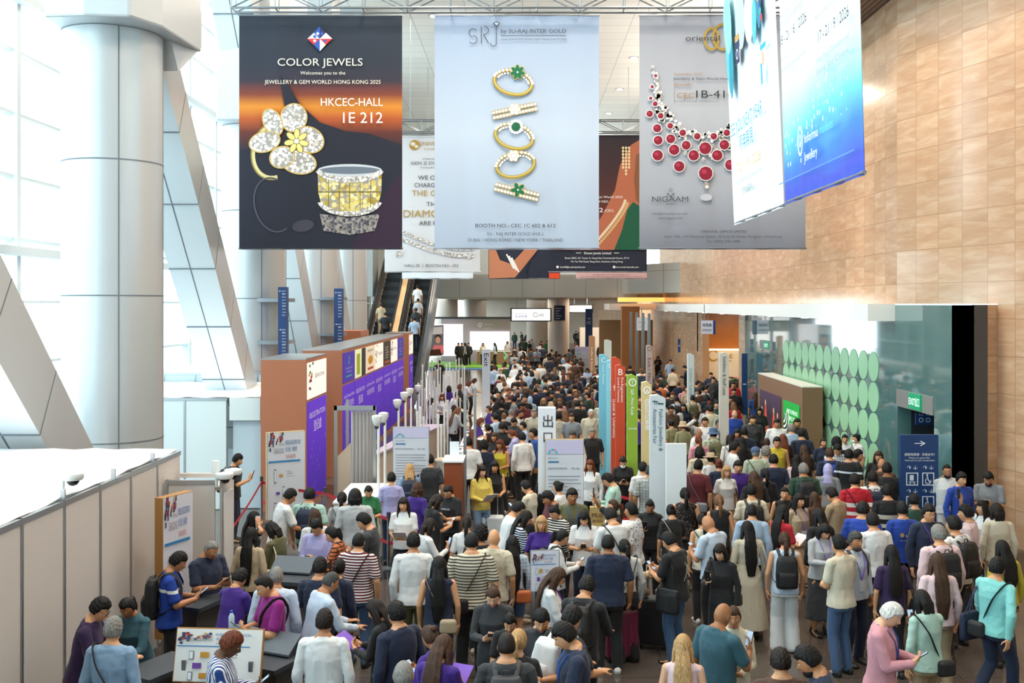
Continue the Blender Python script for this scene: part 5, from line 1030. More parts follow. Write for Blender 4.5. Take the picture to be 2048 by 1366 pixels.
# ================================================================ people
def V3(*a): return np.array(a, float)
class G:                                              # numpy geometry collector
    def __init__(s): s.v = []; s.f = []; s.n = 0
    def add(s, v, f): s.v.append(np.asarray(v, float)); s.f += [tuple(i+s.n for i in q) for q in f]; s.n += len(v); return s
    def tube(s, pts, rad, n=14, up=None):
        """closed rounded tube; rad entries are r or (r_side, r_depth)"""
        pts = [np.asarray(p, float) for p in pts]; rad = [(r, r) if np.isscalar(r) else r for r in rad]
        P = []; Rr = []
        def unit(a): return a/(np.linalg.norm(a)+1e-9)
        d0 = unit(pts[1]-pts[0]); d1 = unit(pts[-1]-pts[-2])
        for k in (.0, .5, .86): m = min(rad[0]); P.append(pts[0]-d0*m*(1-k)*.9); q = math.sqrt(max(1-(1-k)**2, .0)) or .12; Rr.append((rad[0][0]*q, rad[0][1]*q))
        for p, r in zip(pts, rad): P.append(p); Rr.append(r)
        for k in (.86, .5, .0): m = min(rad[-1]); P.append(pts[-1]+d1*m*(1-k)*.9); q = math.sqrt(max(1-(1-k)**2, .0)) or .12; Rr.append((rad[-1][0]*q, rad[-1][1]*q))
        side = None; v = []
        for i in range(len(P)):
            a = P[max(0, i-1)]; b = P[min(len(P)-1, i+1)]; t = unit(b-a)
            if side is None:
                ref = V3(1, 0, 0) if up is None else np.asarray(up, float)
                if abs(t @ ref) > .95: ref = V3(0, 1, 0)
                side = unit(ref-t*(t @ ref))
            else: side = unit(side-t*(t @ side))
            w = np.cross(t, side)
            for k in range(n):
                an = 2*math.pi*k/n; v.append(P[i]+side*(math.cos(an)*Rr[i][0])+w*(math.sin(an)*Rr[i][1]))
        f = []
        for i in range(len(P)-1):
            for k in range(n): f.append((i*n+k, i*n+(k+1) % n, (i+1)*n+(k+1) % n, (i+1)*n+k))
        f += [tuple(range(n-1, -1, -1)), tuple(range((len(P)-1)*n, len(P)*n))]
        return s.add(v, f)
    def ell(s, c, r, M3=None, nu=16, nv=10, fn=None):
        v = []; c = np.asarray(c, float)
        for j in range(nv+1):
            ph = math.pi*(j/nv-.5) if 0 < j < nv else (-1.5 if j == 0 else 1.5)
            for i in range(nu):
                th = 2*math.pi*i/nu; d = V3(math.cos(ph)*math.cos(th), math.cos(ph)*math.sin(th), math.sin(ph))
                p = d*np.asarray(r, float)
                if fn is not None: p = fn(p, d)
                if M3 is not None: p = M3 @ p
                v.append(c+p)
        f = [(j*nu+i, j*nu+(i+1) % nu, (j+1)*nu+(i+1) % nu, (j+1)*nu+i) for j in range(nv) for i in range(nu)]
        f += [tuple(range(nu-1, -1, -1)), tuple(range(nv*nu, (nv+1)*nu))]
        return s.add(v, f)
    def loft(s, secs, n=28, fn=None, pw=2.4):          # secs: (z, hw, hd, yoff, xoff)
        v = []
        for q in secs:
            z, hw, hd, yo = q[:4]; xo = q[4] if len(q) > 4 else 0
            for k in range(n):
                a = 2*math.pi*k/n; ca, sa = math.cos(a), math.sin(a)
                x = abs(ca)**(2/pw)*math.copysign(hw, ca); y = abs(sa)**(2/pw)*math.copysign(hd, sa); p = V3(x+xo, y+yo, z)
                v.append(fn(p) if fn else p)
        m = len(secs); f = [(j*n+i, j*n+(i+1) % n, (j+1)*n+(i+1) % n, (j+1)*n+i) for j in range(m-1) for i in range(n)]
        f += [tuple(range(n-1, -1, -1)), tuple(range((m-1)*n, m*n))]
        return s.add(v, f)
    def raw(s, name='m'):
        me = bpy.data.meshes.new(name); me.from_pydata(np.concatenate(s.v).tolist(), [], s.f); me.update(); return me
def remesh(g, vox, smooth=3, name='body', ratio=.5):
    me = g.raw(name); o = bpy.data.objects.new('tmp', me); COL.objects.link(o)
    m = o.modifiers.new('r', 'REMESH'); m.mode = 'VOXEL'; m.voxel_size = vox; m.use_smooth_shade = True
    if smooth: m2 = o.modifiers.new('s', 'SMOOTH'); m2.factor = .5; m2.iterations = smooth
    m3 = o.modifiers.new('d', 'DECIMATE'); m3.ratio = ratio
    dg = bpy.context.evaluated_depsgraph_get(); me2 = bpy.data.meshes.new_from_object(o.evaluated_get(dg)); bpy.data.objects.remove(o); bpy.data.meshes.remove(me)
    me2.name = name; me2.polygons.foreach_set('use_smooth', [True]*len(me2.polygons)); return me2
_low = {}
def low(me):
    if me.name not in _low:
        o = bpy.data.objects.new('tmp', me); COL.objects.link(o); m = o.modifiers.new('d', 'DECIMATE'); m.ratio = min(1, 260/max(1, len(me.polygons)))
        dg = bpy.context.evaluated_depsgraph_get(); _low[me.name] = bpy.data.meshes.new_from_object(o.evaluated_get(dg)); bpy.data.objects.remove(o)
    return _low[me.name]
def wrinkle(me, amp, f=1.0, seed=0, horiz=1.0):
    n = len(me.vertices)
    if not n: return me
    c = np.empty(n*3); me.vertices.foreach_get('co', c); c = c.reshape(-1, 3); nr = np.empty(n*3); me.vertices.foreach_get('normal', nr); nr = nr.reshape(-1, 3)
    r = np.random.RandomState(seed); h = np.zeros(n)
    for k in range(9):
        w = r.normal(size=3)*V3(14, 14, 22*horiz)*f*(1+.25*k); h += np.sin(c @ w+r.rand()*6.3+2*np.sin(c @ (w[[1, 2, 0]]*.3)+r.rand()*6))/(1+.25*k)
    h = np.clip(-np.abs(h)*.5+.45, -.35, 1)
    c += nr*(h*amp)[:, None]; me.vertices.foreach_set('co', c.ravel()); me.update(); return me

# object-coloured materials, shared by every figure
def ocol(name, rough=.8, bump=.0, bs=300, tint=(1, 1, 1), strands=False, sheen=0, stripes=None, spec=.5, sss=0, var=0):
    m, nt, b = newmat(name); L = nt.links.new; oi = N(nt, 'ShaderNodeObjectInfo'); tc = N(nt, 'ShaderNodeTexCoord'); out = oi.outputs['Color']
    b.inputs['Roughness'].default_value = rough; b.inputs['Specular IOR Level'].default_value = spec
    if strands:
        mp = N(nt, 'ShaderNodeMapping'); mp.inputs['Scale'].default_value = (130, 130, 9); L(tc.outputs['Object'], mp.inputs[0]); n = N(nt, 'ShaderNodeTexNoise', i_Scale=1.0, i_Detail=3); L(mp.outputs[0], n.inputs[0])
        hs = N(nt, 'ShaderNodeHueSaturation'); mr = N(nt, 'ShaderNodeMapRange'); mr.inputs[1].default_value = .3; mr.inputs[2].default_value = .7; mr.inputs[3].default_value = .6; mr.inputs[4].default_value = 1.7; L(n.outputs[0], mr.inputs[0]); L(mr.outputs[0], hs.inputs['Value']); L(out, hs.inputs['Color']); out = hs.outputs[0]
        bp = N(nt, 'ShaderNodeBump'); bp.inputs['Strength'].default_value = .5; bp.inputs['Distance'].default_value = .004; L(n.outputs[0], bp.inputs['Height']); L(bp.outputs[0], b.inputs['Normal'])
    elif bump:
        n = N(nt, 'ShaderNodeTexNoise', i_Scale=bs, i_Detail=2); L(tc.outputs['Object'], n.inputs[0]); bp = N(nt, 'ShaderNodeBump'); bp.inputs['Strength'].default_value = bump; bp.inputs['Distance'].default_value = .004; L(n.outputs[0], bp.inputs['Height']); L(bp.outputs[0], b.inputs['Normal'])
    if stripes:
        kind_, c2 = stripes; sp = N(nt, 'ShaderNodeSeparateXYZ'); L(tc.outputs['Object'], sp.inputs[0])
        def band(ax, per, frac):
            a = N(nt, 'ShaderNodeMath', operation='MULTIPLY'); a.inputs[1].default_value = 1/per; L(sp.outputs[ax], a.inputs[0]); f = N(nt, 'ShaderNodeMath', operation='FRACT'); L(a.outputs[0], f.inputs[0]); g = N(nt, 'ShaderNodeMath', operation='LESS_THAN'); g.inputs[1].default_value = frac; L(f.outputs[0], g.inputs[0]); return g.outputs[0]
        if kind_ == 'h': fac = band(2, .034, .42)
        elif kind_ == 'v': fac = band(0, .03, .5)
        elif kind_ == 'wide':
            a = N(nt, 'ShaderNodeMath', operation='COMPARE'); a.inputs[1].default_value = 1.20; a.inputs[2].default_value = .035; L(sp.outputs[2], a.inputs[0]); a2 = N(nt, 'ShaderNodeMath', operation='COMPARE'); a2.inputs[1].default_value = 1.06; a2.inputs[2].default_value = .03; L(sp.outputs[2], a2.inputs[0]); mx_ = N(nt, 'ShaderNodeMath', operation='MAXIMUM'); L(a.outputs[0], mx_.inputs[0]); L(a2.outputs[0], mx_.inputs[1]); fac = mx_.outputs[0]
        elif kind_ == 'chest':
            a = N(nt, 'ShaderNodeMath', operation='COMPARE'); a.inputs[1].default_value = 1.27; a.inputs[2].default_value = .018; L(sp.outputs[2], a.inputs[0]); fac = a.outputs[0]
        elif kind_ == 'grid':
            x_ = N(nt, 'ShaderNodeMath', operation='MAXIMUM'); L(band(0, .05, .3), x_.inputs[0]); L(band(2, .05, .3), x_.inputs[1]); fac = x_.outputs[0]
        else:                                          # flower or dot print
            vo = N(nt, 'ShaderNodeTexVoronoi', i_Scale=28.0); L(tc.outputs['Object'], vo.inputs[0]); g = N(nt, 'ShaderNodeMath', operation='LESS_THAN'); g.inputs[1].default_value = .28; L(vo.outputs['Distance'], g.inputs[0]); fac = g.outputs[0]
        mx = N(nt, 'ShaderNodeMix', data_type='RGBA'); L(fac, mx.inputs[0]); L(out, mx.inputs[6]); mx.inputs[7].default_value = (*srgb(c2), 1); out = mx.outputs[2]
    L(out, b.inputs['Base Color'])
    if sss: b.inputs['Subsurface Weight'].default_value = sss; b.inputs['Subsurface Radius'].default_value = (.02, .008, .004)
    if sheen: b.inputs['Sheen Weight'].default_value = sheen
    return m
MS = ocol('skin', .5); MCL = ocol('woven_cloth', .85, .25, 260, sheen=.1); MH = ocol('hair_strands', .6, strands=True, spec=.3); ML = ocol('shoe_leather', .45)
MB_ = ocol('bag_fabric', .6, .15, 200); MIR = mat('eye_dark', '#1a120e', .2); MEW = mat('eye_white', '#e8e2dc', .3); MLIP = mat('lip', '#a5544c', .5)
PAT = {}
def pattern(kind_, c2):
    k = (kind_, c2)
    if k not in PAT: PAT[k] = ocol('patterned_cloth', .85, .2, 260, stripes=k)
    return PAT[k]

# ---------------------------------------------------------------- skeleton and poses (1.72 m figure facing +Y)
def rx(a): c, s = math.cos(a), math.sin(a); return np.array([[1, 0, 0], [0, c, -s], [0, s, c]])
def rz_(a): c, s = math.cos(a), math.sin(a); return np.array([[c, -s, 0], [s, c, 0], [0, 0, 1]])
# wrist targets: left (x<0), right (x>0); d = finger direction, n = palm normal; pitch = head down, turn = head to the left
POSES = dict(
    a=dict(L=(-.25, .02, .86), R=(.25, .02, .86), dL=(.0, .15, -1), dR=(0, .15, -1), nL=(1, .1, 0), nR=(-1, .1, 0), curl=.45, pitch=.08),
    b=dict(L=(-.24, .06, .87), R=(.25, .0, .86), dL=(.0, .25, -1), dR=(0, .1, -1), nL=(1, .1, 0), nR=(-1, .1, 0), curl=.5, pitch=.02, turn=.7),
    q=dict(L=(-.25, .02, .86), R=(.24, .05, .87), dL=(.0, .15, -1), dR=(0, .25, -1), nL=(1, .1, 0), nR=(-1, .1, 0), curl=.5, pitch=.02, turn=-.7),
    p=dict(L=(-.09, .30, 1.13), R=(.09, .30, 1.14), dL=(.55, .45, .45), dR=(-.55, .45, .45), nL=(.5, -.6, .8), nR=(-.5, -.6, .8), curl=.75, pitch=.5, hold=(0, .37, 1.20)),
    o=dict(L=(-.25, .03, .86), R=(.12, .33, 1.20), dL=(0, .15, -1), dR=(-.25, .35, .8), nL=(1, .1, 0), nR=(-.8, -.5, .2), curl=.7, pitch=.35, hold=(.075, .38, 1.30)),
    w=dict(L=(-.26, .16, .88), R=(.26, -.14, .88), dL=(0, .4, -1), dR=(0, -.2, -1), nL=(1, 0, 0), nR=(-1, 0, 0), curl=.5, pitch=.08, walk=1),
    f=dict(L=(-.08, .25, 1.05), R=(.10, .24, 1.05), dL=(.8, .35, .1), dR=(-.8, .35, .1), nL=(0, -.6, .8), nR=(0, -.6, .8), curl=.7, pitch=.12, hold=(0, .32, 1.12)),
    e=dict(L=(-.24, .05, .87), R=(.17, .10, 1.50), dL=(0, .15, -1), dR=(-.2, -.1, 1), nL=(1, .1, 0), nR=(-1, -.1, 0), curl=.7, pitch=.1, hold=(.10, .09, 1.57)),
    c=dict(L=(-.13, .44, 1.04), R=(.15, .42, 1.04), dL=(.2, .95, .05), dR=(-.3, .9, .05), nL=(0, 0, -1), nR=(0, 0, -1), curl=.35, pitch=.45, lean=.22),
    u=dict(L=(-.24, .05, .87), R=(.24, .26, 1.66), dL=(0, .15, -1), dR=(-.15, .15, 1), nL=(1, .1, 0), nR=(-.3, .9, .1), curl=.5, pitch=-.05, hold=(.22, .30, 1.78)),
)
def skeleton(pose, sex):
    P = POSES[pose]; lean = P.get('lean', .03 if P['pitch'] > .3 else 0); f_ = sex == 'f'
    def Lf(p):
        p = np.asarray(p, float); t = min(1, max(0, (p[2]-.92)/.25)); a = -lean*t; q = p-V3(0, 0, .92); return rx(a) @ q+V3(0, 0, .92)
    sh = .165 if f_ else .19; K = {}
    K['L'] = Lf; K['P'] = P
    for s, n_ in ((-1, 'L'), (1, 'R')):
        S_ = Lf(V3(s*sh, -.005, 1.378)); Wt = np.array(P[n_], float)
        if f_: Wt = Wt*V3(.93, 1, 1)
        u_, l_ = .285, .25; d = Wt-S_; D = min(np.linalg.norm(d), u_+l_-.006); d = d/np.linalg.norm(d); Wt = S_+d*D
        a = (u_*u_-l_*l_+D*D)/(2*D); h = math.sqrt(max(u_*u_-a*a, 0)); pole = V3(s*.55, -.55, -.75); pole = pole-d*(pole @ d); pole /= np.linalg.norm(pole)
        K['S'+n_] = S_; K['E'+n_] = S_+d*a+pole*h; K['W'+n_] = Wt
        st = 0
        if P.get('walk'): st = .22*s
        kx = .095; K['H'+n_] = V3(s*.09, 0, .92); K['K'+n_] = V3(s*kx, .05+st*.55, .50); K['A'+n_] = V3(s*(kx+.01), -.02+st, .085 if st >= 0 else .12)
        if st < 0: K['K'+n_] = V3(s*kx, .06, .49)
    nb_ = Lf(V3(0, -.02, 1.425)); K['nb'] = nb_; pitch = P['pitch']+lean*.3; turn = P.get('turn', 0)
    K['Mh'] = rz_(turn) @ rx(-pitch); K['hc'] = nb_+V3(0, .022, .040)+K['Mh'] @ V3(0, .022, .105)
    return K
def head_fn(p, d):
    x, y, z = p; t = max(0, -z/.115)
    x *= 1-.30*t**1.6; y *= (1-.10*t) if y > 0 else (1-.28*t**1.2)
    if y > 0: y = y*(.93 if z > .02 else .95); y += .012*t
    fr = max(0, d[1])**3
    y += .021*math.exp(-((x/.0125)**2))*math.exp(-(((z+.016)/.020)**2))*fr*1.3
    y += .008*math.exp(-((x/.009)**2))*math.exp(-(((z-.012)/.022)**2))*fr
    y -= .010*math.exp(-(((abs(x)-.031)/.016)**2))*math.exp(-(((z-.014)/.011)**2))*fr
    y += .005*math.exp(-(((z-.036)/.009)**2))*math.exp(-((x/.05)**2))*fr
    y += .007*math.exp(-((x/.022)**2))*math.exp(-(((z+.056)/.010)**2))*fr; y -= .004*math.exp(-((x/.02)**2))*math.exp(-(((z+.073)/.006)**2))*fr
    y += .010*math.exp(-((x/.02)**2))*math.exp(-(((z+.095)/.014)**2))*fr
    return V3(x, y, z)
HR = (.074, .094, .118)
def hand(g, W, d, n, s, curl, far=False):
    d = np.asarray(d, float); d = d/np.linalg.norm(d); n = np.asarray(n, float); n = n-d*(n @ d); n /= np.linalg.norm(n); sd = np.cross(d, n)*s   # towards the thumb
    if far: g.ell(W+d*.07, (.04, .025, .085), np.stack([sd, n, d], 1)); return
    g.ell(W+d*.045, (.041, .016, .056), np.stack([sd, n, d], 1)); g.tube([W-d*.02, W+d*.03], [.026, .030], 10)
    for k, (o, l) in enumerate(((.031, .066), (.0105, .078), (-.0105, .073), (-.031, .058))):
        p = W+d*.082+sd*o; pts = [p-d*.02, p]; c_ = 0; dd = d+sd*o*3.0; dd /= np.linalg.norm(dd)
        for q, ln in ((.25, .42), (.62, .32), (.5, .26)):
            c_ += curl*q*(1+.12*k); p = p+(dd*math.cos(c_)+n*math.sin(c_))*l*ln; pts.append(p)
        g.tube(pts, [.0092, .0092, .0086, .0080, .0070], 8)
    p = W+d*.025+sd*.030; td = d*.55+sd*.62+n*.42; td /= np.linalg.norm(td); g.tube([p-td*.01, p+td*.028, p+td*.05+n*.006*curl, p+td*.058+d*.018+n*.012*curl], [.014, .0115, .0100, .0085], 8)
TORSO = dict(m=[(.84, .150, .100, -.01), (.90, .168, .118, -.012), (.97, .166, .112, 0), (1.06, .150, .103, .005), (1.16, .155, .108, .005), (1.27, .172, .117, 0), (1.34, .176, .106, -.008), (1.39, .160, .084, -.014), (1.435, .108, .064, -.018), (1.49, .062, .058, -.012)],
             f=[(.84, .155, .105, -.012), (.90, .172, .122, -.014), (.97, .155, .108, 0), (1.07, .124, .088, .005), (1.16, .130, .095, .01), (1.26, .148, .116, .012), (1.325, .146, .098, -.002), (1.385, .134, .076, -.014), (1.432, .085, .056, -.018), (1.49, .050, .050, -.012)])
def body_geo(pose, sex, far=False):
    K = skeleton(pose, sex); Lf = K['L']; g = G(); f_ = sex == 'f'; k = .86 if f_ else 1.0
    g.loft(TORSO[sex], 24, Lf)
    g.tube([K['nb']-V3(0, 0, .04), K['nb']+V3(0, .01, .05), K['hc']-V3(0, .012, .05)], [.060*k, .053*k, .052*k])
    hr = HR if not f_ else (.070, .090, .113)
    g.ell(K['hc'], hr, K['Mh'], 44 if not far else 20, 36 if not far else 14, head_fn)
    for s in (-1, 1): g.ell(K['hc']+K['Mh'] @ V3(s*.074*(hr[0]/.074), -.004, -.002), (.009, .018, .029), K['Mh'] @ rx(.15), 10, 8)
    for n_, s in (('L', -1), ('R', 1)):
        S_, E, Wp = K['S'+n_], K['E'+n_], K['W'+n_]
        g.tube([Lf(V3(s*.045, -.018, 1.430)), Lf(V3(s*.10, -.012, 1.405)), S_], [.034, .042*k, .050*k]); g.ell(S_, (.054*k, .054*k, .056*k)); g.tube([S_, (S_+E)/2, E], [.056*k, .048*k, .042*k]); g.tube([E, E*.62+Wp*.38, Wp], [.041*k, .040*k, .026*k])
        hand(g, Wp, K['P']['d'+n_], K['P']['n'+n_], 1 if s < 0 else -1, K['P']['curl'], far)
        Hh, Kn, A = K['H'+n_], K['K'+n_], K['A'+n_]
        g.tube([Hh, Hh*.5+Kn*.5+V3(s*.008, .0, 0), Kn], [.088, .076*(k*.3+.7), .056*(k*.3+.7)]); g.tube([Kn, Kn*.62+A*.38+V3(0, -.018, 0), A], [.052*(k*.3+.7), .056*(k*.3+.7), .036])
        g.tube([A+V3(0, -.03, -.02), A+V3(s*.01, .06, -.045), A+V3(s*.015, .15, -.062)], [(.036, .036), (.040, .030), (.036, .018)])
    return g, K
_body = {}
def body(pose, sex, far=False):
    k = (pose, sex, far)
    if k not in _body:
        g, K = body_geo(pose, sex, far); me = remesh(g, .0066 if not far else .016, 2 if not far else 1, 'body', .38); me.materials.append(MS); _body[k] = (me, K)
    return _body[k]
# ---------------------------------------------------------------- clothes
def ext(p, q, t): return p+(q-p)*t
_cl = {}
def top_mesh(pose, sex, sleeve, hem, far=False, collar=False, matl=None, neck=0):
    k = (pose, sex, sleeve, hem, far, collar, neck); km = (k, matl)
    if km in _cl: return _cl[km]
    if k in _cl:
        me = _cl[k].copy(); me.materials.clear(); me.materials.append(matl or MCL); _cl[km] = me; return me
    K = skeleton(pose, sex); Lf = K['L']; g = G(); f_ = sex == 'f'; kk = .88 if f_ else 1.0; secs = []
    for (z, hw, hd, yo) in TORSO[sex]:
        if z > 1.42: continue
        if z < (.95 if hem != 't' else 1.0): continue
        add = .018 if z < 1.3 else .012
        if hem in 'u' and z < 1.25: hw = max(hw, .148 if f_ else .166); add = .022
        secs.append((z, hw+add, hd+add+.003, yo))
    w0 = (.150, .112) if f_ else (.168, .118)
    if hem == 'u': secs = [(.845, w0[0]+.038, w0[1]+.040, -.012), (.90, w0[0]+.034, w0[1]+.034, -.010)]+secs
    elif hem == 't': secs = [(.955, .155 if f_ else .168, .113 if f_ else .118, 0), (1.0, .146 if f_ else .166, .107 if f_ else .118, 0)]+secs
    elif hem == 'b': secs = [(.76, w0[0]+.040, w0[1]+.038, -.01), (.85, w0[0]+.034, w0[1]+.03, -.008), (.92, w0[0]+.026, w0[1]+.024, -.006)]+secs
    elif hem == 'd': secs = [(.46, .24, .21, 0), (.62, .222, .185, 0), (.78, .202, .16, -.01), (.90, .188, .138, -.01)]+secs
    elif hem == 'D': secs = [(.16, .29, .27, 0), (.40, .26, .23, 0), (.62, .235, .195, 0), (.80, .21, .165, -.01), (.92, .19, .14, -.008)]+secs
    last = (1.458, (.066 if f_ else .084), (.064 if f_ else .070), -.020)
    if neck == 1: last = (1.385, .142 if f_ else .165, .088, -.012); secs = [q for q in secs if q[0] < 1.36]
    if neck == 0: secs.append((1.428, .118 if f_ else .146, .078 if f_ else .088, -.018))
    secs.append(last); g.loft(secs, 30, Lf, 2.3)
    for n_, s in (('L', -1), ('R', 1)):
        S_, E, Wp = K['S'+n_], K['E'+n_], K['W'+n_]
        if neck == 0: g.tube([Lf(V3(s*.050, -.018, 1.428)), Lf(V3(s*.10*kk, -.012, 1.405)), S_-V3(s*.012, 0, .004)], [.042, .052*kk, .060*kk])
        if sleeve != 'n':
            g.ell(S_+V3(-s*.010, 0, 0), (.066*kk, .067*kk, .066*kk))
            if sleeve == 's': g.tube([S_, ext(S_, E, .45), ext(S_, E, .74)], [.062*kk, .063*kk, .067*kk])
            elif sleeve == 'r': g.tube([S_, ext(S_, E, .5), E, ext(E, Wp, .34)], [.062*kk, .060*kk, .058*kk, .058*kk])
            else: g.tube([S_, ext(S_, E, .5), E], [.062*kk, .058*kk, .055*kk]); g.tube([E, ext(E, Wp, .5), ext(E, Wp, .97)], [.056*kk, .050*kk, .040*kk])
        elif neck == 0: g.ell(S_-V3(s*.035, 0, -.006), (.045*kk, .062*kk, .048*kk))
    if collar:
        c = K['nb']+V3(0, .004, .0)
        for i in range(2): g.tube([c+V3((.070-.006*i)*math.cos(a)*kk, .066*math.sin(a)*kk+.002, .018+.022*i-.026*max(0, math.sin(a))) for a in np.linspace(math.pi*.62, math.pi*2.38, 15)], [.0125]*15, 8)
    me = remesh(g, .0085 if not far else .018, 2, 'top'); wrinkle(me, .007 if hem in 'ubdD' else .005, 1, hash(k[:4]) % 97 if False else sum(map(ord, pose+sex+sleeve+hem)), .7)
    me.materials.append(MCL); _cl[k] = me
    if matl: return top_mesh(pose, sex, sleeve, hem, far, collar, matl, neck)
    _cl[km] = me; return me
def bottom_mesh(pose, sex, kind_, far=False):
    walk = 'w' if POSES[pose].get('walk') else 'a'; lean = POSES[pose].get('lean', 0); k = ('bt', walk, sex, kind_, far, lean > 0)
    if k in _cl: return _cl[k]
    K = skeleton(pose, sex); g = G(); f_ = sex == 'f'; dw = .0 if f_ else .003
    secs = [(.80, .178, .128, -.012), (.90, .182, .130, -.012), (.97, .168 if not f_ else .156, .115, -.002), (1.0, .158 if not f_ else .138, .106 if not f_ else .096, .002)]
    if kind_ in ('skirt', 'lskirt'):
        z0 = .56 if kind_ == 'skirt' else .26; g.loft([(z0, .235, .20, .01), ((z0+.8)/2, .212, .17, 0)]+secs, 28, K['L'])
    else:
        g.loft(secs, 26, K['L'])
        for n_, s in (('L', -1), ('R', 1)):
            Hh, Kn, A = K['H'+n_], K['K'+n_], K['A'+n_]; M_ = (Hh+Kn)/2
            if kind_ == 'shorts': g.tube([Hh, M_, ext(Hh, Kn, .72)], [.096, .094, .092])
            elif kind_ == 'wide': g.tube([Hh, M_, Kn, ext(Kn, A, .5), A+V3(0, 0, -.02)], [.100, .098, .094, .098, .102])
            elif kind_ == 'slim': g.tube([Hh, M_, Kn, ext(Kn, A, .4)+V3(0, -.015, 0), A+V3(0, 0, .02)], [.094, .083, .064, .062, .048])
            else: g.tube([Hh, M_, Kn, ext(Kn, A, .5)+V3(0, -.01, 0), A+V3(0, -.005, -.01)], [.097, .088, .074, .070, .064])
    me = remesh(g, .010 if not far else .02, 2, 'bottom'); wrinkle(me, .006, .8, len(kind_)); me.materials.append(MCL); _cl[k] = me; return me
def shoe_mesh(heel=False):
    k = ('shoe', heel)
    if k in _cl: return _cl[k]
    g = G(); g.tube([V3(0, -.055, .045), V3(0, .03, .045), V3(0, .11, .034), V3(0, .19, .028)], [(.042, .045), (.044, .042), (.048, .032), (.036, .022)], 14, (1, 0, 0)); g.tube([V3(0, -.03, .05), V3(0, -.02, .10)], [.042, .043])
    g.loft([(.0, .045, .135, .06), (.022, .047, .138, .06)], 20, pw=3)
    me = remesh(g, .009, 1, 'shoe'); me.materials.append(ML); _cl[k] = me; return me
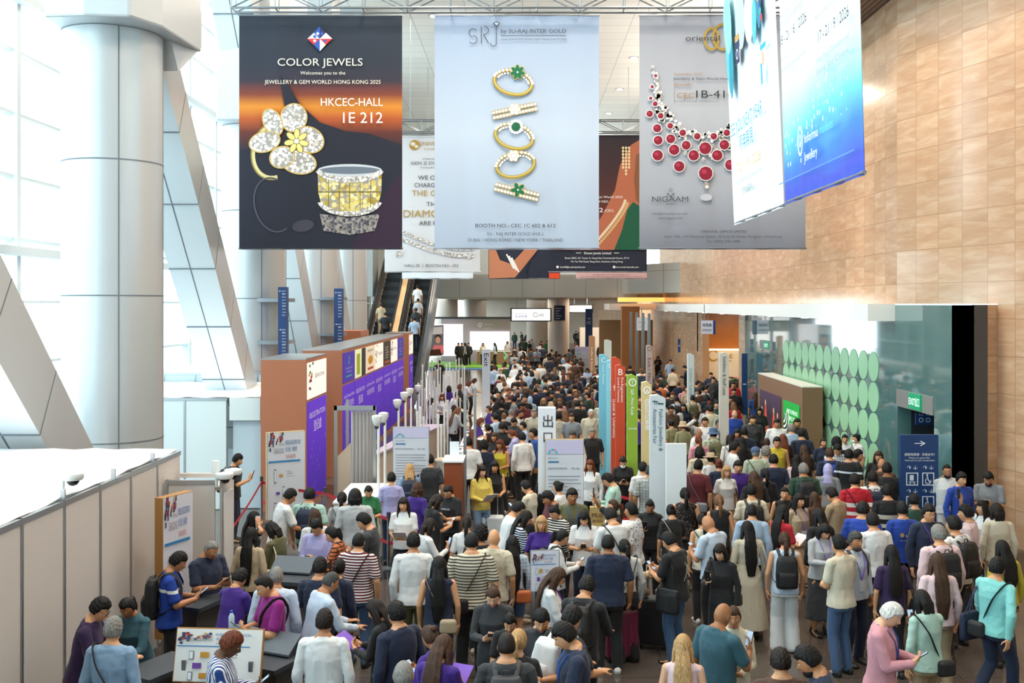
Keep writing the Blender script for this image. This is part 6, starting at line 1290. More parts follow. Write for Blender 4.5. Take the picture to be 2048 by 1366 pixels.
# ---------------------------------------------------------------- hair and hats (head space, then posed)
def hair_mesh(pose, sex, st, far=False):
    P = POSES[pose]; k = ('hair', round(P['pitch']+P.get('lean', 0), 2), P.get('turn', 0), sex, st, far, P.get('lean', 0))
    if k in _cl: return _cl[k]
    K = skeleton(pose, sex); hc, Mh = K['hc'], K['Mh']; g = G(); hr = V3(*(HR if sex == 'm' else (.070, .090, .113)))
    thick = dict(short=.017, crop=.007, fringe=.008, curly=.034, bob=.020, long=.018, pony=.012, bun=.012, grey=.019, wavy=.024, quiff=.016).get(st, .014)
    def cap(low, front, th, top=1.0, nz=0):
        # hair-covered part of the skull; the face region is pulled inside the skin
        def fn(p, d):
            p = head_fn(p, d*V3(1, 0, 1)) if False else V3(p[0]*(1-.2*max(0, -d[2])**1.5), p[1]*(1-.2*max(0, -d[2]) if d[1] < 0 else 1), p[2])
            zz = d[2]; yy = d[1]
            lim = low+(front-low)*(1/(1+math.exp(-(yy-.18)*11)))
            kx = 1/(1+math.exp(-(zz-lim)*20)); h_ = th*(1+.55*max(0, zz)*top)*kx-.016*(1-kx)
            if nz: h_ += nz*kx*(math.sin(p[0]*190+p[1]*60)*math.sin(p[1]*170+p[2]*120)+.6*math.sin(p[2]*230+p[0]*130))
            return p+d*h_
        g.ell(hc, hr, Mh, 52 if not far else 20, 40 if not far else 14, fn)
    back = lambda x, y, z: hc+Mh @ V3(x, y, z)
    if st in ('short', 'quiff'): cap(-.36, .47, .0135, 1.1 if st == 'short' else 1.7, .0035)
    elif st == 'grey': cap(-.40, .52, .015, .8, .0035)
    elif st == 'crop': cap(-.38, .60, .006, .8)
    elif st == 'fringe': cap(-.45, 2.0, .006, -1.4)
    elif st == 'curly': cap(-.5, .42, .030, 1.0, .010)
    elif st in ('pony', 'bun'):
        cap(-.50, .52, .011, .7)
        if st == 'bun': g.ell(back(0, -.095, .065), (.036, .034, .034))
        else:
            a = back(0, -.095, .03); g.tube([back(0, -.08, .035), back(0, -.125, .03), a+V3(0, -.055, -.09), a+V3(0, -.05, -.20), a+V3(0, -.035, -.29)], [.02, .027, .032, .027, .012], 12)
    elif st == 'bob':
        cap(-.75, .40, .020, .7)
        for s in (-1, 1): g.tube([back(s*.060, .0, .05), back(s*.084, -.01, -.02), back(s*.080, .0, -.11)], [(.035, .050), (.026, .050), (.018, .045)], 12, (1, 0, 0))
        g.tube([back(0, -.05, .05), back(0, -.088, -.03), back(0, -.080, -.125)], [(.070, .04), (.078, .034), (.070, .026)], 16, (1, 0, 0))
    elif st in ('long', 'wavy', 'vlong'):
        cap(-.75, .42, .018, .7); ln = dict(long=.34, wavy=.30, vlong=.46)[st]; w = .078 if st != 'wavy' else .094
        b0 = back(0, -.06, .03); b1 = back(0, -.092, -.06); nb_ = K['L'](V3(0, -.125, 1.36)); e1 = K['L'](V3(0, -.150, 1.36-ln*.5)); e2 = K['L'](V3(0, -.150, 1.40-ln))
        g.tube([b0, b1, (b1+nb_)/2+V3(0, -.012, 0), nb_, e1, e2], [(.068, .035), (w-.004, .034), (w+.004, .028), (w+.016, .022), (w+.012, .020), (w*.72, .014)], 18, (1, 0, 0))
        for s in (-1, 1): c0 = K['L'](V3(s*.10, .015, 1.40)); g.tube([back(s*.058, .005, .05), back(s*.082, -.012, -.03), (back(s*.084, -.02, -.10)+c0)/2, c0, K['L'](V3(s*.10, .085, 1.36-ln*.35))], [(.032, .045), (.024, .050), (.024, .046), (.024, .042), (.010, .02)], 12, (1, 0, 0))
    elif st == 'cap':
        cap(-.42, .30, .010, .5)
    elif st == 'hijab':
        cap(-1.2, .10, .020, .3); g.tube([back(0, -.02, -.02), back(0, -.03, -.10), K['nb']+V3(0, .0, .0), K['L'](V3(0, -.01, 1.34))], [(.092, .10), (.082, .09), (.10, .09), (.15, .115)], 20, (1, 0, 0))
    elif st == 'hat':
        cap(-.5, .45, .010, .3)
    me = remesh(g, .006 if not far else .014, 1, 'hair')
    # strands: fine vertical grooves
    if not far and st not in ('crop', 'fringe', 'hijab', 'hat', 'cap'):
        n = len(me.vertices); c = np.empty(n*3); me.vertices.foreach_get('co', c); c = c.reshape(-1, 3); nr = np.empty(n*3); me.vertices.foreach_get('normal', nr); nr = nr.reshape(-1, 3)
        q = (c-hc) @ Mh; an = np.arctan2(q[:, 0], -q[:, 1]-.02); h = np.sin(an*34+3*np.sin(q[:, 2]*30)+(6*np.sin(q[:, 2]*42) if st == 'wavy' else 0))*.0016+np.sin(an*13+q[:, 2]*14)*.0022
        c += nr*h[:, None]; me.vertices.foreach_set('co', c.ravel()); me.update()
    me.materials.append(MH if st != 'hijab' else MCL); _cl[k] = me; return me
def hat_mesh(pose, sex, kind_):
    P = POSES[pose]; k = ('hatm', P['pitch'], P.get('turn', 0), P.get('lean', 0), sex, kind_)
    if k in _cl: return _cl[k]
    K = skeleton(pose, sex); T = Matrix.Translation(Vector(K['hc'])) @ Matrix([list(r) for r in K['Mh']]).to_4x4(); mb = MB()
    if kind_ == 'cap': prof = [(.098, .03), (.100, .06), (.088, .10), (.06, .128), (.02, .142), (.004, .143)]
    elif kind_ == 'bucket': prof = [(.145, .0), (.150, .004), (.105, .045), (.100, .06), (.090, .125), (.080, .138), (.004, .142)]
    else: prof = [(.165, .045), (.165, .05), (.100, .052), (.096, .07), (.092, .12), (.075, .135), (.004, .132)]
    mb.lathe(prof, 28)
    if kind_ == 'cap': mb.prism([(.075*math.cos(a), .085+.085*math.sin(a), .034) for a in np.linspace(0, math.pi, 12)], (0, 0, .008))
    mb.v = [tuple(T @ Vector(((p[0])*1.0, p[1]*1.12, p[2]))) for p in mb.v]; me = mb.mesh('hat', MCL, True); me.materials.clear(); me.materials.append(MCL); smooth_angle(me, 50); _cl[k] = me; return me
def face_meshes(pose, sex):
    P = POSES[pose]; k = ('face', pose, sex)
    if k in _cl: return _cl[k]
    K = skeleton(pose, sex); T = Matrix.Translation(Vector(K['hc'])) @ Matrix([list(r) for r in K['Mh']]).to_4x4(); s_ = 1 if sex == 'm' else .95; out = []
    def fin(g, mats, nm, idx=None):
        me = g.raw(nm); me.transform(T)
        for m in mats: me.materials.append(m)
        if idx is not None: me.polygons.foreach_set('material_index', idx)
        me.polygons.foreach_set('use_smooth', [True]*len(me.polygons)); out.append((nm, me))
    g = G(); idx = []
    for s in (-1, 1):
        n0 = len(g.f); g.ell((s*.030*s_, .0765*s_, .013*s_), (.0130, .006, .0050), None, 12, 8); idx += [0]*(len(g.f)-n0); n0 = len(g.f); g.ell((s*.030*s_, .0812*s_, .013*s_), (.0056, .0030, .0047), None, 10, 8); idx += [1]*(len(g.f)-n0)
    fin(g, [MEW, MIR], 'eyes', idx)
    g = G()
    for s in (-1, 1): g.tube([V3(s*.014, .090, .034)*s_, V3(s*.030, .088, .039)*s_, V3(s*.046, .076, .035)*s_], [(.0026, .0018), (.0028, .0018), (.0015, .0014)], 8)
    fin(g, [MH], 'eyebrows')
    g = G(); g.ell((0, .0955*s_, -.0545*s_), (.021, .0055, .0042), None, 14, 8); g.ell((0, .0945*s_, -.0605*s_), (.018, .0058, .0046), None, 14, 8); fin(g, [MLIP], 'lips')
    _cl[k] = out; return out
def place_in_head(pose, sex, mb, name, m, smooth=False):
    K = skeleton(pose, sex); T = Matrix.Translation(Vector(K['hc'])) @ Matrix([list(r) for r in K['Mh']]).to_4x4(); me = mb.mesh(name, m, smooth); me.transform(T); return me
def glasses_mesh(pose, sex):
    k = ('gl', pose, sex)
    if k in _cl: return _cl[k]
    mb = MB()
    for s in (-1, 1):
        pts = [(s*.032+.021*math.cos(a), .098, .013+.017*math.sin(a)) for a in np.linspace(0, 2*math.pi, 13)]
        for i in range(12): mb.cyl(pts[i], pts[i+1], .0018, n=6)
        mb.cyl((s*.053, .097, .018), (s*.079, -.005, .012), .0018, n=6)
    mb.cyl((-.011, .100, .016), (.011, .100, .016), .0018, n=6); me = place_in_head(pose, sex, mb, 'glasses', M['black']); _cl[k] = me; return me
def mask_mesh(pose, sex):
    k = ('mask', pose, sex)
    if k in _cl: return _cl[k]
    g = G(); g.ell((0, .062, -.050), (.052, .048, .044), None, 20, 14); me = g.raw('mask'); K = skeleton(pose, sex); me.transform(Matrix.Translation(Vector(K['hc'])) @ Matrix([list(r) for r in K['Mh']]).to_4x4())
    me.polygons.foreach_set('use_smooth', [True]*len(me.polygons)); me.materials.append(mat('mask_white', '#e6edf0', .8)); _cl[k] = me; return me
def lanyard_mesh(pose, sex, col):
    k = ('lan', pose, sex, col)
    if k in _cl: return _cl[k]
    K = skeleton(pose, sex); g = G(); Lf = K['L']; fy = .142 if sex == 'm' else .140
    pts = [Lf(V3(x, y, z)) for x, y, z in ((0, fy, 1.10), (-.03, fy+.004, 1.2), (-.06, fy-.012, 1.32), (-.088, .065, 1.42), (-.082, -.03, 1.462), (0, -.098, 1.45), (.082, -.03, 1.462), (.088, .065, 1.42), (.06, fy-.012, 1.32), (.03, fy+.004, 1.2), (0, fy, 1.10))]
    g.tube(pts, [(.0035, .008)]*11, 8); me = g.raw('lanyard'); me.materials.append(mat('lanyard_ribbon', col, .6))
    mb = MB(); mb.box(-.045, .045, fy, fy+.006, .96, 1.10); me2 = mb.mesh('badge', mat('badge_card', '#d9dbe6', .4)); _cl[k] = (me, me2); return _cl[k]
# ---------------------------------------------------------------- bags and things people hold
_bag = {}
def backpack_parts(pose, sex):
    k = ('bp', pose if POSES[pose].get('lean') else 'a', sex)
    if k in _bag: return _bag[k]
    K = skeleton(pose, sex); Lf = K['L']; out = []; g = G(); hd = -.115 if sex == 'm' else -.10
    g.loft([(.94, .135, .055, hd-.075), (.97, .150, .070, hd-.08), (1.15, .155, .078, hd-.085), (1.33, .145, .068, hd-.078), (1.39, .115, .048, hd-.065)], 24, Lf, 3.4); me = remesh(g, .011, 2, 'pack'); wrinkle(me, .006, .7, 5); me.materials.append(MB_); out.append(('pack', me))
    g = G(); g.loft([(.965, .112, .03, hd-.150), (1.0, .120, .040, hd-.155), (1.14, .118, .040, hd-.158), (1.18, .108, .028, hd-.152)], 20, Lf, 3.4); me = remesh(g, .011, 2, 'front_pocket'); me.materials.append(MB_); out.append(('front_pocket', me))
    for s in (-1, 1):
        g = G(); fy = .135; g.tube([Lf(V3(s*x, y, z)) for x, y, z in ((.085, hd-.02, 1.37), (.105, -.06, 1.447), (.112, .02, 1.455), (.118, .085, 1.40), (.125, fy-.005, 1.30), (.140, fy-.02, 1.18), (.172, .06, 1.08), (.165, -.05, 1.02), (.13, hd-.03, .99))], [(.006, .024)]*9, 8, (0, 1, 0)); me = g.raw('strap'); me.materials.append(MB_); me.polygons.foreach_set('use_smooth', [True]*len(me.polygons)); out.append(('strap', me))
    g = G(); g.tube([Lf(V3(x, hd-.04, z)) for x, z in ((-.03, 1.40), (-.025, 1.43), (.025, 1.43), (.03, 1.40))], [.007]*4, 8); me = g.raw('grab_handle'); me.materials.append(MB_); out.append(('grab_handle', me)); _bag[k] = out; return out
def crossbody_parts(pose, sex, side):
    k = ('cb', pose, sex, side)
    if k in _bag: return _bag[k]
    K = skeleton(pose, sex); Lf = K['L']; out = []; s = side; rw, rd = (.168, .138) if sex == 'f' else (.19, .145)
    c = V3(-s*.035, 0, 1.21); ax = V3(-s*.105, 0, .245); al = np.linalg.norm(ax); g = G(); pts = []
    for i in range(25):
        t = 2*math.pi*i/24; p = c+ax*math.cos(t)*V3(1.25, 1, 1); hd_ = np.interp(p[2], [q[0] for q in TORSO[sex]], [q[2] for q in TORSO[sex]])+.030; sn = math.sin(t); p[1] = math.copysign(abs(sn)**.55*hd_, sn)-.004; pts.append(Lf(p))
    g.tube(pts, [(.004, .016)]*25, 8); me = g.raw('strap'); me.materials.append(MB_); out.append(('strap', me))
    g = G(); q = c-ax; g.loft([(q[2]-.16, .095, .030, -.06), (q[2]-.14, .110, .045, -.06), (q[2]-.02, .105, .045, -.06), (q[2]+.01, .085, .03, -.06)], 20, lambda p: Lf(p+V3(s*.13, -.105, 0)), 3); me = remesh(g, .011, 2, 'pouch'); me.materials.append(MB_); out.append(('pouch', me)); _bag[k] = out; return out
def tote_parts(pose, sex, side):
    k = ('tb', pose, sex, side)
    if k in _bag: return _bag[k]
    K = skeleton(pose, sex); Lf = K['L']; out = []; s = side; X = .20 if sex == 'f' else .225
    g = G(); g.loft([(.72, .045, .15, -.03), (.75, .055, .165, -.03), (.95, .05, .165, -.03), (1.03, .035, .155, -.03)], 22, lambda p: p+V3(s*(X+.055), -.03, 0), 3.2); me = remesh(g, .012, 2, 'bag_body'); wrinkle(me, .007, .7, 8); me.materials.append(MB_); out.append(('bag_body', me))
    for o in (-.02, .02):
        g = G(); g.tube([V3(s*(X+.05+o), .05, 1.02), V3(s*(X-.01+o*.3), .03, 1.25), Lf(V3(s*(X-.055), -.0, 1.463)), V3(s*(X-.01+o*.3), -.10, 1.25), V3(s*(X+.05+o), -.13, 1.02)], [(.010, .004)]*5, 8); me = g.raw('handle'); me.materials.append(MB_); out.append(('handle', me))
    _bag[k] = out; return out
def phone_me():
    if 'ph' not in _bag:
        mb = MB().box(-.036, .036, -.004, .004, -.075, .075); a = mb.mesh('phone_case', M['black']); mb = MB().box(-.033, .033, -.0048, -.0042, -.071, .071); _bag['ph'] = [('case', a), ('display', mb.mesh('phone_screen', mat('phone_screen', '#a9bdd6', .2, emit=.35)))]
        m = MB(); m.prism([(-.105, 0, -.148), (.105, 0, -.148), (.105, .02, .148), (-.105, .02, .148)], (0, .004, 0)); _bag['pp'] = [('sheet', m.mesh('sheet', mat('paper', '#e6e4ea', .7)))]
        m = MB(); m.prism([(-.105, 0, -.148), (.105, 0, -.148), (.105, .02, .148), (-.105, .02, .148)], (0, .004, 0)); _bag['lf'] = [('sheet', m.mesh('sheet', mat('purple_leaflet', '#7a4fc0', .4)))]
    return _bag
HAIRC = dict(bk='#0f0c0b', db='#1d1410', br='#3e281b', lb='#6d4a30', bl='#a98459', gy='#77736f', wh='#c4c0bb', rd='#5d2c18', tn='#8a6644', gn='#3a3a3a')
HAIRW = dict(bk='black', db='dark brown', br='brown', lb='light brown', bl='blonde', gy='grey', wh='white', rd='reddish', tn='tan', gn='dark grey')
COLS = {}
for row in '''wh #dcdbdb white|cr #cfc4ae cream|bg #b7a184 beige|tn #9c8467 tan|bk #17171a black|ch #303135 charcoal|gy #7e8186 grey|lg #b3b5b8 light_grey|nv #18233c navy|bl #1d4384 blue|lb #9fb4cc light_blue|pb #bfcbdc pale_blue|dn #41597c denim_blue|ld #7f9bb8 light_denim|tl #2f5663 teal|aq #7fc4c0 aqua|mt #a9c9bd mint|sg #a9b49f sage|ol #5b5a3a olive|gn #1f6b3f green|dg #264233 dark_green|pu #3b1a7a purple|dp #2a1540 dark_purple|mg #8a1478 magenta|rd #b0182a red|mr #5c1a24 maroon|pk #c98d98 pink|pp #d9bcc0 pale_pink|lv #a8a3cf lavender|ye #d9c25e yellow|my #b9a52e mustard|br #4c3527 brown|or #c96a3a orange|rb #1c3f9a royal_blue|kh #8a8664 khaki'''.split('|'):
    a_, b_, c_ = row.split(); COLS[a_] = (b_, c_.replace('_', ' '))
TOPS = dict(te=('s', 'u', 0, 't-shirt'), po=('s', 'u', 1, 'polo shirt'), ss=('s', 'u', 1, 'short sleeved shirt'), sh=('l', 'u', 1, 'shirt'), st=('l', 't', 1, 'tucked shirt'), rs=('r', 'u', 1, 'shirt with rolled sleeves'), bl=('l', 't', 0, 'blouse'), bo=('s', 't', 0, 'short sleeved top'), sw=('l', 'u', 0, 'sweater'), ja=('l', 'b', 1, 'blazer'), jk=('l', 'u', 1, 'jacket'), cd=('l', 'b', 0, 'cardigan'), va=('n', 'u', 0, 'sleeveless top'), vt=('n', 't', 0, 'vest top'), os=('n', 'u', 0, 'off shoulder top'), dr=('s', 'd', 0, 'dress'), sd=('n', 'd', 0, 'sleeveless dress'), ld=('l', 'D', 0, 'long dress'), ov=('l', 'b', 1, 'overshirt'))
BOTS = dict(tr='trousers', je='jeans', wi='wide trousers', sl='slim trousers', so='shorts', sk='skirt', ls='long skirt', no='')
STW = dict(short='short hair', quiff='short styled hair', grey='short hair', crop='cropped hair', fringe='balding head', bald='bald head', curly='curly hair', bob='bob hair', long='long hair', vlong='very long hair', wavy='wavy hair', pony='ponytail', bun='hair bun', cap='hair', hijab='headscarf', hat='hair')
SK = dict(l='#d2986f', m='#b67c55', t='#99643f', d='#5f3a24', p='#dca888')
PEOPLE = []
def copyset(meshes, root, colour, name=None):
    out = []
    for nm, me in meshes:
        o = bpy.data.objects.new(nm, me); COL.objects.link(o); o.parent = root; o.color = (*srgb(colour), 1); out.append(o)
    return out
def part(nm, me, root, colour):
    o = bpy.data.objects.new(nm, me); COL.objects.link(o); o.parent = root; o.color = (*srgb(colour), 1); return o
